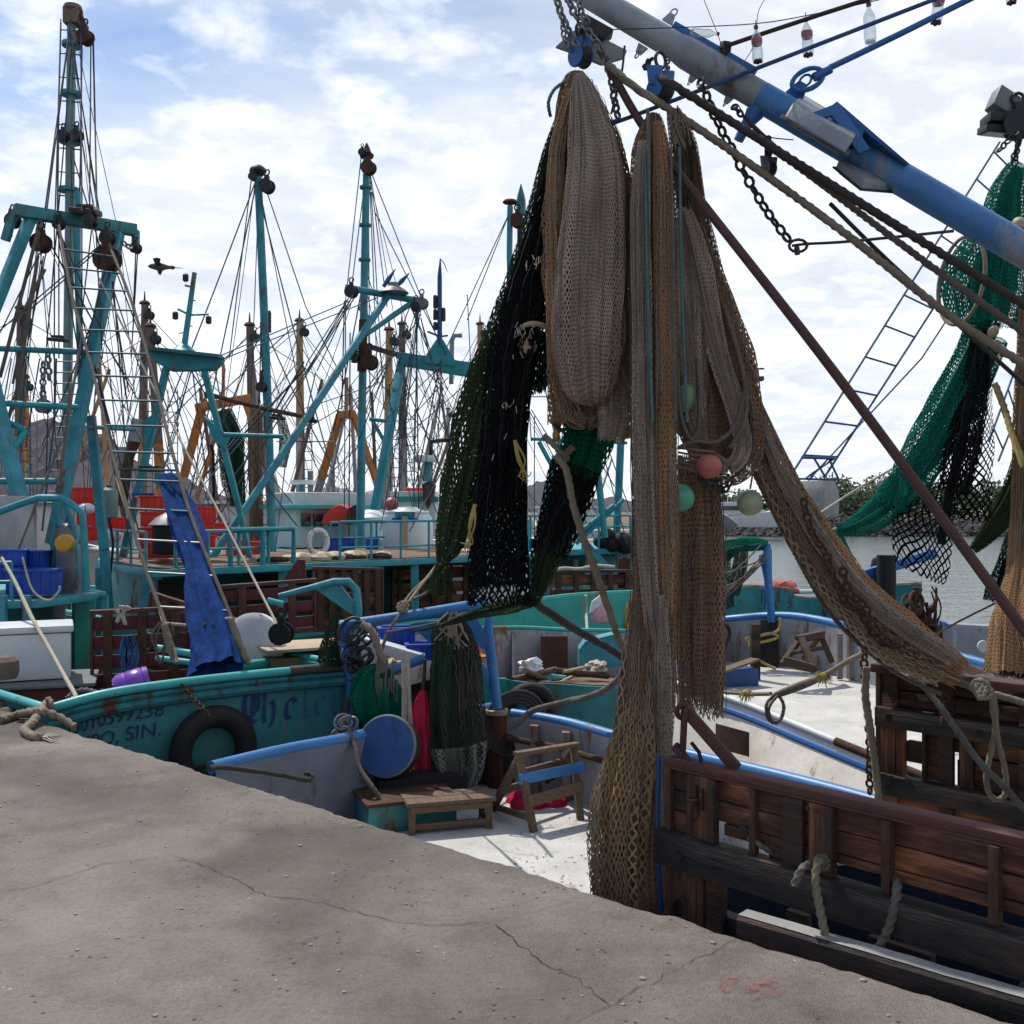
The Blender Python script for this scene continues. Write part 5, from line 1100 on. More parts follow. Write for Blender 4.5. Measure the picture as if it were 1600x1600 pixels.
def bundle(name, lab, layers, group='hanging nets', cat='net'):
    """layers: (path [(px,py,Y)], radii in px, folds, amp, material, seed, widen, depth)"""
    root_ = None
    for (pt, rpx, folds, amp, m, seed, widen, dp) in layers:
        q = pathm(pt, 9); Ys = [p[2] for p in pt]; Ym_ = sum(Ys)/len(Ys)
        if root_ is None: root_ = thing(name, lab, cat, V((q[-1].x, q[-1].y, min(p.z for p in q))), group)
        NOFIX[0] = True
        mb_ = sleeve(q, [r_*Ym_/1600 for r_ in rpx], folds, amp, 84 if folds < 9 else 120, seed, dp, widen=widen, ragged=.05)
        lay_ = mb_.build('net_layer', M[m], root_); NOFIX[0] = False
        if Ym_ < 10 and m in THR: loose(lay_, q, [r_*Ym_/1600 for r_ in rpx], THR[m], seed, dp)
    return root_
G3 = 'hanging nets'
bundle('drying_net', 'dark green net hung to dry behind the teal gantry leg, on the brown post', [([(350, 640, 24), (362, 690, 24), (366, 740, 24), (372, 790, 24)], [8, 18, 16, 10], 5, .3, 'ngreen', 5, 2, .7), ([(350, 640, 24.2), (362, 690, 24.2), (366, 740, 24.2), (372, 790, 24.2)], [5, 13, 12, 6], 5, .2, 'ngcore', 5, 1, .6)], G3)
bundle('drying_net', 'brown net bundle hung along a ladder behind the tall teal mast', [([(402, 640, 24), (402, 700, 24), (400, 760, 24), (402, 830, 24)], [7, 12, 10, 6], 5, .3, 'nbrown', 8, 2, .7), ([(402, 640, 24.2), (402, 700, 24.2), (400, 760, 24.2), (402, 830, 24.2)], [5, 9, 8, 5], 5, .2, 'ncore', 5, 1, .6)], G3)
bundle('drying_net', 'loose green net end fluttering right of the tall teal mast', [([(437, 650, 22), (445, 690, 22), (440, 730, 22)], [4, 9, 6], 4, .3, 'ngreen', 15, 2, .7)], G3)

# ================================================================== boat with the white tank
b5 = thing('tank_boat', 'teal boat carrying a big white tank on a railed deck, tall ringed mast', 'fishing boat', P(620, 880, 22))
z5 = P(0, 863, 21).z
a, b = P(520, 863, 20.2), P(720, 862, 22.5); a.z = b.z = z5
sl = [a, b, b+V((-2.5, 2.8, 0)), a+V((-2.5, 2.8, 0))]
MB().prism([p-V((0, 0, .14)) for p in sl], (0, 0, .14)).build('upper_deck', M['teal_light'], b5, .01)
railing(b5, [a+V((-.05, .05, 0)), b+V((-.05, .05, 0))], .62, 6, M['teal_clean'], .022, (.5,))
wall2([V((-4.5, 21.2, -.2)), V((-2.2, 21.0, -.2)), V((1.6, 23.5, -.1)), V((2.6, 27, 0))], -2.3, .06, M['teal_hull'], b5, 'hull')
mb = MB(); mb.box(V((-2.4, 22.6, .1)), 4.4, 2.0, 1.25, R(42)); mb.build('deckhouse', M['white'], b5, .03)
mb = MB(); mb.box(P(500, 812, 24), 1.9, 1.6, 1.25, R(35)); mb.build('wheelhouse', M['white'], b5, .03)
mb = MB(); mb.box(P(500, 792, 23.8), 2.2, 1.9, .1, R(35)); mb.build('wheelhouse_roof', M['teal_light'], b5, .02)
for k, x in enumerate((478, 497, 520)): MB().box(P(x, 812, 22.9+.1*k), .22, .06, .3, R(35)).build('window', M['glass'], b5, .01)
mb = MB(); mb.lathe(P(455, 803, 24), [(.3, 0), (.36, .2), (.3, .42), (.12, .52)], 18); mb.build('radome', M['whitep'], b5)
MB().tube([P(472, 790, 24), P(472, 756, 24)], .07, 8).build('radar_post', M['teal_clean'], b5); MB().lathe(P(472, 757, 24), [(.28, 0), (.3, .04), (.28, .1)], 18).build('radar', M['whitep'], b5)
ptube([(485, 795, 24.5), (485, 742, 24.5), (485, 736, 24.5)], 24.5, [4.5, 4.5, 4.8]).build('funnel', M['steel'], b5)
ptube([(573, 245, 22), (570, 400, 22), (566, 620, 22), (562, 900, 21.5)], 22, [5.5, 6, 6.3, 6.8], 14).build('mast', M['teal'], b5); m5 = b5.children[-1]
ptube([(568, 500, 21.8), (565, 580, 21.8)], 22, [7.2, 7.2], 12).build('rusty_sleeve', M['rust'], m5)
mb = MB()
for y in (293, 352, 406): MB().lathe(P(572-(y-245)*.015, y, 22), [(.13, -.025), (.13, .025)], 16).build('ring_plate', M['teal_old'], m5)
MB().lathe(P(573, 242, 22), [(.14, -.06), (.16, 0), (.1, .05), (.06, .16), (.01, .26)], 12).build('masthead', M['rust'], m5)
pulley(MB(), P(576, 262, 21.8), .3).build('block', M['rust'], m5); pulley(MB(), P(566, 238, 21.8), .16).build('block', M['darkmetal'], m5); pulley(MB(), P(577, 566, 21.6), .34).build('block', M['rust'], m5); pulley(MB(), P(555, 558, 21.6), .2).build('block', M['darkmetal'], m5)
mb = MB()
for k in range(6): mb.torus(P(554, 545+k*4, 21.6), .06, .02, (0, .1, 1), 10, 5)
mb.build('spring', M['darkmetal'], m5)
MB().beam(P(562, 860, 21.3), P(562, 900, 21.3), .34, .3).build('mast_step', M['rust'], m5)
# gantry with plate and aerials
Y5 = 24.0
mb = MB(); mb.prism([P(x, y, Y5) for x, y in ((612, 548), (752, 568), (752, 590), (735, 588), (628, 570))], (0, .3, 0)); g6 = mb.build('gantry_beam', M['teal_clean'], b5, .02)
MB().prism([P(x, y, Y5-.05) for x, y in ((662, 560), (682, 530), (692, 530), (713, 566), (712, 572), (662, 566))], (0, .4, 0)).build('mast_gusset', M['teal_clean'], g6)
MB().beam(P(572, 540, 22.5), P(618, 554, 24), .08, .10).build('strut', M['rust'], g6)
ptube([(687, 532), (687, 432), (688, 404), (693, 410), (699, 424)], Y5, [4, 3.6, .9, .7, .5]).build('aerial_mast', M['bluewire'], g6)
for (x, y0, y1) in ((680, 461, 482), (680, 483, 500), (680, 503, 516), (693, 481, 502)): MB().lathe(P(x, y1, Y5), [(.04, 0), (.05, .03), (.05, (y1-y0)*Y5/1600-.03), (.03, (y1-y0)*Y5/1600)], 8).build('aerial', M['darkmetal'], g6)
MB().tube([P(668, 518, Y5), P(688, 526, Y5), P(700, 524, Y5)], .025, 6).build('aerial_arm', M['bluewire'], g6)
ptube([(705, 600), (706, 533), (710, 524), (722, 524)], Y5+1, 3.8).build('vent_pipe', M['greypole'], b5)
def leg5(a, b, w_): MB().beam(P(a[0], a[1], Y5+.15), P(b[0], b[1], Y5-1.4), w_*Y5/1600, w_*Y5/1600*.8).build('gantry_leg', M['teal_clean'], b5, .012)
leg5((628, 565), (576, 852), 12.5); leg5((738, 580), (770, 850), 12.5)
for a_, b_ in (((577, 655), (612, 659)), ((582, 657), (603, 694)), ((560, 480), (580, 500))): ptube([a_, b_], Y5-.4, 3).build('crossbar', M['teal_clean'], b5)
pline(b5, [((575, 250, 22), (605, 480)), ((577, 262, 22), (690, 545)), ((585, 330, 22), (700, 560)), ((565, 240, 22), (540, 470)), ((568, 300, 22), (548, 460)), ((578, 290, 22), (590, 600)), ((580, 300, 22), (600, 640)), ((576, 350, 22), (578, 640)), ((610, 600), (585, 680)), ((650, 590), (560, 760)), ((645, 485), (700, 610)), ((652, 480), (612, 600)),
           ((700, 590), (600, 700)), ((620, 580), (660, 860)), ((608, 600), (622, 860)), ((612, 620), (690, 820)), ((740, 590), (590, 720)), ((630, 590), (700, 760)), ((562, 620), (445, 690)), ((720, 600), (640, 860)), ((797, 330, 26), (730, 500)), ((797, 330, 26), (648, 650)), ((690, 600), (675, 700)), ((590, 600), (470, 640)), ((610, 560), (595, 600)), ((575, 580), (690, 700)), ((730, 460), (733, 520)), ((733, 520), (736, 590))], Y5, M['tealwire'], .85)
pline(b5, [((640, 830, 20), (715, 690)), ((650, 480), (655, 860)), ((547, 520, 22), (545, 860, 22)), ((538, 470, 22), (534, 640, 22))], Y5, M['wire'], 1.1)
# white tank
o = thing('water_tank', 'big white ribbed plastic tank standing on the teal upper deck', 'tank', P(637, 862, 21.4))
c_ = P(637, 862, 21.4); MB().lathe(c_, [(.42, 0), (.50, .06), (.53, .2), (.535, .55), (.50, .72), (.38, .84), (.22, .90), (.2, .93), (.02, .94)], 36).build('body', M['whitep'], o)
mb = MB()
for a_ in (-1.9, -1.25): 
    v_ = V((math.cos(a_), math.sin(a_), 0)); mb.hexa(c_+v_*.52+V((0, 0, .68)), v_.cross(V((0, 0, 1)))*.09, v_*.05, V((0, 0, .03)))
mb.build('lug', M['bluep'], o); v_ = V((math.cos(-1.58), math.sin(-1.58), 0))
MB().hexa(c_+v_*.535+V((0, 0, .38)), (.06, 0, 0), (0, .012, 0), (0, 0, .36)).build('strap', M['fcream'], o); MB().hexa(c_+v_*.5+V((0, 0, .78)), (.2, 0, 0), (0, .04, 0), (0, 0, .05)).build('strap_head', M['teal'], o)
MB().torus(c_+V((0, 0, .82)), .42, .03, (0, 0, 1), 36, 8).build('rim', M['whitep'], o)
o = thing('second_tank', 'white rounded tank half hidden behind the big white tank', 'tank', P(590, 850, 23)); MB().lathe(P(585, 850, 23), [(.4, 0), (.5, .1), (.5, .6), (.3, .75), (.02, .8)], 28).build('body', M['whitep'], o)
solo('bundle_of_sacks', MB().ball(P(672, 852, 21.5), .22, 12, .6).ball(P(656, 858, 21.5), .14, 12, .7).ball(P(665, 846, 21.6), .15, 12, .7), M['whitep'], 'crumpled white sacks at the foot of the white tank', 'sacks')
solo('gas_can', MB().box(P(672, 861, 21.2), .3, .2, .1), M['red'], 'flat red can under the white sacks', 'can', None, .02)
cstack(524, 862, 19.6, 1, .28, .38, R(20), 'bluep', ['blue fish crate right of the red and white life ring'], G2)
cstack(545, 862, 20.0, 1, .28, .22, R(20), 'bluep', ['narrow blue fish crate at the foot of the ringed mast'], G2)
cstack(582, 862, 20.6, 1, .27, .24, R(20), 'bluep', ['blue fish crate between the ringed mast and the white tank'], G2)
lr = thing('life_ring', 'red and white life ring hung on the teal railing', 'life ring', P(497, 860, 18.2))
c_ = P(497, 847, 18.2); axl = V((.6, -1, 0)); MB().torus(c_, .17, .05, axl, 32, 10, st=1.25, dirv=(0, 0, 1)).build('ring', M['whitep'], lr)
for k in range(4):
    a_ = axl.normalized(); e1 = V((0, 0, 1)); e2 = a_.cross(e1); th = k*math.pi/2+.5; MB().torus(c_+e1*math.cos(th)*.212+e2*math.sin(th)*.17, .0505, .006, e2*math.cos(th)-e1*math.sin(th)*1.25, 14, 6).build('red_band', M['red'], lr)
o = thing('red_cowl', 'red and brown canvas heap over the deck left of the ringed mast', 'cover', P(530, 815, 22)); mb = MB(); mb.prism([P(500, 818, 22.5), P(515, 795, 22.5), P(530, 788, 22.5), P(548, 796, 22.5), P(545, 820, 22.5)], (.1, .8, 0)); mb.build('cover', M['red'], o, .03); mb = MB(); mb.prism([P(540, 820, 22.3), P(543, 795, 22.3), P(556, 788, 22.3), P(560, 820, 22.3)], (0, .6, 0)); mb.build('flap', M['rust'], o, .02)
# more background house fittings behind the tank
o = thing('wheelhouse', 'white wheelhouse with a teal roof and a red box on it behind the white tank', 'wheelhouse', P(640, 830, 30))
mb = MB(); mb.box(P(648, 803, 30), 1.3, 1.2, 1.3); mb.build('walls', M['white'], o, .02); mb = MB(); mb.box(P(647, 780, 30), 1.5, 1.3, .14); mb.build('roof', M['mint'], o); mb = MB(); mb.box(P(648, 771, 30), .55, .4, .32); mb.build('box', M['red'], o, .02)
mb = MB(); mb.prism([P(661, 780, 29), P(659, 756, 29), P(668, 752, 29), P(680, 757, 29), P(676, 778, 29), P(668, 795, 29)], (0, .5, 0)); mb.build('cowl_vent', M['rustred'], o, .03)
MB().tube([P(669, 752, 29), P(668, 720, 29)], [.13, .09], 10).build('radar_post', M['teal_clean'], o); MB().lathe(P(665, 722, 29), [(.34, 0), (.38, .08), (.36, .18)], 18).build('radar', M['whitep'], o)
ptube([(672, 780, 30), (673, 712, 30), (673, 690, 30), (702, 687, 30)], 30, 3.6).build('exhaust', M['black'], o); mb = MB(); mb.ball(P(612, 787, 28), .2, 14, .9); solo('buoy', mb, M['fpink'], 'faded red round buoy above the white tank', 'buoy')

# ================================================================== boat behind the black net
b6 = thing('teal_trawler', 'teal trawler with a railed upper deck seen past the black net, twin masts', 'fishing boat', P(880, 900, 26))
Y6 = 25.0
sl = [P(800, 872, 23.5), P(985, 858, 26), P(985, 852, 30), P(780, 856, 29)]
for p in sl: p.z = .55
MB().prism(sl, (0, 0, .14)).build('upper_deck', M['teal_clean'], b6, .01); railing(b6, [sl[0]+V((0, .05, .14)), sl[1]+V((0, .05, .14))], .82, 7, M['teal_clean'], .026, (.33, .66))
wall2([V((-.5, 23.4, -.2)), V((2.8, 25.6, -.1)), V((3.2, 30, 0))], -2.3, .06, M['teal_hull'], b6, 'hull')
mb = MB(); mb.box(P(900, 895, 27), 4.2, 1.6, 1.3, R(20)); mb.build('deckhouse', M['teal_old'], b6, .03); mb = MB(); mb.box(P(985, 890, 28), 1.0, 1.0, 1.2); mb.build('deckhouse', M['white'], b6, .03)
for x in (900, 918, 930): MB().box(P(x, 893, 25.9), .12, .1, .6).build('stanchion', M['greywall'], b6)
ptube([(797, 322, 26), (796, 400, 26), (800, 520, 26), (818, 650, 25), (820, 880, 24.5)], 26, [4.5, 4.6, 5, 5.5, 6], 12).build('mast', M['teal'], b6); m6 = b6.children[-1]
MB().lathe(P(797, 318, 26), [(.16, 0), (.2, .03), (.16, .08)], 12).build('masthead', M['rust'], m6); MB().lathe(P(814, 330, 26.3), [(.13, -.1), (.12, .3), (.1, .34), (.1, .38), (.01, .7)], 8).build('spire', M['teal_old'], m6); pulley(MB(), P(808, 345, 26), .36).build('block', M['rust'], m6); pulley(MB(), P(811, 657, 24.8), .3).build('block', M['darkmetal'], m6)
ptube([(812, 330, 26.3), (812, 480, 26.3), (812, 650, 26)], 26.2, [4, 4, 4.5]).build('second_mast', M['teal_old'], b6)
ptube([(972, 640, 26), (967, 760, 26), (962, 870, 26)], 26, 6).build('gantry_post', M['teal'], b6)
for a_, b_, r_ in (((868, 712), (840, 855), 5.5), ((842, 690), (866, 735), 3.6), ((930, 700), (945, 840), 5.5), ((960, 790), (860, 870), 4.5), ((830, 686), (980, 692), 2.6), ((872, 680), (885, 800), 3.5), ((975, 780), (900, 850), 3)): ptube([a_, b_], Y6, r_).build('gantry_leg', M['teal_clean'], b6)
MB().beam(P(905, 838, 25), P(965, 905, 25), .12, .16).build('ladder', M['teal_clean'], b6)
pline(b6, [((820, 520), (830, 690)), ((815, 420), (870, 700)), ((826, 640), (900, 780)), ((830, 640), (950, 830)), ((900, 680), (850, 760)), ((940, 650), (890, 700)), ((950, 700), (985, 800)), ((940, 700), (980, 850)), ((890, 640), (960, 760)), ((835, 650), (835, 860)), ((826, 620), (960, 620)), ((910, 700), (960, 640)), ((780, 470), (730, 600)), ((745, 620), (700, 860, 22))], Y6, M['tealwire'], .9)
pline(b6, [((833, 300, 24), (690, 860, 20))], 24, M['bluewire'], 2.0)
pline(b6, [((843, 300, 24), (702, 860, 20))], 24, M['bluewire'], .9)
for k in range(9):
    y = 470+k*42; x = 833-(y-300)*.2554; pline(b6, [((x, y, 22.5), (x+10, y+1, 22.5))], 22.5, M['bluewire'], 1.1, 'rung')
mb = MB()
for k, (x, y) in enumerate(((940, 838), (955, 842), (972, 838), (948, 828), (978, 845))): mb.ball(P(x, y+8, 25.6), .22+.04*(k % 3), 12, .8)
solo('bin_bag', mb, M['black'], 'heap of black bags on the railed deck by the teal gantry post', 'bags')
solo('crate_pair', MB().box(P(800, 838, 24.2), .5, .4, .3, .3).box(P(820, 850, 24), .4, .3, .2), M['bluep'], 'blue boxes on the teal upper deck behind the black net', 'boxes', None, .02)

# otter boards standing further back
d1 = board_door('trawl_door', 'rusty brown slatted trawl door with pale top edge below the life ring', P(490, 886, 15.2), (.93, .36, -.04), up, 1.05, .95, .07, 6, 3, 'woodh', 'rust')
board_door('trawl_door', 'brown slatted trawl door standing under the tank deck behind the blue gallows', P(612, 884, 18), (.93, .36, .02), up, 1.5, .8, .07, 5, 3, 'woodh', 'rust')
d3 = board_door('trawl_door', 'dark brown trawl door with ragged posts at its end behind the thick tan rope', P(858, 892, 16.5), (.98, .2, .0), up, 1.45, .75, .07, 5, 3, 'woodh', 'rust')
for x in (968, 974, 981): MB().beam(P(x, 935, 16.9), P(x+random.uniform(-2, 2), 864+random.uniform(0, 10), 16.9), .07, .07).build('post', M['rust'], d3)
mb = MB(); mb.tube(smooth([P(862, 893, 16.2), P(880, 888, 16.3), P(905, 889, 16.4), P(930, 884, 16.5), P(960, 886, 16.6)], 5), .03, 6); solo('rope', mb, M['ropepale'], 'pale rope lying along the top of the dark brown trawl door', 'rope')

# ================================================================== mint green boat between
b7 = thing('mint_boat', 'mint green open boat with rust streaks and a cluttered foredeck lying between the others', 'fishing boat', P(880, 1000, 12.5))
up7 = smooth([P(700, 972, 13.4), P(790, 950, 13.6), P(860, 934, 13.9), P(940, 927, 14.4), P(1060, 922, 15.0)], 5)
wall2(up7, -2.2, .05, M['mint'], b7, 'hull', -1); MB().tube(up7, .03, 8).build('rail', M['mint'], b7)
lo7 = smooth([P(560, 1006, 11.0), P(660, 990, 11.6), P(800, 984, 12.3), P(880, 987, 12.5), P(1000, 990, 12.8), P(1110, 998, 13)], 5)
wall2(lo7, -2.2, .05, M['greywall'], b7, 'bulwark', -.55); MB().tube([p+V((0, 0, .02)) for p in lo7], .032, 8).build('rail', M['mint'], b7)
for x in (800, 842, 888, 930):
    i = min(range(len(lo7)), key=lambda k: abs(800+lo7[k].x/lo7[k].y*1600-x)); p = lo7[i]; MB().prism([p+V((0, -.06, 0)), p+V((0, -.30, -.62)), p+V((0, -.02, -.62))], (.03, 0, 0)).build('frame', M['greywall'], b7)
mb = MB(); mb.hexa(P(866, 1020, 12.2), (.16, 0, 0), (0, .02, 0), (0, 0, .2)); mb.build('patch_plate', M['rustred'], b7)
nr7 = smooth([P(735, 1045, 10.6), P(800, 1062, 10.6), P(880, 1068, 10.6), P(965, 1072, 10.8), P(1080, 1060, 11.5)], 5)
wall2(nr7, -2.2, .05, M['teal_old'], b7, 'hull_side', -.9); 
dk7 = [V((p.x, p.y, p.z+.01)) for p in nr7]+[V((p.x, p.y, -.42)) for p in lo7[::-1]]
MB().add(dk7, [tuple(range(len(dk7)))]).build('deck', M['plank'], b7)
MB().prism([P(745, 1062, 10.2), P(790, 1060, 10.2), P(795, 1098, 10.2), P(757, 1102, 10.2)], (0, .05, 0)).build('teal_panel', M['mint'], b7)
ptube([(436, 931, 11.4), (480, 920, 11.4), (522, 909, 11.5), (545, 909, 11.5), (556, 921, 11.5), (560, 950, 11.5), (558, 1010, 11.4)], 11.5, [4, 5, 6, 6.5, 6.5, 6.5, 6]).build('gallows_bar', M['teal'], b7)
MB().prism([P(495, 922, 11.5), P(530, 912, 11.5), P(556, 945, 11.5), P(556, 965, 11.5)], (0, .05, 0)).build('gallows_gusset', M['teal'], b7)
MB().prism([P(556, 970, 11.0), P(566, 970, 11.0), P(566, 1050, 11.0), P(556, 1050, 11.0)], (0, .05, 0)).build('gallows_plate', M['teal_old'], b7)
ptube([(418, 938, 11.5), (442, 944, 11.5)], 11.5, 5).build('pipe_stub', M['teal_light'], b7)
MB().prism([P(905, 1015, 11.9), P(915, 1002, 12), P(965, 990, 12), P(972, 1040, 12), P(950, 1044, 12), P(905, 1044, 11.9)], (0, .3, 0)).build('winch_frame', M['teal'], b7)
tyre(P(829, 1108, 9.95), .26, .15, (.15, -1, .1), 'black tyre fender hanging on the mint boat behind the blue rail', 'tyre fenders')
rr = random.Random(12)
for i, (x0, y0, x1, y1, mm, lab) in enumerate(((800, 1062, 868, 1046, 'plank', 'grey wooden pole lying on the mint boat deck, nearest the blue post'), (815, 1070, 850, 1056, 'steel', 'short steel pipe lying among scrap on the mint boat deck'), (866, 1048, 950, 1056, 'rust', 'rusty pipe lying across the mint boat deck'), (860, 1058, 882, 1060, 'teal_light', 'short pale teal pipe on the mint boat deck'),
    (808, 1078, 845, 1062, 'steel', 'bent grey pipe at the near edge of the mint boat deck'), (880, 1050, 925, 1040, 'planklight', 'pale thin batten resting on the rusty pipe'), (868, 1070, 905, 1052, 'planklight', 'pale plank end leaning over the mint boat edge'), (820, 1048, 860, 1066, 'plank', 'dark batten lying crosswise on the mint boat deck'))):
    solo('pipe' if mm in ('steel', 'rust', 'teal_light') else 'batten', MB().tube([P(x0, y0, 10.75), P(x1, y1, 11.2)], .035 if mm != 'planklight' else .02, 8), M[mm], lab, 'pipe' if mm in ('steel', 'rust', 'teal_light') else 'batten', 'scrap on the mint boat deck')
def rag(c, r_, m, lab, seed, name='rag', cat='rag', n=9):
    q = random.Random(seed); mb_ = MB()
    ico_ = bmesh.new(); bmesh.ops.create_icosphere(ico_, subdivisions=3, radius=1); vv = [v.co.copy() for v in ico_.verts]; ff = [tuple(v.index for v in f.verts) for f in ico_.faces]; ico_.free()
    mb_.add([V(c)+V((v.x*r_*1.2, v.y*r_, max(-.4, v.z)*r_*.7))*(1+.55*mnoise.noise(v*1.7+V((seed, 0, 0)))+.3*mnoise.noise(v*4+V((seed, 0, 0)))) for v in vv], ff)
    return solo(name, mb_, M[m], lab, cat)
rag(P(828, 1042, 11.1), .12, 'whitep', 'white crumpled sack on the mint boat deck', 3, 'sack', 'sack'); rag(P(930, 1044, 11.2), .11, 'ropepale', 'pale tangle of cord at the right of the mint boat deck', 6, 'cord_tangle', 'cord')
rag(P(740, 1028, 10.4), .10, 'orange', 'orange can seen under the blue gallows leg', 8, 'fuel_can', 'can')
solo('fuel_can', MB().lathe(P(738, 1022, 10.3), [(.08, 0), (.085, .02), (.085, .16), (.04, .2), (.03, .24)], 16), M['red'], 'small red fuel can beside the blue gallows leg', 'can')
cstack(622, 1012, 10.4, 1, .22, .36, R(10), 'bluep', ['blue fish crate under the blue gallows bar'], G2); cstack(660, 1030, 10.2, 1, .17, .36, R(10), 'bluep', ['blue fish crate beside the dark hanging net under the gallows'], G2)
cstack(630, 1024, 10.3, 1, .1, .46, R(-20), 'red', ['flat red fish tray under the blue crate below the gallows'], G1)
solo('foam_board', MB().hexa(P(608, 1014, 10.0), (.34, .02, -.10), (0, .12, 0), (.01, 0, .05)), M['whitep'], 'white foam slab tilted under the blue gallows', 'slab', None, .01)
rag(P(582, 1002, 10.3), .11, 'whitep', 'white plastic jug left of the foam slab', 11, 'jug', 'jug')
rag(P(612, 1045, 9.6), .13, 'planklight', 'brown sack below the foam slab', 14, 'sack', 'sack')
# pink bag hung on the mint rail
o = thing('carrier_bag', 'pink and white plastic bag hung on the mint green rail', 'bag', P(940, 975, 13.6)); mb = MB(); mb.lathe(P(940, 974, 13.6), [(.02, 0), (.11, .02), (.15, .09), (.14, .18), (.09, .28), (.05, .34)], 16, (-.15, 0, 1), (1, .7)); mb.build('bag', M['pinkp'], o); mb = MB(); mb.prism([P(921, 958, 13.5), P(925, 940, 13.5), P(940, 928, 13.5), P(948, 935, 13.5), P(930, 955, 13.5)], (0, .06, 0)); mb.build('tied_neck', M['whitep'], o, .01)
ropething([P(915, 930, 14.0), P(916, 960, 14.0), P(918, 990, 13)], .02, 'ropepale', 'pale rope hanging beside the pink bag on the mint rail', 'rope', None, False)
for k, x in enumerate((978, 988)): solo('yellow_post', MB().tube([P(x, 935, 14.6), P(x+3, 985, 14.5)], .045, 8), M['yellow'], ('left' if k == 0 else 'right')+' one of two yellow posts behind the tan hanging net', 'post', 'yellow posts')

# ================================================================== boats past the rafted boat, at the right
b8 = thing('turquoise_boat', 'turquoise boat with faded dark lettering moored past the grey bulwark', 'fishing boat', P(1230, 960, 19))
h8 = smooth([P(1085, 930, 17.6), P(1140, 922, 17.8), P(1168, 917, 18), P(1232, 922, 18.4), P(1236, 932, 18.5), P(1270, 936, 19), P(1310, 930, 19.2), P(1360, 918, 18.5), P(1440, 912, 18)], 4)
wall2(h8, -2.2, .06, mat('turquoise_hull', (.02, .22, .24), .3, .35, rc=(.06, .04, .03), rough=.6), b8, 'hull', -.9); MB().tube(h8, .045, 8).build('rail', M['stn'], b8)
mb = MB(); mb2 = MB(); org = P(1184, 950, 17.95); 
for i, chh in enumerate('Jes'): pen(mb, GL[chh], org+V((.22*i+(.06 if i else 0), .05*i*.3, 0)), V((1, .12, 0)), V((0, 0, 1)), .30 if i == 0 else .22, V((0, -.03, 0)), .15)
mb.build('name_lettering', M['ink'], b8)
vs_, fs_ = text_mesh('212', .13, .002); org = P(1185, 966, 17.9); MB().add([org+V((v.x, v.x*.12-.02-v.z, v.y)) for v in vs_], fs_).build('lettering', M['ink'], b8)
rag(P(1220, 920, 18.6), .22, 'fpink', 'salmon coloured crate cover on the turquoise boat', 21, 'cover', 'cover')
mb = MB(); mb.tube(smooth([P(1232, 925, 18.5), P(1275, 924, 18.8), P(1320, 922, 19), P(1400, 920, 18.5)], 4), .04, 8); mb.build('inner_rail', M['white'], b8)
# dark bollards and blue davit
MB().lathe(P(1374, 935, 17), [(.14, 0), (.14, .55), (.11, .66), (.02, .72)], 16).build('bollard', M['black'], b8); MB().lathe(P(1385, 940, 16.5), [(.15, 0), (.15, .75)], 14).build('bollard', M['black'], b8)
mb = MB(); mb.beam(P(1345, 900, 16.6), P(1460, 864, 17.2), .10, .16); mb.build('davit_arm', M['blue'], b8, .01); mb = MB(); mb.prism([P(1390, 886, 16.8), P(1400, 884, 16.8), P(1393, 905, 16.8)], (0, .1, 0)); mb.build('davit_gusset', M['blue'], b8)
bundle('draped_net', 'bright green net heaped over the blue gallows of the rafted boat', [([(1118, 880, 16.3), (1140, 858, 16.2), (1170, 850, 16.1), (1200, 852, 16)], [8, 12, 12, 6], 4, .3, 'nbright', 31, 1.6, .8), ([(1130, 862, 16.1), (1125, 890, 16.0), (1132, 930, 15.8), (1140, 950, 15.8)], [10, 14, 12, 6], 5, .3, 'ngreen', 33, 2, .7), ([(1160, 858, 15.9), (1155, 890, 15.9), (1148, 930, 15.8)], [7, 10, 6], 4, .3, 'nolive', 35, 2, .7)], G3)
mb = MB()
for k in range(7):
    x = 1112+random.uniform(0, 20); mb.tube(sag(P(x, 905+random.uniform(-5, 40), 15.6), P(1196+random.uniform(-8, 8), 850+random.uniform(-5, 30), 15.8), .03), .012, 5)
mb.build('frayed_rope', M['ropegrey'], b2)
b9 = thing('grey_boat', 'grey inside bulwark of a boat with blue rails at the far right', 'fishing boat', P(1540, 1010, 15))
w9 = [P(1440, 995, 15.6), P(1470, 978, 15.8), P(1560, 983, 15.2), P(1680, 990, 14.4)]; wall2(w9, -2.2, .05, M['greywall'], b9, 'bulwark', -1.2); MB().tube([p+V((0, 0, .02)) for p in w9], .045, 8).build('rail', M['greywall'], b9); MB().tube([p+V((0, 0, .03)) for p in w9[:2]]+[P(1485, 979, 15.7)], .06, 8).build('rail', M['blue_rail'], b9)
for x in (1492, 1548): MB().beam(P(x, 985, 15.4), P(x, 1022, 15.3), .05).build('frame', M['greywall'], b9)
MB().lathe(P(1536, 1010, 14.9), [(.02, 0), (.09, .0), (.09, .03)], 20, (0, -1, 0)).build('scupper', M['white'], b9)
mb = MB(); mb.box(P(1540, 1040, 15.6), 3.2, .8, .02); mb.build('deck', M['deckwhite'], b9)

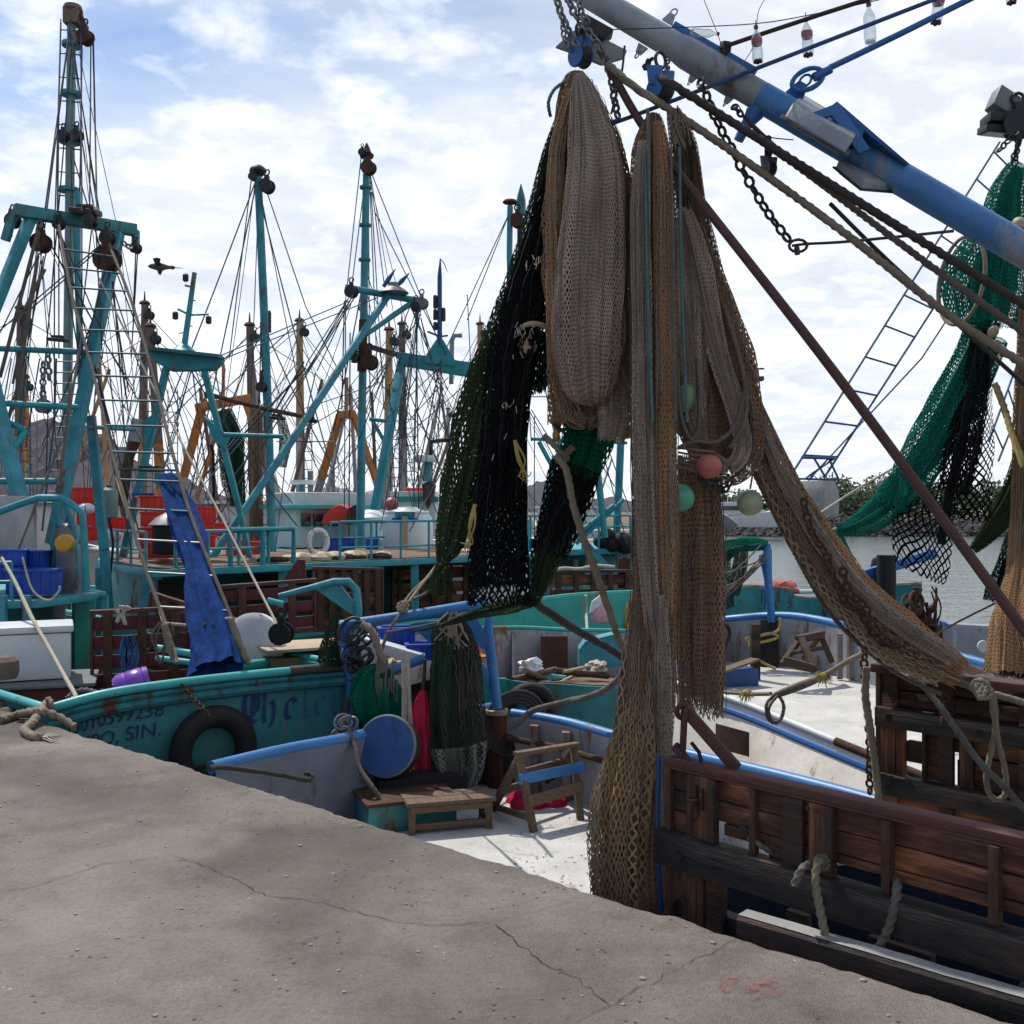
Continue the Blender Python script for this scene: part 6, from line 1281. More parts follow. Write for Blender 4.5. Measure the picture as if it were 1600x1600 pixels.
# ================================================================== boats across the basin
def trawler(px, ptop, Y, lab, hullc, mastc, mastc2, hdg, seed, gallows=None, L=16, lean=0):
    r_ = random.Random(seed); base = P(px, 800, Y); base.z = WZ
    o = thing('moored_trawler', lab, 'fishing boat', base, 'trawlers across the basin'); e = V((math.cos(hdg), math.sin(hdg), 0)); s_ = V((-e.y, e.x, 0)); B = 2.5
    def q(a, b, z): return base+e*a+s_*b+V((0, 0, z-WZ))
    st = [(-.5, .75, .2), (-.3, .95, .1), (0, 1, .15), (.25, .9, .4), (.4, .55, .75), (.5, .02, 1.1)]
    for sgn in (1,):
        rows = []
        for (a, b, z) in st: rows.append([q(a*L, b*B*.75, WZ-.2), q(a*L, b*B, z), q(a*L, b*B*.94, z), q(a*L, b*B*.94, -.4)])
        rows2 = []
        for (a, b, z) in st: rows2.append([q(a*L, -b*B*.75, WZ-.2), q(a*L, -b*B, z), q(a*L, -b*B*.94, z), q(a*L, -b*B*.94, -.4)])
        mb_ = MB(); mb_.sheet([list(x) for x in zip(*(rows2[::-1]+[[x for x in rr_] for rr_ in [rows[0]]][0:0]+rows))]); mb_.build('hull', M[hullc], o)
    MB().add([q(a*L, b*B*.94, -.4) for a, b, z in st]+[q(a*L, -b*B*.94, -.4) for a, b, z in st[::-1]], [tuple(range(12))]).build('deck', M['plank'], o)
    MB().tube([q(a*L, b*B, z) for a, b, z in st]+[q(a*L, -b*B, z) for a, b, z in st[::-1]], .07, 6).build('rail', M['teal_light'] if 'teal' in hullc else M['white'], o)
    hc = q(L*.17, 0, .75); MB().hexa(hc, e*2.3, s_*1.6, V((0, 0, 1.2))).build('wheelhouse', M['white'], o, .05); MB().hexa(hc+V((0, 0, 1.26)), e*2.6, s_*1.85, V((0, 0, .07))).build('roof', M[hullc], o)
    for k in (-1, 1):
        for j in (-1, 0, 1): MB().hexa(hc+s_*k*1.6+e*j*1.3+V((0, 0, .45)), e*.35, s_*.03, V((0, 0, .28))).build('window', M['glass'], o)
    top = P(px+lean, ptop, Y); mz = top.z; foot = q(0, 0, -.4); foot = V((base.x-(lean/1600*Y)*.2, Y, -.4)); mid = foot.lerp(top, .5)
    mo = MB().tube([foot, mid], [.24, .21], 10).build('mast', M[mastc2], o); MB().tube([mid, top], [.21, .15], 10).build('mast_head', M[mastc], mo)
    MB().lathe(top, [(.18, 0), (.26, .05), (.2, .14), (.05, .2), (.02, .6)], 8).build('truck', M['rust'], mo); pulley(MB(), top-V((-.25, .1, .5)), .4).build('block', M['darkmetal'], mo)
    mb_ = MB()
    for k in range(16): z_ = -.2+k*.42; mb_.tube([V((foot.x+.16, Y-.2, z_)), V((foot.x+.55, Y-.2, z_))], .02, 4)
    mb_.tube([V((foot.x+.16, Y-.2, -.3)), V((foot.x+.16, Y-.2, 6.6))], .02, 4); mb_.tube([V((foot.x+.55, Y-.2, -.3)), V((foot.x+.55, Y-.2, 6.6))], .02, 4); mb_.build('ladder', M['tealwire'], mo)
    gx = -L*.28 if gallows else None
    if gallows:
        ga_, gb_, gz, gm, gm2 = gallows
        A_, B_ = P(ga_[0], ga_[1], Y-2), P(gb_[0], gb_[1], Y-2); MB().beam(A_, B_, .3, .34).build('gallows_bar', M[gm], o, .03)
        for T_, dx in ((A_.lerp(B_, .12), -1), (A_.lerp(B_, .88), 1)):
            F_ = V((T_.x+dx*(T_.z+.4)*.32, Y-1, -.4)); MB().beam(T_, T_.lerp(F_, .45), .30, .22).build('gallows_leg', M[gm], o); MB().beam(T_.lerp(F_, .45), F_, .30, .22).build('gallows_leg', M[gm2], o)
        MB().tube([A_.lerp(B_, .5), A_.lerp(B_, .5)+V((0, 0, 1.6))], .07, 6).build('signal_mast', M[gm], o)
    for sgn in (-1, 1):
        f0 = q(.5, sgn*1.2, .2); t0 = q(-.5+r_.uniform(-1, 1), sgn*(2.2+r_.random()), mz*(.62+.2*r_.random())); MB().tube([f0, t0], [.11, .07], 7).build('outrigger', M[mastc2 if r_.random() < .5 else mastc], o)
        lines(o, [(top-V((0, 0, .3)), t0)], M['wire'], .018)
        lines(o, [(top-V((0, 0, .3)), q(-L*.45, sgn*1.8, .3)), (top-V((0, 0, .5)), q(L*.45, sgn*.5, 1)), (t0, q(-L*.48, sgn*1.5, .2)), (t0, q(L*.2, sgn*1.8, .4)), (mid, q(-L*.3, sgn*2, .3)), (top-V((0, 0, 1)), q(r_.uniform(-5, 5), sgn*2.3, .3))], M['wire'], .016)
    return o
T = M
trawler(30, 484, 40, 'rusty brown masted trawler behind the teal stern gantry, tallest at the left edge', 'whitemast', 'brownmast', 'tanmast', 2.3, 1, None, 15, 3)
trawler(43, 590, 52, 'trawler with an orange mast standing close to the rusty brown one', 'teal_hull', 'orange', 'whitemast', 2.5, 2, None, 15, -4)
trawler(222, 476, 46, 'trawler whose hooked grey mast rises left of the teal signal mast', 'teal_hull', 'brownmast', 'tanmast', 2.2, 3, None, 15, 4)
trawler(255, 512, 42, 'trawler with a leaning brown and orange mast behind the teal gantry beam', 'whitemast', 'brownmast', 'orange', 2.4, 4, None, 15, -20)
trawler(398, 510, 44, 'trawler with a grey brown mast close left of the tall teal mast and orange gallows', 'dirtywhite', 'brownmast', 'brownmast', 2.1, 5, ((306, 638), (392, 622), 0, 'orange', 'whitemast'), 16, -8)
trawler(470, 503, 48, 'trawler with a tan mast whose lower half is white, right of the tall teal mast', 'teal_hull', 'tanmast', 'whitemast', 2.4, 6, None, 15, -2)
trawler(606, 517, 46, 'trawler with an ochre mast and yellow gallows behind the diagonal boom', 'teal_hull', 'tanmast', 'whitemast', 2.2, 7, ((528, 648), (556, 648), 0, 'orange', 'greypole'), 16, 2)
trawler(630, 508, 50, 'trawler with a brown mast close to the ochre one above the white tank', 'whitemast', 'brownmast', 'whitemast', 2.5, 8, None, 15, -2)
trawler(752, 508, 56, 'trawler with a pale mast just left of the black net', 'dirtywhite', 'tanmast', 'whitemast', 2.3, 9, None, 15, -2)
trawler(700, 640, 90, 'small distant trawler between the white tank and the black net', 'white', 'whitemast', 'whitemast', 2.6, 10, None, 14, 0)
trawler(905, 690, 85, 'small distant trawler seen between the black net and the tan rope', 'white', 'whitemast', 'greypole', 2.0, 11, None, 14, 0)
trawler(330, 660, 80, 'small distant trawler under the teal signal mast gantry', 'teal_hull', 'whitemast', 'whitemast', 2.2, 12, None, 14, 0)
trawler(520, 690, 95, 'small distant white trawler behind the ringed mast', 'white', 'greypole', 'whitemast', 2.4, 13, None, 14, 0)
# ================================================================== outrigger boom overhead
bo = thing('outrigger_boom', 'long blue painted outrigger boom with a bare grey tip reaching over the nets', 'boom', P(1600, 385, 4.9))
bpts = [P(890, -25, 5.65), P(975, 25, 5.5), P(1185, 149, 5.3), P(1500, 333, 5.0), P(1760, 484, 4.85), P(2320, 810, 4.55)]
def bat(x):
    for a, b in zip(bpts, bpts[1:]):
        xa, xb = 800+a.x/a.y*1600, 800+b.x/b.y*1600
        if xa <= x <= xb: return a.lerp(b, (x-xa)/(xb-xa))
    return bpts[-1]
MB().tube([bpts[0], bpts[1], bat(1190)], [.066, .070, .074], 24).build('boom_tip', M['greypole'], bo)
MB().tube([bat(1189), bat(1500), bpts[-2], bpts[-1]], [.0755, .078, .080, .084], 24).build('pole', M['bluepole'], bo)
dirb = (bat(1500)-bat(1000)).normalized(); upb = V((0, 0, 1))-dirb*dirb.z; upb.normalize(); sdb = dirb.cross(upb)
MB().tube([bat(1060), bat(1075), bat(1150), bat(1160)], [.072, .082, .084, .076], 24).build('sleeve', M['greypole'], bo)
MB().beam(bat(1040)+upb*.085, bat(1165)+upb*.09, .05, .035, upb).build('flat_bar', M['blue'], bo, .004)
mb = MB()
for x in (1050, 1085): mb.beam(bat(x)+upb*.02-sdb*.06, bat(x)+upb*.10-sdb*.06, .02, .03)
mb.build('bracket', M['greypole'], bo)
def padeye(x, sgn, parent, m='blue', s=.05):
    c = bat(x)+upb*sgn*.08; MB().prism([c-dirb*s-sdb*.008, c-dirb*s*.5+upb*sgn*s*1.6-sdb*.008, c+dirb*s*.5+upb*sgn*s*1.6-sdb*.008, c+dirb*s-sdb*.008], sdb*.016).build('padeye', M[m], parent)
    MB().torus(c+upb*sgn*s*1.9, s*.5, s*.14, sdb if sgn > 0 else dirb, 14, 6, 1.3).build('shackle', M[m], parent); return c+upb*sgn*s*2.3
mst = P(2335, 800, 4.55); MB().tube([V((mst.x, mst.y, -1.0)), V((mst.x, mst.y, 7.5))], [.15, .11], 16).build('mast', M['blue'], b1)
padeye(1030, 1, bo, 'greypole', .032); padeye(1228, 1, bo); padeye(1195, -1, bo); padeye(1020, -1, bo, 'greypole', .03); padeye(1155, -1, bo, 'greypole', .022); padeye(1100, -1, bo, 'greypole', .022)
MB().tube([bat(1195)-upb*.05, bat(1195)-upb*.17, bat(1198)-upb*.24], [.05, .03, .026], 10).build('hanger', M['blue'], bo)
MB().tube(smooth([bat(1290)-sdb*.09+upb*.06, bat(1370)-sdb*.09+upb*.0, bat(1440)-sdb*.085-upb*.01, bat(1510)-sdb*.085-upb*.0, bat(1640)-sdb*.085-upb*.03], 6), .008, 6).build('cable', M['rubber'], bo)
MB().tube(smooth([bat(1170)-upb*.09, bat(1215)-upb*.16, bat(1262)-upb*.10], 6), .003, 5).build('cable', M['rubber'], bo)
# floodlights fixed to the boom
def flood2(name, quad_, depth, bc_):
    c = sum(quad_, V((0, 0, 0)))/4; root_ = MB().prism(quad_, depth).build('floodlight', M['greypole'], bo, .012)
    inner = [c+(q_-c)*.82-V(depth)*.03 for q_ in quad_]; MB().prism(inner, -V(depth).normalized()*.012).build('lens', M['lampglass'], root_, .002); 
    rim = [c+(q_-c)*1.1 for q_ in quad_]; MB().prism(rim, V(depth)*.18).build('rim', M['darkmetal'], root_, .004); return root_
f1 = flood2('a', [P(1224, 186, 5.0), P(1318, 243, 4.8), P(1330, 226, 5.2), P(1240, 172, 5.4)], (.05, .0, .085), 0)
MB().prism([P(1268, 176, 4.95), P(1310, 160, 4.95), P(1360, 232, 4.95), P(1342, 240, 4.95), P(1300, 180, 4.95), P(1270, 188, 4.95)], (0, .03, 0)).build('lamp_bracket', M['blue'], bo, .004)
MB().prism([P(1308, 158, 4.97), P(1421, 257, 4.97), P(1416, 259, 5.0), P(1350, 205, 4.97), P(1345, 222, 4.97)], (0, .12, .02)).build('lamp_bracket', M['blue'], bo, .004)
f2 = flood2('b', [P(1304, 264, 5.1), P(1345, 297, 4.95), P(1392, 301, 5.1), P(1345, 268, 5.35)], (.02, .0, .05), 0)
# blocks and chains at the boom tip
tb = thing('tackle_block', 'worn blue tackle block above the taupe net at the tip of the boom', 'block', P(905, 118, 5.45), 'tackle blocks on the boom')
def bigblock(root_, c, s, ax, m):
    ax = V(ax).normalized()
    for k in (-1, 1): MB().lathe(c+ax*s*.30*k-ax*s*.05, [(s*.1, 0), (s*.46, 0), (s*.5, s*.05), (s*.46, s*.10), (s*.1, s*.10)], 20, ax).build('cheek', M[m], root_)
    MB().lathe(c-ax*s*.24, [(s*.5, 0), (s*.42, s*.24), (s*.5, s*.48)], 20, ax).build('sheave', M['darkmetal'], root_)
    MB().prism([c+V((-s*.22, 0, s*.1))-ax*s*.36, c+V((-s*.3, 0, s*.85))-ax*s*.36, c+V((s*.3, 0, s*.85))-ax*s*.36, c+V((s*.22, 0, s*.1))-ax*s*.36], ax*s*.12).build('strap', M[m], root_, .004)
    MB().prism([c+V((-s*.22, 0, s*.1))+ax*s*.26, c+V((-s*.3, 0, s*.85))+ax*s*.26, c+V((s*.3, 0, s*.85))+ax*s*.26, c+V((s*.22, 0, s*.1))+ax*s*.26], ax*s*.12).build('strap', M[m], root_, .004)
    MB().torus(c+V((0, 0, s*1.15)), s*.26, s*.07, ax.cross(V((0, 0, 1))), 16, 7, 1.2, dirv=(0, 0, 1)).build('shackle', M['darkmetal'], root_)
bigblock(tb, P(907, 88, 5.45), .12, (.75, .6, .1), 'blue')
tb = thing('tackle_block', 'blue tackle block hanging under the boom above the brown net', 'block', P(1030, 150, 5.2), 'tackle blocks on the boom'); bigblock(tb, P(1032, 140, 5.2), .13, (.8, .55, -.1), 'blue')
MB().chain([P(1018, 92, 5.4), P(1008, 104, 5.35), P(1028, 112, 5.25)], .05, .008).build('chain', M['darkmetal'], tb); MB().chain([P(1042, 95, 5.4), P(1043, 120, 5.3)], .05, .006).build('chain', M['steel'], tb)
tb = thing('tackle_block', 'rusty wooden cheeked block hanging from the blue hanger of the boom', 'block', P(1201, 280, 5.1), 'tackle blocks on the boom'); bigblock(tb, P(1201, 264, 5.1), .075, (.9, .4, 0), 'steel')
MB().tube([P(1200, 215, 5.15), P(1200, 245, 5.1)], .018, 8).build('strop', M['rust'], tb)
MB().prism([P(868, 72, 5.5), P(905, 40, 5.5), P(980, 78, 5.5), P(975, 90, 5.5), P(940, 100, 5.5), P(885, 78, 5.5)], (0, .03, 0)).build('tip_plate', M['greypole'], bo, .006)
MB().prism([P(915, 20, 5.45), P(960, 45, 5.45), P(940, 60, 5.45), P(905, 45, 5.45)], (0, .12, 0)).build('tip_plate', M['darkmetal'], bo, .01)
for pts, L_, r_, lab in (([(868, -12), (876, 20), (892, 55), (905, 78)], .06, .009, 'short chain at the very tip of the boom, outermost'), ([(886, -8), (898, 22), (918, 48), (936, 72), (946, 95), (955, 125), (960, 155), (966, 186)], .056, .0085, 'grey chain running from the boom tip down to the end of the thin blue rod'),
                         ([(880, 30), (881, 55), (890, 80)], .045, .006, 'thin chain hanging beside the blue block at the boom tip'), ([(905, -5), (908, 18), (922, 40)], .05, .008, 'chain wrapped over the steel plate of the boom tip')):
    solo('chain', MB().chain(smooth([P(x, y, 5.35) for x, y in pts], 5), L_, r_), M['steel'], lab, 'chain', 'chains')
MB().prism([P(1002, 80, 5.4), P(1008, 72, 5.4), P(998, 78, 5.4)], (0, .02, 0)).build('lug', M['greypole'], bo)
ch = smooth([P(1093, 125, 5.15), P(1104, 150, 5.1), P(1128, 205, 5.1), P(1160, 265, 5.1), P(1195, 325, 5.1), P(1222, 362, 5.1), P(1240, 384, 5.1)], 6)
solo('chain', MB().chain(ch, .068, .0085), M['darkmetal'], 'long dark chain hanging free from the boom against the white sky', 'chain', 'chains')
mb = MB(); mb.tube(smooth([P(1238, 384, 5.1), P(1262, 381, 5.1), P(1330, 377, 5.0), P(1490, 361, 4.95)], 5), .0075, 7); mb.torus(P(1247, 384, 5.1), .03, .008, (0, 1, .2), 12, 6, 1.5, dirv=(1, 0, 0)); mb.tube([P(1245, 386, 5.1), P(1246, 398, 5.1)], .014, 6); solo('wire_cable', mb, M['wire'], 'dark wire with an eye joining the free chain to the blue boom', 'cable')
solo('chain', MB().chain(smooth([P(1146, 165, 5.2), P(1155, 176, 5.15), P(1166, 184, 5.15)], 4), .05, .007), M['darkmetal'], 'short piece of chain and shackle under the middle of the boom', 'chain', 'chains')
ropething([P(1163, 182, 5.15), P(1185, 205, 5.1), P(1232, 248, 5.05)], .011, 'ropedark', 'short black strop hanging under the middle of the boom', 'rope', None, False)
# thin loop of wire off the plate, bottles and their lines
ropething([P(976, 72, 5.4), P(972, 110, 5.35), P(962, 150, 5.3), P(955, 178, 5.3)], .006, 'wire', 'thin dark wire loop below the boom tip plate', 'cable', None, False, 6, 'cable')
ropething([P(968, 186, 5.3), P(990, 181, 5.3), P(1455, 1, 5.1), P(1600, -56, 5.0), P(2330, -340, 4.6)], .0115, 'bluewire', 'thin blue steel rod crossing under the boom up to the top of the view', 'steel_rod', None, False, 3, 'rod')
o = thing('stay_rod', 'thick blue stay with a big eye shackled to the top of the boom', 'rod', P(1245, 133, 5.2)); MB().tube(smooth([P(1296, 106, 5.2), P(1400, 56, 5.15), P(1540, -14, 5.1), P(2330, -409, 4.6)], 4), .0165, 10).build('rod', M['blue'], o); MB().torus(P(1262, 124, 5.2), .05, .014, (.2, 1, .1), 20, 8, 1.7, dirv=(1, 0, .48)).build('eye', M['blue'], o); MB().tube([P(1272, 121, 5.2), P(1298, 108, 5.2)], [.024, .022], 10).build('socket', M['blue'], o)
ropething([P(1128, 76, 5.35), P(1140, 70, 5.3), P(1260, 30, 5.2), P(1390, -12, 5.1), P(2330, -313, 4.6)], .0115, 'ropedark', 'purple black hose stretched above the boom', 'hose', None, False, 4, 'hose')
solo('hose_clamp', MB().box(P(1133, 76, 5.33), .05, .05, .07, .3, .3), M['darkmetal'], 'black clamp at the end of the purple black hose', 'clamp', None, .008)
ropething([P(922, 47, 5.4), P(1060, 43, 5.3), P(1180, 37, 5.25), P(1262, 24, 5.2), P(1372, 0, 5.15), P(1460, -22, 5.1), P(1700, -80, 5.0), P(2330, -240, 4.6)], .0028, 'wire', 'thin string above the boom carrying the plastic bottles', 'string', None, False, 4, 'string')
t = NT('clear_bottle_plastic'); g1 = t.n('ShaderNodeBsdfGlossy'); t.set(g1, 'Color', (.8, .84, .85, 1)); t.set(g1, 'Roughness', .08); tr = t.n('ShaderNodeBsdfTransparent'); t.set(tr, 'Color', (.86, .9, .9, 1)); lw = t.n('ShaderNodeLayerWeight'); t.set(lw, 'Blend', .35)
df = t.n('ShaderNodeBsdfDiffuse'); t.set(df, 'Color', (.6, .63, .63, 1)); mx = t.n('ShaderNodeMixShader'); t.set(mx, 0, .45); t.t.links.new(g1.outputs[0], mx.inputs[1]); t.t.links.new(df.outputs[0], mx.inputs[2])
ms = t.n('ShaderNodeMixShader'); t.set(ms, 0, t.math('ADD', t.math('MULTIPLY', lw.outputs[1], .7), .12)); t.t.links.new(tr.outputs[0], ms.inputs[1]); t.t.links.new(mx.outputs[0], ms.inputs[2]); M['bottle'] = t.done(ms.outputs[0])
M['label'] = mat('faded_red_label', (.38, .12, .14), .2, 0, rough=.6); M['cap'] = mat('dull_red_cap', (.17, .03, .04), .2, 0, rough=.5); M['dregs'] = mat('dark_dregs', (.08, .03, .03), .3, 0, rough=.5)
def bottle(px, ptop, ln, lab, tilt=(0, 0, -1), labl=True, Y=5.22):
    ax = V(tilt).normalized(); c = P(px, ptop, Y); L = ln*Y/1600; o = thing('plastic_bottle', lab, 'bottle', c+ax*L, 'plastic bottles on the string'); s = L/.22
    MB().lathe(c, [(.009*s, .012*s), (.010*s, .03*s), (.020*s, .05*s), (.031*s, .075*s), (.030*s, .10*s), (.0275*s, .12*s), (.031*s, .145*s), (.031*s, .19*s), (.027*s, .205*s), (.010*s, .206*s)], 20, ax).build('body', M['bottle'], o)
    for k in range(5):
        a_ = ax.orthogonal().normalized(); b_ = ax.cross(a_); v_ = a_*math.cos(k*1.257)+b_*math.sin(k*1.257)
        MB().ball(c+ax*.205*s+v_*.017*s, .012*s, 8).build('foot', M['dregs'] if labl else M['bottle'], o)
    MB().lathe(c, [(.012*s, 0), (.013*s, .003*s), (.013*s, .018*s)], 14, ax).build('cap', M['cap'], o)
    if labl: MB().lathe(c, [(.0315*s, .078*s), (.0308*s, .10*s), (.0285*s, .112*s)], 20, ax).build('label_band', M['label'], o)
    if abs(ax.z) > .7: MB().tube([c-ax*.03*s, c], .0022, 5).build('tie', M['wire'], o)
bottle(1181, 40, 60, 'clear bottle with a pale red label, nearest the boom on the string', (.06, 0, -1)); bottle(1259, 28, 62, 'clear bottle with a darker red label, crossing the thin blue rod', (.07, 0, -1)); bottle(1357, 4, 66, 'clear bottle without a label hanging between the two blue rods', (.05, 0, -1), False)
bottle(1470, -26, 66, 'clear bottle with its neck out of view, in front of the thick blue stay', (-.12, 0, -1)); bottle(1578, -52, 60, 'bottle of which only the dark foot shows at the top edge', (.05, 0, -1)); bottle(1124, 53, 46, 'crushed clear bottle lying sideways on the string beside the blue bar', (-1, 0, .06), False)
ropething([P(1100, 0, 5.2), P(1120, 50, 5.2), P(1134, 90, 5.25)], .002, 'wire', 'thin vertical thread by the crushed bottle', 'string', None, False, 3, 'string'); ropething([P(1194, 0, 5.2), P(1184, 22, 5.2), P(1178, 70, 5.2), P(1153, 110, 5.2)], .002, 'wire', 'thin thread by the bottle nearest the boom', 'string', None, False, 4, 'string')

# ================================================================== ropes over the right half
ropething([P(1033, 122, 5.12), P(1060, 138, 5.05), P(1200, 226, 5.0), P(1400, 352, 4.85), P(1600, 476, 4.7), P(1720, 550, 4.6), P(2300, 905, 4.4)], .0205, 'ropedark', 'thick dark braided rope running from the blue block down under the boom', 'rope', 'ropes under the boom')
ropething([P(1200, 229, 5.05), P(1260, 270, 5.0), P(1440, 405, 4.9), P(1600, 520, 4.75), P(1700, 590, 4.7), P(2300, 985, 4.4)], .0165, 'ropegrey', 'grey brown rope diverging just below the thick dark braided rope', 'rope', 'ropes under the boom')
ropething([P(950, 100, 5.3), P(990, 135, 5.2), P(1060, 180, 5.1), P(1180, 262, 5.05), P(1330, 372, 4.95), P(1480, 490, 4.85), P(1600, 570, 4.75), P(1700, 640, 4.7), P(2290, 1040, 4.4)], .0195, 'rope', 'light tan laid rope from the boom tip, lowest of the thick ropes', 'rope', 'ropes under the boom')
mb = MB(); 
for k in range(22):
    c = P(1062+random.uniform(-3, 3), 180+random.uniform(-6, 6), 5.08); mb.tube(smooth([c, c+V((random.uniform(-.06, .04), random.uniform(-.03, 0), random.uniform(-.08, .03))), c+V((random.uniform(-.05, .05), 0, random.uniform(-.16, -.03)))], 3), .004, 4)
solo('frayed_splice', mb, M['rope'], 'frayed pale splice where the light tan rope meets the brown net', 'splice')
ropething([P(1297, 318, 5.1), P(1385, 405, 5.0), P(1500, 510, 4.95), P(1700, 690, 4.8)], .0105, 'ropedark', 'thin black line crossing behind the light tan rope to the lower right', 'rope', 'ropes under the boom', False)
ropething([P(938, 78, 5.38), P(1000, 190, 5.2), P(1090, 308, 4.95), P(1310, 590, 4.5), P(1600, 985, 4.1), P(1680, 1092, 4.0)], .0225, 'rustrope', 'long rusty brown steel stay running from the boom tip down to the right', 'steel_stay', None, False, 8, 'stay')
# ladders
def rladder(lab, l0, l1, r0, r1, n, Y0, Y1, m='bluewire'):
    a0, a1, b0, b1 = P(*l0, Y0), P(*l1, Y1), P(*r0, Y0), P(*r1, Y1); o = thing('shroud_ladder', lab, 'ladder', a1, 'blue shroud ladders')
    MB().tube([a0, a1], .014, 6).build('stringer', M[m], o); MB().tube([b0, b1], .014, 6).build('stringer', M[m], o)
    for i in range(n): f = (i+.35)/n; MB().tube([a0.lerp(a1, f), b0.lerp(b1, f)], .012, 6).build('rung', M[m], o)
    return o
o = rladder('long blue shroud ladder rising to the right behind the ropes', (1562, 222), (1234, 746), (1600, 262), (1288, 746), 11, 13, 11.5)
MB().tube([P(1590, 330, 12.6), P(1440, 560, 12), P(1265, 748, 11.5)], .010, 5).build('stay', M['bluewire'], o); MB().tube([P(1252, 715, 11.5), P(1304, 716, 11.5)], .016, 6).build('foot_bar', M['bluewire'], o)
for a, b in (((1272, 716), (1290, 746)), ((1304, 716), (1258, 748)), ((1295, 716), (1310, 748)), ((1240, 748), (1312, 750))): MB().tube([P(*a, 11.5), P(*b, 11.5)], .013, 5).build('foot_frame', M['bluewire'], o)
rladder('short blue shroud ladder leaning left beside the brown diagonal net', (1185, 620), (1248, 752), (1168, 600), (1216, 740), 7, 14, 13)
rladder('blue shroud ladder seen at the right edge past the black net', (1600, 540), (1545, 690), (1612, 590), (1560, 720), 5, 14, 13)
o = thing('mast_lamp', 'teal masthead lamp cluster on a pole above the short blue ladder', 'lamp', P(1176, 625, 15)); MB().tube([P(1178, 650, 15), P(1176, 590, 15)], .03, 6).build('pole', M['tealwire'], o); MB().box(P(1176, 592, 15), .3, .15, .06).build('bar', M['tealwire'], o); MB().lathe(P(1179, 585, 15), [(.06, -.1), (.07, 0), (.03, .06)], 10).build('lamp', M['greymast'], o); MB().lathe(P(1177, 626, 14.9), [(.03, -.1), (.06, 0), (.04, .1)], 10).build('weight', M['darkmetal'], o); MB().tube([P(1170, 577, 15), P(1194, 576, 15)], .015, 5).build('aerial', M['tealwire'], o)

# ================================================================== nets
# taupe and brown net under the boom tip
bundle('trawl_net', 'taupe trawl net gathered under the boom tip, its folds ending in a hanging loop', [
    ([(905, 112, 5.45), (903, 140, 5.45), (912, 220, 5.45), (920, 330, 5.45), (923, 450, 5.45), (922, 560, 5.45), (918, 640, 5.45)], [6, 20, 40, 50, 52, 50, 36], 7, .16, 'ncore', 1, 1, .75),
    ([(905, 112, 5.42), (902, 140, 5.42), (912, 220, 5.42), (920, 330, 5.42), (922, 450, 5.42), (922, 560, 5.42), (918, 665, 5.42)], [7, 25, 50, 63, 64, 62, 52], 11, .14, 'nbrown', 2, 2.2, .8),
    ([(905, 118, 5.28), (915, 160, 5.25), (928, 260, 5.16), (924, 400, 5.12), (918, 520, 5.12), (922, 600, 5.14), (930, 622, 5.2)], [5, 20, 36, 46, 45, 34, 12], 8, .13, 'ncore', 3, 1.5, .55),
    ([(905, 115, 5.26), (915, 160, 5.22), (928, 260, 5.12), (924, 400, 5.08), (918, 520, 5.08), (922, 602, 5.1), (932, 626, 5.2)], [6, 23, 40, 50, 50, 37, 12], 13, .13, 'ntan', 4, 2.4, .6),
    ([(893, 140, 5.3), (872, 230, 5.25), (868, 330, 5.22), (870, 450, 5.22), (872, 560, 5.25), (885, 640, 5.3)], [6, 11, 13, 15, 14, 10], 5, .2, 'norange', 5, 2, .8),
    ([(925, 160, 5.3), (955, 240, 5.3), (975, 330, 5.32), (972, 450, 5.3), (965, 560, 5.3), (960, 680, 5.3)], [8, 14, 18, 22, 22, 18], 6, .2, 'nbrown', 6, 2.2, .7),
    ([(940, 540, 5.26), (958, 600, 5.22), (962, 650, 5.22), (955, 688, 5.22)], [14, 22, 24, 18], 6, .16, 'ntan', 7, 2.2, .7),
    ([(880, 540, 5.3), (885, 600, 5.3), (900, 650, 5.3), (930, 655, 5.3)], [12, 20, 18, 12], 5, .2, 'nbrown2', 8, 2, .8)])
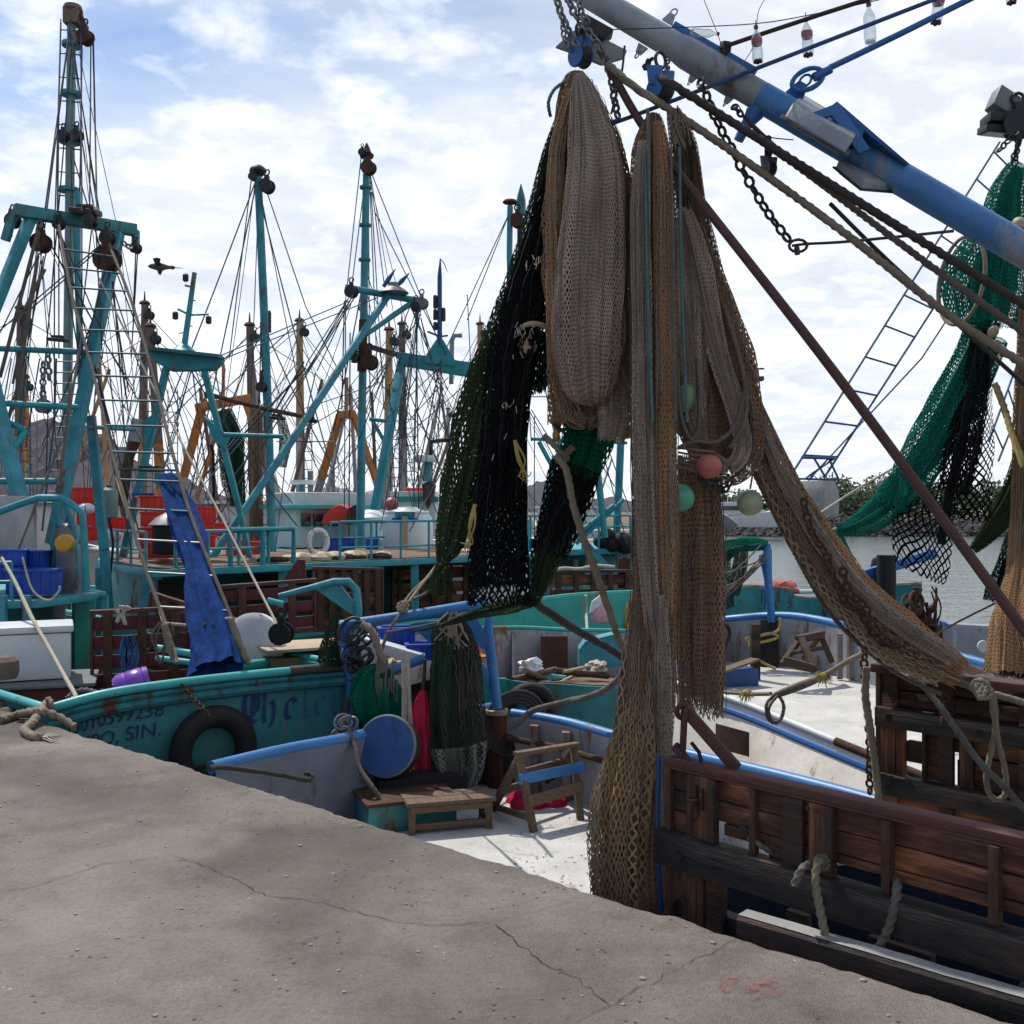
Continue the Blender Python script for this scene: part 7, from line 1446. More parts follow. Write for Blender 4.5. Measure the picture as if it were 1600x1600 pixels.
# green and black net
black_net = bundle('trawl_net', 'black and dark green trawl net hanging behind the taupe one, open at its foot', [
    ([(897, 130, 5.75), (870, 230, 5.75), (842, 370, 5.75), (815, 470, 5.75), (796, 540, 5.75)], [4, 11, 17, 20, 16], 6, .2, 'ngcore', 11, 1, .6),
    ([(897, 130, 5.72), (868, 230, 5.72), (838, 370, 5.72), (806, 480, 5.72), (775, 570, 5.72), (748, 660, 5.72), (728, 745, 5.72), (706, 840, 5.72), (692, 880, 5.72), (690, 928, 5.7)], [5, 15, 22, 27, 32, 37, 33, 22, 8, 21], 7, .2, 'nolive', 12, 2.4, .7),
    ([(786, 540, 5.8), (762, 640, 5.8), (742, 730, 5.8), (715, 830, 5.8), (693, 874, 5.8)], [16, 22, 20, 14, 6], 6, .25, 'ngreen', 13, 2.2, .7),
    ([(862, 300, 5.66), (832, 420, 5.62), (808, 520, 5.6), (795, 620, 5.6), (790, 720, 5.6), (786, 790, 5.6)], [9, 18, 22, 19, 16, 14], 6, .25, 'black', 14, 1, .6),
    ([(864, 280, 5.62), (832, 420, 5.56), (806, 530, 5.54), (792, 640, 5.54), (786, 740, 5.54), (780, 840, 5.54), (780, 915, 5.54)], [11, 24, 31, 29, 32, 38, 36], 8, .24, 'nblack', 15, 2.0, .8),
    ([(792, 700, 5.5), (784, 800, 5.5), (780, 880, 5.5), (780, 945, 5.5)], [24, 38, 46, 48], 6, .2, 'nblack2', 16, 1.5, .7),
    ([(860, 330, 5.8), (848, 440, 5.8), (838, 540, 5.8), (832, 610, 5.8)], [10, 16, 20, 16], 5, .3, 'nblack', 17, 2, .7),
    ([(850, 520, 5.75), (840, 560, 5.75), (836, 600, 5.75), (838, 614, 5.75)], [14, 22, 20, 8], 5, .2, 'ngreen', 18, 1.6, .8)])
bundle('trawl_net', 'green net sleeve with a black middle and olive foot tied to a black rope', [
    ([(935, 600, 5.6), (925, 660, 5.6), (908, 720, 5.6), (897, 740, 5.6)], [40, 36, 32, 30], 6, .18, 'nbright', 21, 2, .7),
    ([(935, 600, 5.65), (922, 660, 5.65), (905, 730, 5.65), (880, 800, 5.65), (855, 870, 5.65), (838, 925, 5.65)], [32, 28, 25, 22, 18, 7], 6, .2, 'ngcore', 22, 1, .6),
    ([(900, 728, 5.58), (882, 785, 5.58), (862, 850, 5.58), (858, 862, 5.58)], [32, 32, 27, 25], 6, .18, 'nblack', 23, 2.2, .75),
    ([(860, 850, 5.6), (850, 885, 5.6), (838, 930, 5.6), (832, 945, 5.6)], [24, 18, 9, 4], 6, .2, 'nolive', 24, 2, .75)])
# long brown net down to the quay
lp = [(1022, 178, 5.15), (1018, 240, 5.12), (1020, 400, 5.08), (1022, 600, 5.05), (1024, 800, 5.02), (1022, 960, 5.0), (1012, 1080, 4.95), (1003, 1200, 4.9), (992, 1320, 4.85), (995, 1430, 4.8)]
bundle('trawl_net', 'long brown trawl net hanging from the blue block right down beside the quay', [
    (lp, [6, 22, 26, 26, 25, 26, 34, 34, 40, 40], 7, .16, 'ncore', 31, 1, .7),
    ([(x, y, Y-.03) for x, y, Y in lp], [8, 29, 34, 34, 33, 33, 40, 40, 48, 52], 9, .13, 'nbrown', 32, 2.4, .75),
    ([(1028, 190, 5.0), (1034, 300, 4.97), (1036, 500, 4.95), (1037, 700, 4.93), (1040, 850, 4.92), (1042, 960, 4.92)], [6, 12, 13, 14, 13, 9], 5, .16, 'norange', 33, 2, .75),
    ([(1006, 220, 5.0), (1000, 320, 4.97), (1003, 500, 4.95), (1006, 700, 4.93), (1012, 860, 4.92), (1022, 1000, 4.9)], [8, 13, 14, 15, 15, 10], 5, .18, 'ntan', 34, 2, .75),
    ([(1030, 930, 4.9), (1034, 1050, 4.86), (1036, 1200, 4.82), (1038, 1330, 4.78), (1042, 1430, 4.75)], [10, 14, 15, 14, 12], 5, .18, 'ntan', 35, 2, .7),
    ([(1000, 940, 4.98), (994, 1060, 4.9), (985, 1180, 4.83), (968, 1290, 4.78), (965, 1430, 4.75)], [16, 26, 30, 36, 34], 6, .18, 'nbrown2', 36, 2, .7),
    ([(992, 1140, 4.82), (983, 1200, 4.75), (975, 1260, 4.73), (970, 1330, 4.76)], [14, 26, 30, 16], 6, .2, 'norange', 37, 2, .7), ([(1012, 1010, 4.86), (1004, 1080, 4.84), (985, 1170, 4.76), (970, 1260, 4.7), (966, 1340, 4.7), (972, 1430, 4.72)], [2, 14, 34, 42, 40, 38], 8, .22, 'norange2', 38, 1.6, .6)])
q = [P(1030, 1180, 4.66), P(1027, 1300, 4.66), P(1033, 1425, 4.66)]; ropething(q, .013, 'bluewire', 'blue plastic pipe standing in the foot of the long brown net', 'pipe', None, False, 4, 'pipe')
ropething([P(1012, 170, 4.98), P(1014, 300, 4.93), P(1012, 600, 4.9), P(1018, 850, 4.88), P(1030, 1010, 4.86)], .009, 'ropegrey', 'grey green selvedge rope running down the long brown net', 'rope', None, False)
# right hand looped net
bundle('trawl_net', 'brown net doubled into hanging loops right of the long brown net', [
    ([(1052, 172, 5.4), (1068, 230, 5.4), (1078, 330, 5.42), (1090, 450, 5.42), (1105, 560, 5.42), (1118, 660, 5.42), (1130, 720, 5.42)], [8, 16, 17, 30, 44, 48, 22], 6, .2, 'ncore', 41, 1, .6),
    ([(1052, 172, 5.38), (1068, 230, 5.38), (1080, 330, 5.38), (1092, 450, 5.38), (1110, 560, 5.38), (1122, 660, 5.38), (1132, 735, 5.38)], [9, 19, 22, 37, 54, 60, 30], 8, .18, 'nbrown', 42, 2.3, .7),
    ([(1066, 325, 5.25), (1074, 420, 5.22), (1078, 520, 5.2), (1085, 620, 5.2), (1094, 690, 5.2)], [6, 18, 18, 16, 10], 6, .2, 'ntan', 43, 2, .7),
    ([(1072, 330, 5.22), (1095, 420, 5.2), (1120, 540, 5.2), (1150, 640, 5.18), (1160, 700, 5.18), (1140, 730, 5.18), (1115, 715, 5.18)], [8, 17, 15, 13, 12, 11, 8], 5, .22, 'ntan', 44, 2, .8),
    ([(1090, 350, 5.3), (1125, 460, 5.28), (1155, 560, 5.26), (1180, 650, 5.25), (1178, 715, 5.25), (1150, 748, 5.25), (1120, 745, 5.25)], [6, 12, 12, 12, 12, 10, 8], 5, .22, 'nbrown', 45, 2, .8),
    ([(1088, 720, 5.4), (1090, 800, 5.4), (1090, 900, 5.4), (1090, 1000, 5.4), (1092, 1085, 5.4)], [20, 22, 22, 20, 14], 6, .2, 'ncore', 46, 1, .6),
    ([(1088, 710, 5.36), (1092, 800, 5.36), (1092, 900, 5.36), (1092, 1000, 5.36), (1094, 1105, 5.36)], [28, 32, 34, 34, 30], 6, .2, 'nbrown', 47, 2, .7),
    ([(1090, 720, 5.45), (1096, 820, 5.45), (1092, 960, 5.45), (1096, 1120, 5.45)], [32, 36, 38, 34], 4, .25, 'nbrown2', 48, 1.6, .6)])
solo('frayed_net_edge', MB().sheet([[P(1060+f*12, 180+f*8, 5.3), P(1075+f*10, 220+f*4, 5.3), P(1078+f*5, 270, 5.3), P(1070+f*9, 318, 5.3)] for f in (0, .5, 1)], [(a*.03, b*.12) for a in range(3) for b in range(4)]), M['ngreen'], 'thin dark green frayed strip of net beside the light tan rope splice', 'net')
NOFIX[0] = False
# loops of rope in that net
for i, (pts, lab) in enumerate((([(1058, 560), (1062, 640), (1078, 685), (1092, 660), (1090, 560)], 'grey blue rope loop beside the faded green float'), ([(1060, 700), (1085, 690), (1120, 690), (1150, 660), (1168, 590)], 'grey blue rope passing over the salmon float'), ([(1132, 480), (1160, 580), (1165, 650), (1140, 700)], 'grey blue rope loop along the edge of the looped net'))):
    ropething([P(x, y, 5.06) for x, y in pts], .011, 'ropegrey', lab, 'rope', 'ropes in the looped net', True, 7)
mb = MB()
for i in range(5): x0 = 1058+random.uniform(-3, 3); mb.tube(smooth([P(x0, 700+i*7, 5.1), P(1085, 703+i*8, 5.06), P(1115, 706+i*7, 5.1)], 5), .006, 5)
solo('lashing', mb, M['rope'], 'bunched cords holding the salmon float in the looped net', 'cords')
def float_(px, py, Y, rpx, m, lab, sz=1.0, ax=(0, 0, 1)):
    c = P(px, py, Y); r_ = rpx*Y/1600; o = thing('net_float', lab, 'float', c-V((0, 0, r_)), 'net floats'); MB().ball(c, r_, 28, sz, ax).build('ball', M[m], o); MB().torus(c+V(ax).normalized()*r_*sz*.94, r_*.16, r_*.07, ax, 14, 6).build('eyelet', M[m], o)
float_(1108, 729, 5.02, 20, 'fpink', 'salmon pink float at the bottom of the looped net', .95, (.3, .3, 1)); float_(1063, 778, 5.1, 22, 'fgreen', 'sea green round float behind the long brown net', 1, (.5, 0, 1)); float_(1172, 786, 5.3, 20.5, 'fpale', 'pale olive round float hanging before the far shore', 1, (.2, 0, 1))
float_(1072, 622, 5.1, 15, 'fyg', 'faded green oval float among the loops of brown net', 1.5, (.1, 0, 1)); float_(824, 540, 5.5, 15, 'fcream', 'cream disc float against the black net', .5, (.3, -1, .1)); float_(980, 676, 5.3, 10, 'orange', 'small orange float behind the long brown net', 1)
ropething([P(1172, 764, 5.3), P(1176, 740, 5.3), P(1180, 700, 5.28)], .005, 'ropegrey', 'thin cord holding the pale olive float', 'rope', None, False)
o = solo('net_hoop', MB().torus(P(836, 520, 5.5), .08, .014, (.1, .5, 1), 26, 8, 1.0, .55, dirv=(-1, 0, .1)), M['fcream'], 'pale curved hoop band across the black net above the cream float', 'hoop')
solo('chain', MB().chain(smooth([P(1092, 742, 5.1), P(1108, 760, 5.1), P(1122, 752, 5.1), P(1130, 768, 5.1), P(1142, 752, 5.1), P(1148, 745, 5.1)], 5), .05, .0075), M['darkmetal'], 'dark chain drooping under the salmon float', 'chain', 'chains')
# diagonal net with footrope chain, over to the rear trawl door
bundle('trawl_net', 'tan net stretched diagonally from the looped net to the rear wooden trawl door', [
    ([(1172, 620, 5.4), (1205, 720, 5.4), (1262, 830, 5.4), (1330, 925, 5.4), (1400, 990, 5.4), (1500, 1050, 5.4)], [4, 8, 10, 10, 12, 8], 5, .2, 'ncore', 51, 1, .5),
    ([(1170, 610, 5.37), (1204, 720, 5.37), (1262, 830, 5.37), (1330, 925, 5.37), (1405, 992, 5.37), (1500, 1052, 5.37)], [9, 25, 30, 30, 36, 22], 9, .2, 'norange', 52, 2.2, .6), ([(1176, 640, 5.34), (1200, 730, 5.34), (1250, 835, 5.34), (1318, 935, 5.34), (1392, 1010, 5.34), (1470, 1055, 5.34)], [8, 18, 22, 22, 26, 16], 7, .25, 'ntan2', 55, 2, .6),
    ([(1180, 640, 5.3), (1216, 730, 5.28), (1275, 835, 5.27), (1345, 925, 5.27), (1420, 985, 5.27), (1490, 1030, 5.27)], [6, 10, 11, 12, 13, 10], 5, .2, 'ntan', 53, 2.2, .8)])
def panel(name, lab, L_, R_, m, dens=(24, 14), us=1.0, bel=.05, seed=0, grp='hanging nets', cat='net'):
    a = smooth([P(*p) for p in L_], 8); b = smooth([P(*p) for p in R_], 8); n = min(len(a), len(b)); rows = []; uv = []; Lc = 0
    W_ = sum((x-y).length for x, y in zip(a, b))/n
    for i in range(n):
        ia, ib = a[int(i*(len(a)-1)/(n-1))], b[int(i*(len(b)-1)/(n-1))]
        if i: Lc += (ia-pa).length
        pa = ia; row = []
        for j in range(dens[1]+1):
            f = j/dens[1]; row.append(ia.lerp(ib, f)+V((0, bel*mnoise.noise(V((f*3, i*.15, seed)))-bel*math.sin(math.pi*f), -bel*.4*math.sin(math.pi*f)))); uv.append((f*W_*us, Lc))
        rows.append(row)
    mb_ = MB(); mb_.sheet(rows, uv); NOFIX[0] = True; o_ = solo(name, mb_, M[m], lab, cat, grp); NOFIX[0] = False; return o_
panel('open_net', 'open tan mesh drooping below the diagonal net with the water behind', [(1178, 730, 5.42), (1230, 840, 5.42), (1300, 960, 5.42), (1390, 1042, 5.42)], [(1190, 700, 5.36), (1258, 840, 5.36), (1330, 940, 5.36), (1420, 1020, 5.36)], 'ntan2', us=1.2)
ropething([P(1176, 735, 5.42), P(1230, 842, 5.42), P(1300, 962, 5.42), P(1390, 1044, 5.4), P(1470, 1085, 5.35)], .012, 'ropegrey', 'grey rope edging the lower side of the diagonal net', 'rope', None)
solo('chain', MB().chain(smooth([P(1255, 780, 5.18), P(1268, 830, 5.17), P(1290, 865, 5.17), P(1300, 895, 5.17), P(1320, 940, 5.15), P(1345, 958, 5.15), P(1360, 985, 5.13), P(1380, 1005, 5.1), P(1405, 1008, 5.1)], 6), .058, .0085), M['rust'], 'rusty chain hung along the diagonal net, longest of the two', 'chain', 'chains')
solo('chain', MB().chain(smooth([P(1316, 888, 5.15), P(1328, 925, 5.13), P(1350, 945, 5.12), P(1362, 972, 5.11), P(1385, 1000, 5.08), P(1420, 1018, 5.06), P(1440, 1028, 5.05)], 6), .058, .0085), M['rust'], 'rusty chain looping over the lower part of the diagonal net', 'chain', 'chains')
# nets of the next boom, at the right
RY = 7.2
bundle('trawl_net', 'green trawl net hung from the lamp block, held open by a hoop at its side', [
    ([(1592, 262, RY), (1578, 300, RY), (1572, 340, RY), (1560, 400, RY), (1550, 450, RY), (1545, 500, RY)], [7, 14, 18, 28, 32, 22], 6, .2, 'ngcore', 61, 1, .5),
    ([(1592, 258, RY-.05), (1576, 300, RY-.05), (1570, 340, RY-.05), (1556, 400, RY-.05), (1545, 450, RY-.05), (1542, 508, RY-.05)], [14, 27, 34, 56, 66, 46], 7, .16, 'nteal', 62, 2.2, .7),
    ([(1540, 500, RY), (1515, 560, RY), (1480, 630, RY), (1442, 700, RY), (1412, 740, RY), (1395, 752, RY)], [9, 10, 11, 12, 8, 4], 6, .2, 'ngcore', 63, 1, .5), ([(1540, 498, RY-.03), (1515, 560, RY-.03), (1480, 630, RY-.03), (1442, 700, RY-.03), (1412, 742, RY-.03), (1395, 756, RY-.03)], [21, 23, 26, 28, 20, 9], 7, .18, 'nteal', 64, 2.3, .75)])
solo('net_hoop', MB().torus(P(1502, 438, RY-.2), .19, .015, (1, .5, .12), 36, 8, 1.6, 1.0, dirv=(.12, 0, 1)), M['rope'], 'rope bound hoop holding the green net open at the right', 'hoop')
bundle('trawl_net', 'teal net sleeve stretched to a knotted tail over the channel', [
    ([(1560, 540, RY), (1520, 620, RY), (1470, 690, RY), (1420, 760, RY), (1360, 808, RY), (1310, 834, RY)], [5, 6, 8, 10, 8, 3], 6, .2, 'ngcore', 65, 1, .5),
    ([(1562, 530, RY-.04), (1520, 618, RY-.04), (1470, 690, RY-.04), (1420, 760, RY-.04), (1360, 810, RY-.04), (1308, 830, RY-.04)], [12, 17, 21, 26, 20, 6], 7, .16, 'nteal', 66, 2.3, .75),
    ([(1309, 826, RY-.05), (1308, 845, RY-.05), (1312, 868, RY-.05), (1316, 892, RY-.05)], [5, 13, 17, 18], 6, .25, 'nteal', 67, 2, .7), ([(1402, 742, RY-.1), (1398, 765, RY-.1), (1388, 790, RY-.1)], [9, 22, 24], 6, .2, 'nteal', 68, 2, .7)])
bundle('trawl_net', 'black net falling from the green one at the right, wide open mesh towards its foot', [
    ([(1532, 515, RY-.1), (1525, 600, RY-.1), (1505, 700, RY-.1), (1488, 770, RY-.1)], [14, 18, 24, 22], 6, .2, 'nblack', 71, 2.2, .7),
    ([(1532, 515, RY-.05), (1522, 600, RY-.05), (1500, 700, RY-.05), (1478, 800, RY-.05), (1470, 850, RY-.05)], [5, 6, 7, 7, 6], 5, .2, 'black', 72, 1, .4)])
panel('open_net', 'open black mesh panel at the right with a thicker band along its foot', [(1540, 560, RY), (1515, 680, RY), (1495, 740, RY), (1480, 806, RY)], [(1550, 600, RY-.1), (1553, 680, RY-.1), (1552, 740, RY-.1), (1550, 815, RY-.1)], 'nblack2', (24, 10), 1.3, .05, 2)
panel('open_net', 'open black mesh panel hanging over the water with a ragged foot', [(1482, 735, RY-.1), (1440, 770, RY-.1), (1400, 800, RY-.1), (1394, 840, RY-.1), (1396, 878, RY-.1)], [(1500, 740, RY-.15), (1496, 780, RY-.15), (1490, 830, RY-.15), (1486, 880, RY-.15), (1478, 915, RY-.15)], 'nblack2', (24, 12), 1.4, .06, 5)
bundle('trawl_net', 'pale olive net sleeve narrowing to a knot at the right above the water', [
    ([(1610, 700, RY), (1588, 770, RY), (1555, 820, RY), (1522, 858, RY)], [18, 18, 14, 4], 5, .15, 'ngcore', 73, 1, .6), ([(1610, 700, RY-.05), (1588, 770, RY-.05), (1555, 820, RY-.05), (1520, 860, RY-.05)], [22, 22, 17, 6], 6, .15, 'nolive', 74, 2.2, .7)])
bundle('trawl_net', 'green and black net end in ragged strips at the right edge', [([(1612, 820, RY), (1590, 850, RY), (1570, 890, RY), (1552, 915, RY), (1545, 938, RY)], [22, 18, 13, 9, 8], 6, .25, 'ngreen', 75, 2.2, .7), ([(1600, 850, RY-.1), (1580, 890, RY-.1), (1562, 935, RY-.1)], [12, 14, 8], 6, .25, 'nblack', 76, 2.2, .7)])
bundle('trawl_net', 'tan net standing at the right edge beside the rusty stay', [([(1606, 480, 6.8), (1604, 640, 6.8), (1598, 800, 6.8), (1592, 900, 6.6), (1586, 980, 6.4), (1585, 1056, 6.3)], [12, 18, 16, 16, 30, 36], 6, .2, 'norange', 77, 2.2, .7), ([(1606, 480, 6.85), (1604, 640, 6.85), (1598, 800, 6.85), (1592, 900, 6.65), (1590, 980, 6.45), (1592, 1056, 6.35)], [9, 14, 12, 12, 22, 26], 5, .2, 'ncore', 78, 1, .6)])
float_(1592, 352, 6.9, 13, 'fcream', 'cream float on top of the green net at the right edge', .8, (1, 0, .2)); float_(1552, 518, 7.0, 10, 'fcream', 'small tan float under the green net hoop', .8, (1, 0, -.4))
ropething([P(1555, 600, 7.0), P(1570, 640, 6.9), P(1582, 680, 6.8), P(1600, 730, 6.7)], .022, 'ropeyellow', 'ragged yellowish rope at the right edge by the black net', 'rope', None)
o = thing('lamp_block', 'floodlight and block cluster on chains at the right edge above the green net', 'floodlight', P(1580, 215, 8)); fq = floodlight(1560, 205, 7.5, 52, o)
mb = MB(); mb.hexa(P(1570, 165, 7.5), (.09, .0, -.06), (0, .08, 0), (.03, 0, .07)); mb.build('housing', M['steel'], o, .015); MB().hexa(P(1560, 188, 7.5), (.10, 0, 0), (0, .09, 0), (0, 0, .035)).build('ballast', M['darkmetal'], o, .01); pulley(MB(), P(1590, 195, 7.4), .2).build('block', M['darkmetal'], o)
for a, b in (((1590, 205), (1556, 240)), ((1592, 215), (1585, 262)), ((1598, 205), (1578, 262))): MB().chain([P(*a, 7.3), P(*b, 7.3)], .06, .008).build('chain', M['darkmetal'], o)
o = thing('outrigger_boom', 'grey boom tip showing at the right edge that carries the lamp cluster', 'boom', P(2300, 590, 7)); MB().tube([P(1588, 178, 7.5), P(2300, 590, 7.2)], [.06, .075], 16).build('pole', M['greypole'], o)
ropething([P(1605, 355, 4.9), P(1570, 349, 5.6), P(1560, 350, 6.4)], .010, 'ropedark', 'short black line behind the blue boom at the right', 'rope', None, False)
ropething([P(1272, 808, 6.5), P(1330, 770, 7), P(1395, 732, 7.1)], .008, 'ropepale', 'thin pale line from the diagonal net to the teal sleeve', 'rope', None, False)
ropething([P(1283, 830, 6.5), P(1306, 826, 7.1)], .009, 'ropepale', 'short pale line to the knotted tail of the teal sleeve', 'rope', None, False)
ropething([P(1465, 990, 8), P(1500, 970, 7.6), P(1560, 940, 7.2)], .008, 'wire', 'thin wire over the grey bulwark at the right', 'cable', None, False, 4, 'cable')
mb = MB(); c = P(1440, 935, 9.5)
c = P(1440, 945, 9.5)
for k in range(34): a = c+V((random.uniform(-.14, .16), random.uniform(-.1, .1), random.uniform(-.15, .2))); mb.tube(smooth([a, a+V((random.uniform(-.1, .1), 0, -.2)), a+V((random.uniform(-.1, .1), 0, -.45)), a+V((random.uniform(-.08, .08), 0, -.3))], 4), random.choice((.008, .012, .018)), 6)
for k in range(7): mb.ball(c+V((random.uniform(-.12, .15), 0, random.uniform(-.42, .08))), random.uniform(.04, .08), 10)
for k in range(6): mb.torus(c+V((random.uniform(-.12, .15), -.06, random.uniform(-.4, .15))), random.uniform(.05, .09), .016, (random.uniform(-1, 1), -1, random.uniform(-1, 1)), 16, 6, 1.3)
solo('tackle_heap', mb, M['rust'], 'rusty heap of tackle, rings and rope below the ragged black mesh', 'tackle')
o = None if 1 else thing('winch_head', 'dark rope wound capstan between the diagonal net and the grey bulwark', 'winch', P(1450, 1000, 9))

# ================================================================== trawl doors beside the quay
fd0 = P(1050, 1185, 4.6); fd1 = P(1600, 1310, 3.484); fd1.z = fd0.z; U = (fd1-fd0).normalized(); NN = U.cross(V((0, 0, 1))).normalized()   # towards the quay
def door_parts(root_, p0, U, NN, items):
    for (nm, u0, u1, w0, w1, n0, th, m) in items:
        c = p0+U*(u0+u1)/2-V((0, 0, (w0+w1)/2))+NN*n0
        MB().hexa(c, U*(u1-u0)/2, NN*th/2, V((0, 0, (w1-w0)/2))).build(nm, M[m], root_, .005)
fd = thing('trawl_door', 'large dark wooden trawl door with a red steel top rail standing alongside the quay', 'trawl door', fd0-V((0, 0, 1.2)), 'trawl doors')
L = 2.6
it = [('top_rail', -.01, L, -.012, .022, .01, .085, 'rustred'), ('top_rail', -.01, L, .022, .034, .045, .012, 'rustred'),
      ('board', .03, L-.03, .036, .125, 0, .05, 'woodh'), ('board', .03, L-.03, .130, .215, 0, .05, 'woodh'),
      ('board', .03, .155, .22, .31, 0, .05, 'woodh'), ('board', .30, .52, .22, .27, 0, .05, 'woodh'), ('board', .52, .72, .22, .305, 0, .05, 'woodh'), ('board', .72, 1.02, .22, .255, 0, .05, 'woodh'), ('board', 1.02, L-.03, .22, .262, 0, .05, 'woodh'),
      ('beam', -.03, L, .305, .455, .052, .085, 'woodbeam'), ('steel_edge', .0, .028, .02, 1.2, 0, .10, 'rust'), ('steel_edge', L-.03, L, .02, 1.2, 0, .10, 'rust'),
      ('plank', .115, .235, .036, .31, .034, .028, 'woodpost'), ('batten', .245, .275, .036, .305, .045, .045, 'wood'), ('batten', .445, .475, .036, .305, .04, .035, 'rust'), ('plank', .60, .69, .036, .305, .034, .028, 'wood'), ('plank', .72, .80, .036, .305, .036, .03, 'woodpost'), ('batten', .80, .83, .036, .305, .045, .045, 'wood'),
      ('batten', 1.03, 1.065, .036, .305, .045, .045, 'rust'), ('batten', 1.42, 1.455, .036, .305, .045, .045, 'rust'), ('plank', 1.8, 1.95, .036, .305, .036, .03, 'woodpost'),
      ('plank', .09, .20, .455, 1.2, .02, .04, 'woodpost'), ('plank', .215, .30, .455, 1.2, .02, .04, 'woodh'), ('plank', .60, .70, .50, 1.2, .01, .04, 'wood'), ('plank', .95, 1.2, .50, 1.2, .0, .04, 'wood'), ('plank', 1.5, 1.7, .5, 1.2, 0, .04, 'woodh'), ('beam', -.02, L, .62, .74, -.02, .07, 'woodbeam'), ('beam', -.02, L, 1.08, 1.2, 0, .09, 'woodbeam'),
      ('hinge_plate', .165, .18, .075, .17, .056, .02, 'rust'), ('hinge_plate', .20, .215, .085, .18, .056, .02, 'rust')]
door_parts(fd, fd0, U, NN, it)
for u in (.115, .80, 1.62): MB().lathe(fd0+U*u-V((0, 0, .385))+NN*.0935, [(.004, 0), (.022, .0), (.024, .004), (.02, .008), (.012, .003)], 14, NN).build('bolt', M['black'], fd)
for u in (.72, .76, 1.05, 1.44): 
    for w_ in (.06, .27): MB().ball(fd0+U*u-V((0, 0, w_))+NN*.06, .008, 8).build('bolt', M['rust'], fd)
MB().torus(fd0+U*.18-V((0, 0, .18))+NN*.08, .028, .007, U, 16, 7, 1.4, dirv=(0, 0, 1)).build('shackle', M['rust'], fd); MB().torus(fd0+U*.17-V((0, 0, .135))+NN*.07, .022, .006, (0, 0, 1), 14, 6).build('shackle', M['rustred'], fd)
# steel bail at its top corner
for a, b in (((1066, 1185), (1070, 1106)), ((1070, 1108), (1152, 1202))): MB().beam(P(*a, 4.56), P(b[0], b[1], 4.56 if b[0] < 1100 else 4.38), .022, .055).build('bail', M['rustred'], fd, .003)
MB().torus(P(1068, 1112, 4.56), .03, .012, (0, 1, 0), 16, 7).build('bail_eye', M['rust'], fd); MB().beam(P(1054, 1165, 4.58), P(1076, 1192, 4.52), .02, .04).build('bail', M['rustred'], fd)
MB().tube([P(1080, 1160, 4.5), P(1092, 1175, 4.48), P(1096, 1190, 4.46)], .01, 6).build('hose', M['rubber'], fd)
rd0 = P(1373, 1043, 6.0); rd0.z = .69; rd1 = P(1600, 1068, 5.4); rd1.z = rd0.z; U2 = (rd1-rd0).normalized(); N2 = U2.cross(V((0, 0, 1))).normalized()
rd = thing('trawl_door', 'dark slatted wooden trawl door behind the large one, ropes knotted on its top rail', 'trawl door', rd0-V((0, 0, 1.5)), 'trawl doors')
L = 1.9
it = [('top_rail', -.01, .12, -.03, .02, .01, .14, 'rustred'), ('top_rail', .22, L, -.012, .03, .01, .14, 'rustred'), ('steel_edge', 0, .03, .0, 1.5, 0, .08, 'rustred'), ('steel_edge', L-.03, L, .0, 1.5, 0, .08, 'rustred'),
      ('board', .03, L-.03, .03, .11, -.02, .045, 'woodh'), ('board', .03, L-.03, .12, .20, -.02, .045, 'woodh'), ('beam', .02, L, .215, .325, .05, .08, 'woodbeam'), ('beam', .02, L, .60, .71, .05, .08, 'woodbeam'), ('beam', .02, L, 1.15, 1.26, .05, .08, 'woodbeam'),
      ('plank', .03, .125, .02, 1.4, .01, .035, 'woodh'), ('plank', .125, .175, .33, .60, .02, .035, 'woodpost'), ('plank', .03, .12, .33, .60, .025, .03, 'woodpost'), ('batten', .275, .295, .33, .60, .02, .03, 'wood'), ('plank', .37, .45, .03, 1.4, .015, .035, 'wood'), ('plank', .49, .56, .33, .60, .02, .035, 'woodpost'), ('plank', .80, .92, .03, 1.4, .015, .035, 'woodh'), ('plank', 1.2, 1.32, .03, 1.4, .015, .035, 'wood'), ('plank', 1.6, 1.7, .03, 1.4, .015, .035, 'woodpost'),
      ('board', .29, .40, .33, .60, -.02, .045, 'woodh'), ('board', .17, .29, .40, .52, -.02, .045, 'wood'), ('board', .44, L-.03, .33, .42, -.02, .045, 'woodh'), ('board', .30, 1.2, .72, 1.15, -.05, .03, 'woodbeam'), ('board', .45, L-.03, .10, .47, -.055, .025, 'wood'), ('board', .03, .45, .10, .25, -.055, .025, 'woodh'), ('board', .44, L-.03, .47, .62, -.06, .025, 'woodbeam'), ('board', .56, L-.03, .43, .60, -.02, .045, 'woodh'), ('board', .03, L-.03, .71, .80, -.02, .045, 'woodh'), ('board', .1, .52, .80, .92, -.02, .045, 'woodpost'), ('board', .52, L-.03, .80, .92, -.02, .045, 'woodbeam'), ('board', .03, L-.03, .95, 1.12, -.02, .045, 'woodh'), ('board', .03, L-.03, 1.28, 1.45, -.02, .045, 'woodh')]
door_parts(rd, rd0, U2, N2, it)
for u in (.11, .62, 1.2):
    for w_ in (.27, .655): MB().lathe(rd0+U2*u-V((0, 0, w_))+N2*.088, [(.004, 0), (.02, .0), (.022, .004), (.012, .003)], 12, N2).build('bolt', M['black'], rd)
MB().chain([rd0+U2*.42-V((0, 0, .1))+N2*.05, rd0+U2*.42-V((0, 0, .28))+N2*.1], .06, .008).build('chain', M['rust'], rd)
MB().prism([P(1388, 1045, 5.85), P(1395, 1010, 5.85), P(1430, 1000, 5.8), P(1545, 1052, 5.5), P(1520, 1055, 5.5), P(1440, 1022, 5.75), P(1420, 1048, 5.8)], (0, .04, 0)).build('bail', M['rustred'], rd, .004)
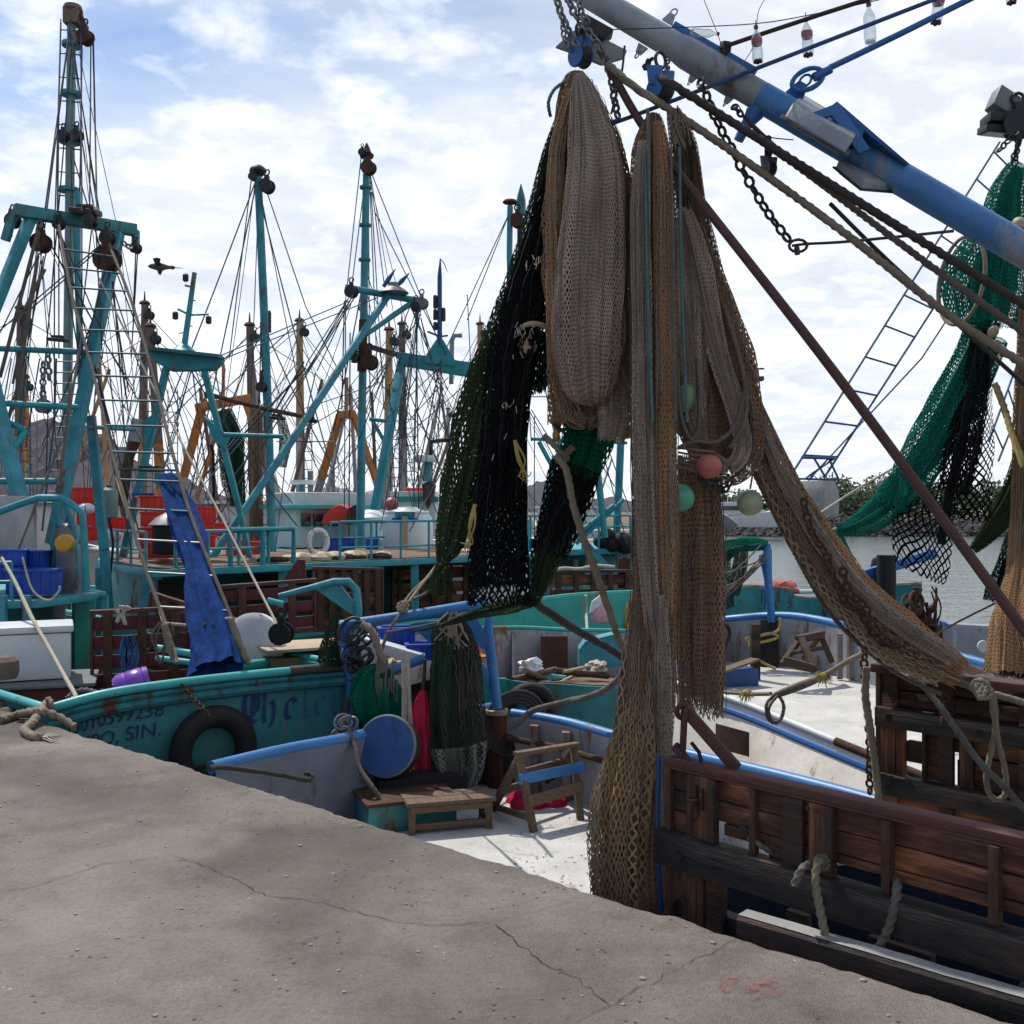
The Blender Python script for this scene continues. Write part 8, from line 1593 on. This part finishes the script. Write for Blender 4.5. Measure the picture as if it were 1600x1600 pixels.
# ropes on the doors
ropething([P(1282, 1346, 3.93), P(1264, 1350, 3.88), P(1250, 1362, 3.86), P(1241, 1384, 3.86)], .014, 'ropegrey', 'short frayed rope end knotted to the beam of the large trawl door', 'rope', 'ropes on the trawl doors')
def knot(c, s, m, lab):
    mb_ = MB(); c = V(c)
    s *= .62
    for k in range(3): mb_.rope(smooth([c+V((s*math.cos(a)*(1-.2*k), s*.6*math.sin(a+k), s*.8*math.sin(a+k*.9))) for a in [i*.6 for i in range(11)]], 4), s*.30)
    return solo('rope_knot', mb_, M[m], lab, 'knot', 'rope knots')
knot(P(1284, 1348, 3.88), .042, 'ropegrey', 'knot on the dark beam above the left mooring rope of the large trawl door')
ropething([P(1280, 1340, 3.86), P(1274, 1372, 3.84), P(1279, 1410, 3.82), P(1285, 1440, 3.8), P(1290, 1466, 3.8), P(1292, 1500, 3.8)], .0155, 'rope', 'thick twisted rope hanging from the knot down to the fender beam, left of two', 'rope', 'ropes on the trawl doors')
ropething([P(1398, 1366, 3.84), P(1402, 1382, 3.76), P(1398, 1415, 3.73), P(1388, 1452, 3.73), P(1372, 1480, 3.74), P(1355, 1496, 3.76)], .0165, 'ropegrey', 'thick twisted rope curving from the slot down to the fender beam, right of two', 'rope', 'ropes on the trawl doors')
ropething([P(1408, 1372, 3.9), P(1440, 1380, 3.86), P(1475, 1398, 3.82)], .015, 'ropegrey', 'rope lying along the slot of the large trawl door', 'rope', 'ropes on the trawl doors')
ropething([P(1170, 1308, 4.25), P(1195, 1325, 4.2), P(1212, 1335, 4.2)], .012, 'ropegrey', 'rope showing through the gap of the large trawl door', 'rope', 'ropes on the trawl doors')
ropething([P(1155, 1290, 4.27), P(1210, 1322, 4.22)], .012, 'ropedark', 'dark cord behind the gap of the large trawl door', 'rope', 'ropes on the trawl doors', False)
kk = ropething([P(1375, 1012, 5.7), P(1420, 1040, 5.55), P(1470, 1058, 5.45), P(1522, 1074, 5.35), P(1545, 1082, 5.3), P(1600, 1098, 5.25), P(1660, 1118, 5.2)], .018, 'rope', 'thick rope lying over the top of the rear trawl door to the right edge', 'rope', 'ropes on the trawl doors')
mb = MB()
mb.rope(smooth([P(1540, 1090, 5.2), P(1520, 1076, 5.2), P(1526, 1064, 5.2), P(1540, 1068, 5.18), P(1552, 1090, 5.18), P(1556, 1130, 5.2), P(1550, 1170, 5.22), P(1541, 1210, 5.22), P(1546, 1240, 5.22), P(1560, 1250, 5.22), P(1572, 1236, 5.22), P(1570, 1200, 5.22), P(1560, 1160, 5.2), P(1552, 1110, 5.18), P(1546, 1078, 5.16)], 6), .0145)
solo('rope_loop', mb, M['rope'], 'knotted rope loop hanging on the rear trawl door', 'rope')
knot(P(1536, 1080, 5.16), .065, 'rope', 'big knot on the top rail of the rear trawl door')
ropething([P(1420, 1045, 5.5), P(1470, 1105, 5.35), P(1530, 1190, 5.2), P(1570, 1230, 5.1), P(1640, 1310, 5.0)], .0165, 'ropegrey', 'rope slanting down across the rear trawl door to the right', 'rope', 'ropes on the trawl doors')
ropething([P(1383, 1006, 5.9), P(1330, 1030, 6.6), P(1290, 1053, 7.2), P(1240, 1072, 8), P(1212, 1084, 8.6)], .017, 'rope', 'tan rope stretched from the rear trawl door down to the pipe rail', 'rope', 'ropes over the rafted boat')
ropething([P(1292, 1056, 7.2), P(1250, 1075, 7.9), P(1218, 1086, 8.5)], .017, 'ropegrey', 'second rope lying close under the tan one above the rafted deck', 'rope', 'ropes over the rafted boat')
ropething([P(1205, 1084, 8.8), P(1165, 1084, 9.2), P(1120, 1080, 9.7)], .018, 'rope', 'tan rope along the pipe rail of the rafted boat', 'rope', 'ropes over the rafted boat')
mb = MB(); mb.rope(smooth([P(1212, 1084, 8.55), P(1198, 1100, 8.5), P(1200, 1122, 8.5), P(1212, 1130, 8.5), P(1222, 1118, 8.5), P(1224, 1100, 8.5), P(1216, 1086, 8.5)], 6), .014); mb.rope(smooth([P(1216, 1086, 8.52), P(1202, 1105, 8.48), P(1206, 1126, 8.48), P(1220, 1124, 8.48), P(1226, 1104, 8.48)], 6), .012); solo('rope_loop', mb, M['ropegrey'], 'rope loop hanging on the dirty white side of the rafted boat', 'rope')
for (x, y, Y, lab) in ((1286, 1056, 7.15, 'frayed yellowish knot on the tan rope above the rafted deck'), (1166, 1083, 9.1, 'frayed yellowish knot on the pipe rail beside the brown net')):
    mb = MB(); c = P(x, y, Y); s_ = Y/7.2
    mb.ball(c, .032*s_, 10, .8)
    for k in range(70): d = V((random.gauss(0, 1), random.gauss(0, .6), random.gauss(-.2, .7))).normalized()*random.uniform(.03, .07)*s_; mb.tube([c, c+d*.6+V((0, 0, .006)), c+d+V((random.uniform(-.012, .012), 0, -.022))], [.005, .004, .002], 4)
    solo('frayed_knot', mb, M['ropeyellow'], lab, 'knot', 'rope knots')
ropething([P(1354, 1042, 5.85), P(1352, 1085, 5.85), P(1360, 1140, 5.85), P(1368, 1200, 5.85), P(1374, 1256, 5.85)], .022, 'rope', 'thick braided rope hanging down at the left edge of the rear trawl door', 'rope', 'ropes on the trawl doors')
solo('chain', MB().chain(smooth([P(1353, 1010, 5.9), P(1350, 1050, 5.9), P(1358, 1150, 5.95), P(1358, 1200, 5.95), P(1360, 1250, 5.95)], 5), .06, .0085), M['rust'], 'rusty chain hanging behind the braided rope at the rear trawl door edge', 'chain', 'chains')
ropething([P(895, 700, 5.5), P(880, 712, 5.45), P(872, 715, 5.4), P(885, 735, 5.35), P(896, 790, 5.3), P(915, 850, 5.3), P(940, 920, 5.35), P(962, 985, 5.4), P(972, 1010, 5.4), P(990, 1040, 5.4)], .019, 'rope', 'thick tan twisted rope hanging across the gap from the green sleeve to the brown net', 'rope', None)
ropething([P(850, 682, 5.5), P(866, 695, 5.45), P(880, 714, 5.42)], .017, 'rope', 'loose end of tan rope at the knot below the brown net', 'rope', None)
knot(P(882, 716, 5.4), .035, 'rope', 'knot of tan rope hanging below the taupe net')
ropething([P(868, 618, 5.5), P(872, 650, 5.5), P(868, 690, 5.5)], .02, 'ropeyellow', 'yellowish rope and shackle under the left of the taupe net', 'rope', None)
o = solo('net_shackle', MB().torus(P(882, 655, 5.45), .06, .012, (0, 1, .2), 18, 7, 1.0, .6, dirv=(0, 0, -1)), M['darkmetal'], 'dark steel half ring below the taupe net', 'shackle')
ropething([P(836, 942, 5.6), P(870, 965, 5.9), P(910, 990, 6.3), P(950, 1012, 6.6), P(976, 1030, 6.8)], .024, 'ropeblack', 'thick black lashed rope sagging from the green sleeve to the brown net', 'rope', None)
bundle('net_strip', 'green net pulled out sideways like a rope from the foot of the green sleeve', [([(834, 938, 5.6), (800, 946, 6.2), (750, 958, 7.0), (706, 972, 7.8), (680, 980, 8.4), (640, 988, 9.2)], [6, 11, 9, 5, 2, 2], 5, .3, 'nolive', 81, 2.0, .8), ([(834, 938, 5.62), (800, 946, 6.22), (750, 958, 7.02), (706, 972, 7.82), (660, 984, 8.8)], [4, 8, 6, 4, 1], 5, .3, 'ngcore', 82, 1, .8)])
ropething([P(603, 988, 9.3), P(660, 978, 9.2), P(705, 968, 9.2), P(745, 960, 9.3)], .011, 'ropegrey', 'thin cord carrying the dark net bundle under the blue gallows', 'rope', None, False)
ropething([P(683, 935, 8.6), P(660, 960, 9.0), P(618, 925, 9.3), P(604, 985, 9.3), P(590, 1050, 9.3)], .012, 'rope', 'pale cord knotted round the blue gallows bar', 'rope', None, False) if 0 else None
# bags and bundles under the blue gallows
bundle('net_bundle', 'dark grey green net bundle tied at the top, hanging beside the blue gallows post', [([(706, 962, 9.2), (708, 985, 9.2), (712, 1040, 9.2), (712, 1110, 9.2), (714, 1170, 9.2), (712, 1220, 9.2), (710, 1245, 9.2)], [4, 18, 25, 28, 31, 20, 9], 6, .2, 'ngcore', 91, 1, .6),
    ([(706, 960, 9.15), (708, 985, 9.15), (711, 1040, 9.15), (711, 1110, 9.15), (713, 1170, 9.15), (711, 1220, 9.15), (710, 1246, 9.15)], [5, 25, 32, 37, 43, 28, 13], 9, .24, 'ngrey', 92, 2.2, .6), ([(706, 965, 9.1), (698, 1000, 9.08), (692, 1060, 9.06), (692, 1120, 9.06), (690, 1165, 9.08)], [5, 14, 15, 15, 12], 5, .25, 'ngreen', 99, 2, .6), ([(712, 1165, 9.08), (716, 1200, 9.07), (714, 1225, 9.07), (712, 1243, 9.07)], [36, 32, 24, 16], 8, .25, 'npale', 100, 1.8, .6)])
mb = MB()
for k in range(14): c = P(706+random.uniform(-7, 7), 962+random.uniform(-8, 8), 9.05); mb.tube(smooth([c, c+V((random.uniform(-.1, .1), 0, -.12)), c+V((random.uniform(-.16, .16), 0, -.26))], 4), .009, 5)
solo('tie_cord', mb, M['rope'], 'loose pale cords tying the neck of the dark net bundle', 'cord')
bundle('mesh_sack', 'bright pink mesh sack hanging by its neck under the blue gallows', [([(660, 1078, 9.15), (660, 1090, 9.15), (657, 1120, 9.15), (655, 1160, 9.15), (655, 1195, 9.15), (656, 1218, 9.15)], [3, 8, 18, 24, 26, 19], 6, .16, 'npink', 93, 1.6, .8), ([(660, 1082, 9.2), (657, 1120, 9.2), (655, 1160, 9.2), (655, 1195, 9.2), (656, 1214, 9.2)], [2, 11, 16, 18, 12], 5, .2, 'red', 94, 1, .7)])
ropething([P(664, 1030, 9.2), P(663, 1055, 9.2), P(660, 1082, 9.15)], .016, 'ropedark', 'black cord from which the pink mesh sack hangs', 'rope', None)
bundle('mesh_sack', 'bright green net sack slung under the blue gallows left of the pale strands', [([(600, 1042, 9.25), (592, 1060, 9.25), (588, 1085, 9.25), (592, 1110, 9.25), (598, 1138, 9.25)], [10, 32, 40, 38, 24], 6, .18, 'nbright', 95, 1.8, .7), ([(600, 1046, 9.3), (590, 1070, 9.3), (592, 1110, 9.3), (600, 1142, 9.3)], [6, 26, 33, 22], 6, .18, 'ngcore', 96, 1, .6)])
for x0, xx, m_, lab in ((1012, (1008, 1010, 1014, 1020), 'ropeteal', 'grey teal line running down the middle of the long brown net'), (1062, (1062, 1064, 1068, 1074), 'ropeteal', 'grey teal line down the seam between the long and the looped net'), (1050, (1048, 1052, 1054, 1056), 'ropegrey', 'grey line along the right edge of the long brown net')):
    ropething([P(xx[0], 230, 4.96), P(xx[1], 380, 4.9), P(xx[2], 520, 4.87), P(xx[3], 660, 4.87)], .007, m_, lab, 'rope', 'ropes in the looped net', True, 8)
ropething([P(882, 128, 5.4), P(866, 140, 5.35), P(857, 160, 5.35), P(860, 182, 5.4)], .009, 'ropeteal', 'short blue bow of rope at the left shoulder of the taupe net', 'rope', None)
mb = MB()
for k in range(10): x0 = 633+random.uniform(-6, 6); mb.tube(smooth([P(x0, 1018, 9.1), P(x0+2, 1080, 9.08), P(x0+4+random.uniform(-2, 2), 1150, 9.05), P(640+random.uniform(-4, 6), random.uniform(1190, 1240), 9.0)], 4), .008, 5)
solo('hanging_strands', mb, M['ropepale'], 'pale straight strands of cord hanging before the pink mesh sack', 'cords')
mb = MB()
for k in range(8):
    x0 = 590+random.uniform(-14, 30); mb.tube(smooth([P(x0, 1030, 9.15), P(x0-3, 1070, 9.1), P(x0+random.uniform(-4, 4), random.uniform(1080, 1110), 9.1), P(x0+3, 1060, 9.1)], 4), .006, 5)
solo('hanging_strands', mb, M['ropegrey'], 'thin grey cords dangling over the bright green net sack', 'cords')
mb = MB()
for k in range(16): c = P(540+random.uniform(-14, 16), 1140+random.uniform(-14, 14), 8.75); mb.torus(c, random.uniform(.03, .06), .010, (random.uniform(-1, 1), -1, random.uniform(-1, 1)), 16, 6, 1.3)
solo('chain_heap', mb, M['steel'], 'grey chain and rope heap on the left blue rail', 'chain')
ropething([P(545, 1142, 8.7), P(556, 1170, 8.6), P(562, 1200, 8.5), P(580, 1228, 8.4), P(592, 1245, 8.4)], .022, 'ropegrey', 'thick grey rope falling from the left blue rail to the deck', 'rope', None)
ropething([P(545, 1090, 9.35), P(541, 1115, 9.3), P(545, 1128, 9.3), P(552, 1120, 9.3)], .025, 'rust', 'bent rusty bar hanging at the end of the lettered stern', 'bar', None, False, 6, 'bar')
mb = MB()
for k in range(14): c = P(560+random.uniform(-14, 14), 1010+random.uniform(-30, 45), 9.35); mb.torus(c, random.uniform(.04, .08), random.uniform(.008, .018), (random.uniform(-1, 1), -1, random.uniform(-1, 1)), 14, 6, 1.5)
solo('tackle_heap', mb, M['darkmetal'], 'dark tangle of shackles and chain at the left leg of the blue gallows', 'tackle')
bundle('net_bundle', 'thin green and brown net remnant hung left of the blue gallows leg', [([(528, 955, 9.6), (524, 990, 9.6), (520, 1020, 9.6), (516, 1040, 9.6)], [6, 14, 18, 16], 5, .3, 'nolive', 97, 2, .6), ([(524, 1000, 9.55), (526, 1020, 9.55), (528, 1040, 9.55)], [9, 13, 10], 5, .3, 'ngreen', 98, 2, .6)])
ropething([P(566, 975, 9.3), P(580, 985, 9.25), P(592, 1015, 9.2), P(600, 1040, 9.2), P(590, 1056, 9.2)], .035, 'rope', 'fat chafed rope hanging over the blue gallows bar end', 'rope', None)
knot(P(630, 948, 9.5), .08, 'rope', 'knot of pale cord on the blue gallows bar')
ropething([P(760, 800, 12), P(690, 880, 10.8), P(640, 930, 9.8), P(625, 960, 9.5), P(605, 990, 9.4), P(590, 1040, 9.3)], .016, 'ropegrey', 'grey line coming down from the right to the blue gallows', 'rope', None)
ropething([P(768, 770, 12), P(700, 860, 10.8), P(650, 925, 9.8), P(640, 940, 9.6)], .014, 'rope', 'tan line parallel to the grey one above the blue gallows', 'rope', None)
ropething([P(640, 938, 9.7), P(668, 925, 9.6), P(690, 898, 9.2), P(700, 885, 8.8)], .014, 'rope', 'short tan line from the gallows knot up to the dark green net foot', 'rope', None)
ropething([P(978, 1036, 8.4), P(965, 1062, 8.8), P(930, 1085, 9.0), P(870, 1100, 9.2), P(830, 1112, 9.3), P(800, 1140, 9.3)], .028, 'ropegrey', 'black grey hose slung from the brown net to the winch by the blue rail', 'hose', None, True, 8, 'hose')
mb = MB(); 
for k in range(4): mb.torus(P(804, 1130, 9.7), .18+.03*k, .02, (.2, -1, .3), 26, 7, 1.2)
solo('rope_coil', mb, M['ropedark'], 'dark rope coil hanging behind the blue gallows post', 'rope coil')
mb = MB()
for k in range(5): c = P(800+k*14, 1098, 9.6)
0 and ropething([P(790, 1010, 10.4), P(797, 1050, 10.2), P(806, 1080, 10)], .03, 'ropedark', 'dark net like rope strip behind the blue gallows post', 'rope', None)
for k, (pts, lab) in enumerate((([(742, 788), (738, 820), (728, 870)], 'yellow twine tuft on the black net'), ([(805, 688), (815, 720), (820, 760)], 'yellow green twine strip on the right of the black net'))):
    mb = MB()
    for j in range(5): mb.tube(smooth([P(pts[0][0]+random.uniform(-2, 2), pts[0][1], 5.4), P(pts[1][0]+random.uniform(-6, 6), pts[1][1], 5.38), P(pts[1][0]*.4+pts[2][0]*.6+random.uniform(-7, 7), pts[1][1]*.4+pts[2][1]*.6, 5.4), P(pts[2][0]+random.uniform(-10, 10), pts[2][1]-random.uniform(0, 25), 5.42)], 4), [.007, .012, .006, .002], 5)
    solo('twine', mb, M['ropeyellow'], lab, 'twine')
mb = MB()
for k in range(46):
    f = random.choice((.25, .5, .52, .78, random.random())); x = 858-f*78+random.uniform(-16, 16); y = 300+f*420+random.uniform(-8, 8); c = P(x, y, 5.42); mb.tube([c, c+V((random.uniform(-.02, .02), -.02, -random.uniform(.015, .045)))], .0022, 4)
mb.build('net_thread', M['ropepale'], black_net)

# ================================================================== pelican over the masts
bw = MB(); Yb = 60.0
def bp(x, y, d=0): return P(x, y, Yb+d)
bw.lathe(bp(252, 417), [(.02, -.75), (.14, -.6), (.24, -.25), (.22, .1), (.13, .34), (.10, .5), (.13, .62), (.10, .72), (.03, .78), (.022, 1.1), (.005, 1.25)], 12, (1, .2, -.02), (1, .9))
for poly, dd in ((((245, 417), (255, 417), (250, 410), (251, 405), (245, 404), (239, 405), (241, 410)), (0, 0, -.5, -1.2, -1.2, -1.1, -.5)), (((247, 418), (255, 418), (254, 424), (251, 430), (248, 429), (246, 424)), (0, 0, .5, 1.1, 1.1, .5))):
    bw.prism([bp(x, y, d_) for (x, y), d_ in zip(poly, dd)], (0, -.03, .05))
bw.lathe(bp(240, 417), [(.02, -.3), (.16, -.2), (.12, .1)], 8, (1, .2, 0), (1, .3))
solo('pelican', bw, M['bird'], 'brown pelican gliding with bent wings beside the tall mast', 'bird')

# grit on the quay and specks on the deck
gr = MB(); rr = random.Random(31)
for i in range(420):
    u = rr.uniform(-1.5, 9.5); v = rr.uniform(.06, 4.5)*rr.random()**.6+.05; q = E0+DQ*u-NQ*v; s_ = rr.choice((.003, .004, .005, .007, .010))*rr.uniform(.7, 1.2)
    gr.add([V((q.x, q.y, s_*.3))+V((w_.x*s_*rr.uniform(.7, 1.4), w_.y*s_, w_.z*s_*.6)) for w_ in iv], fi)
tag(gr.build('quay_gravel', M['concrete'], None, 0, True), 'pale grit and crumbs of concrete scattered over the quay', 'gravel', None, 'stuff')
gr = MB()
for i in range(150):
    q = PZ(rr.uniform(800, 1000), rr.uniform(1265, 1385), DK+.004); s_ = rr.uniform(.004, .012); a = rr.uniform(0, 3)
    gr.add([q+V((math.cos(a)*s_*2, math.sin(a)*s_*2, .002)), q+V((-math.sin(a)*s_*.5, math.cos(a)*s_*.5, .004)), q-V((math.cos(a)*s_*2, math.sin(a)*s_*2, -.002)), q+V((math.sin(a)*s_*.5, -math.cos(a)*s_*.5, .002))], [(0, 1, 2, 3)])
tag(gr.build('deck_litter', M['wood'], None, 0, True), 'small dark scraps of litter on the sunlit white deck', 'litter', None, 'stuff')
# more running rigging among the masts at the left
rr = random.Random(77)
for o_, tops, xr, yr, Yq in ((b3, ((112, 40), (110, 220), (190, 375), (60, 340)), (-10, 260), (600, 860), 14.5), (b4, ((403, 275), (300, 560), (550, 458), (410, 500)), (230, 520), (650, 860), 18.5), (b5, ((573, 250), (570, 420), (655, 480), (690, 560)), (500, 720), (640, 855), 22.5)):
    for k in range(22):
        a = rr.choice(tops); pline(o_, [((a[0]+rr.uniform(-4, 4), a[1]+rr.uniform(0, 20)), (rr.uniform(*xr), rr.uniform(*yr)))], Yq+rr.uniform(-.5, .8), M[rr.choice(('wire', 'tealwire', 'wire', 'ropegrey'))], rr.choice((.6, .8, 1.1)), 'stay', rr.choice((0, .01, .03)))
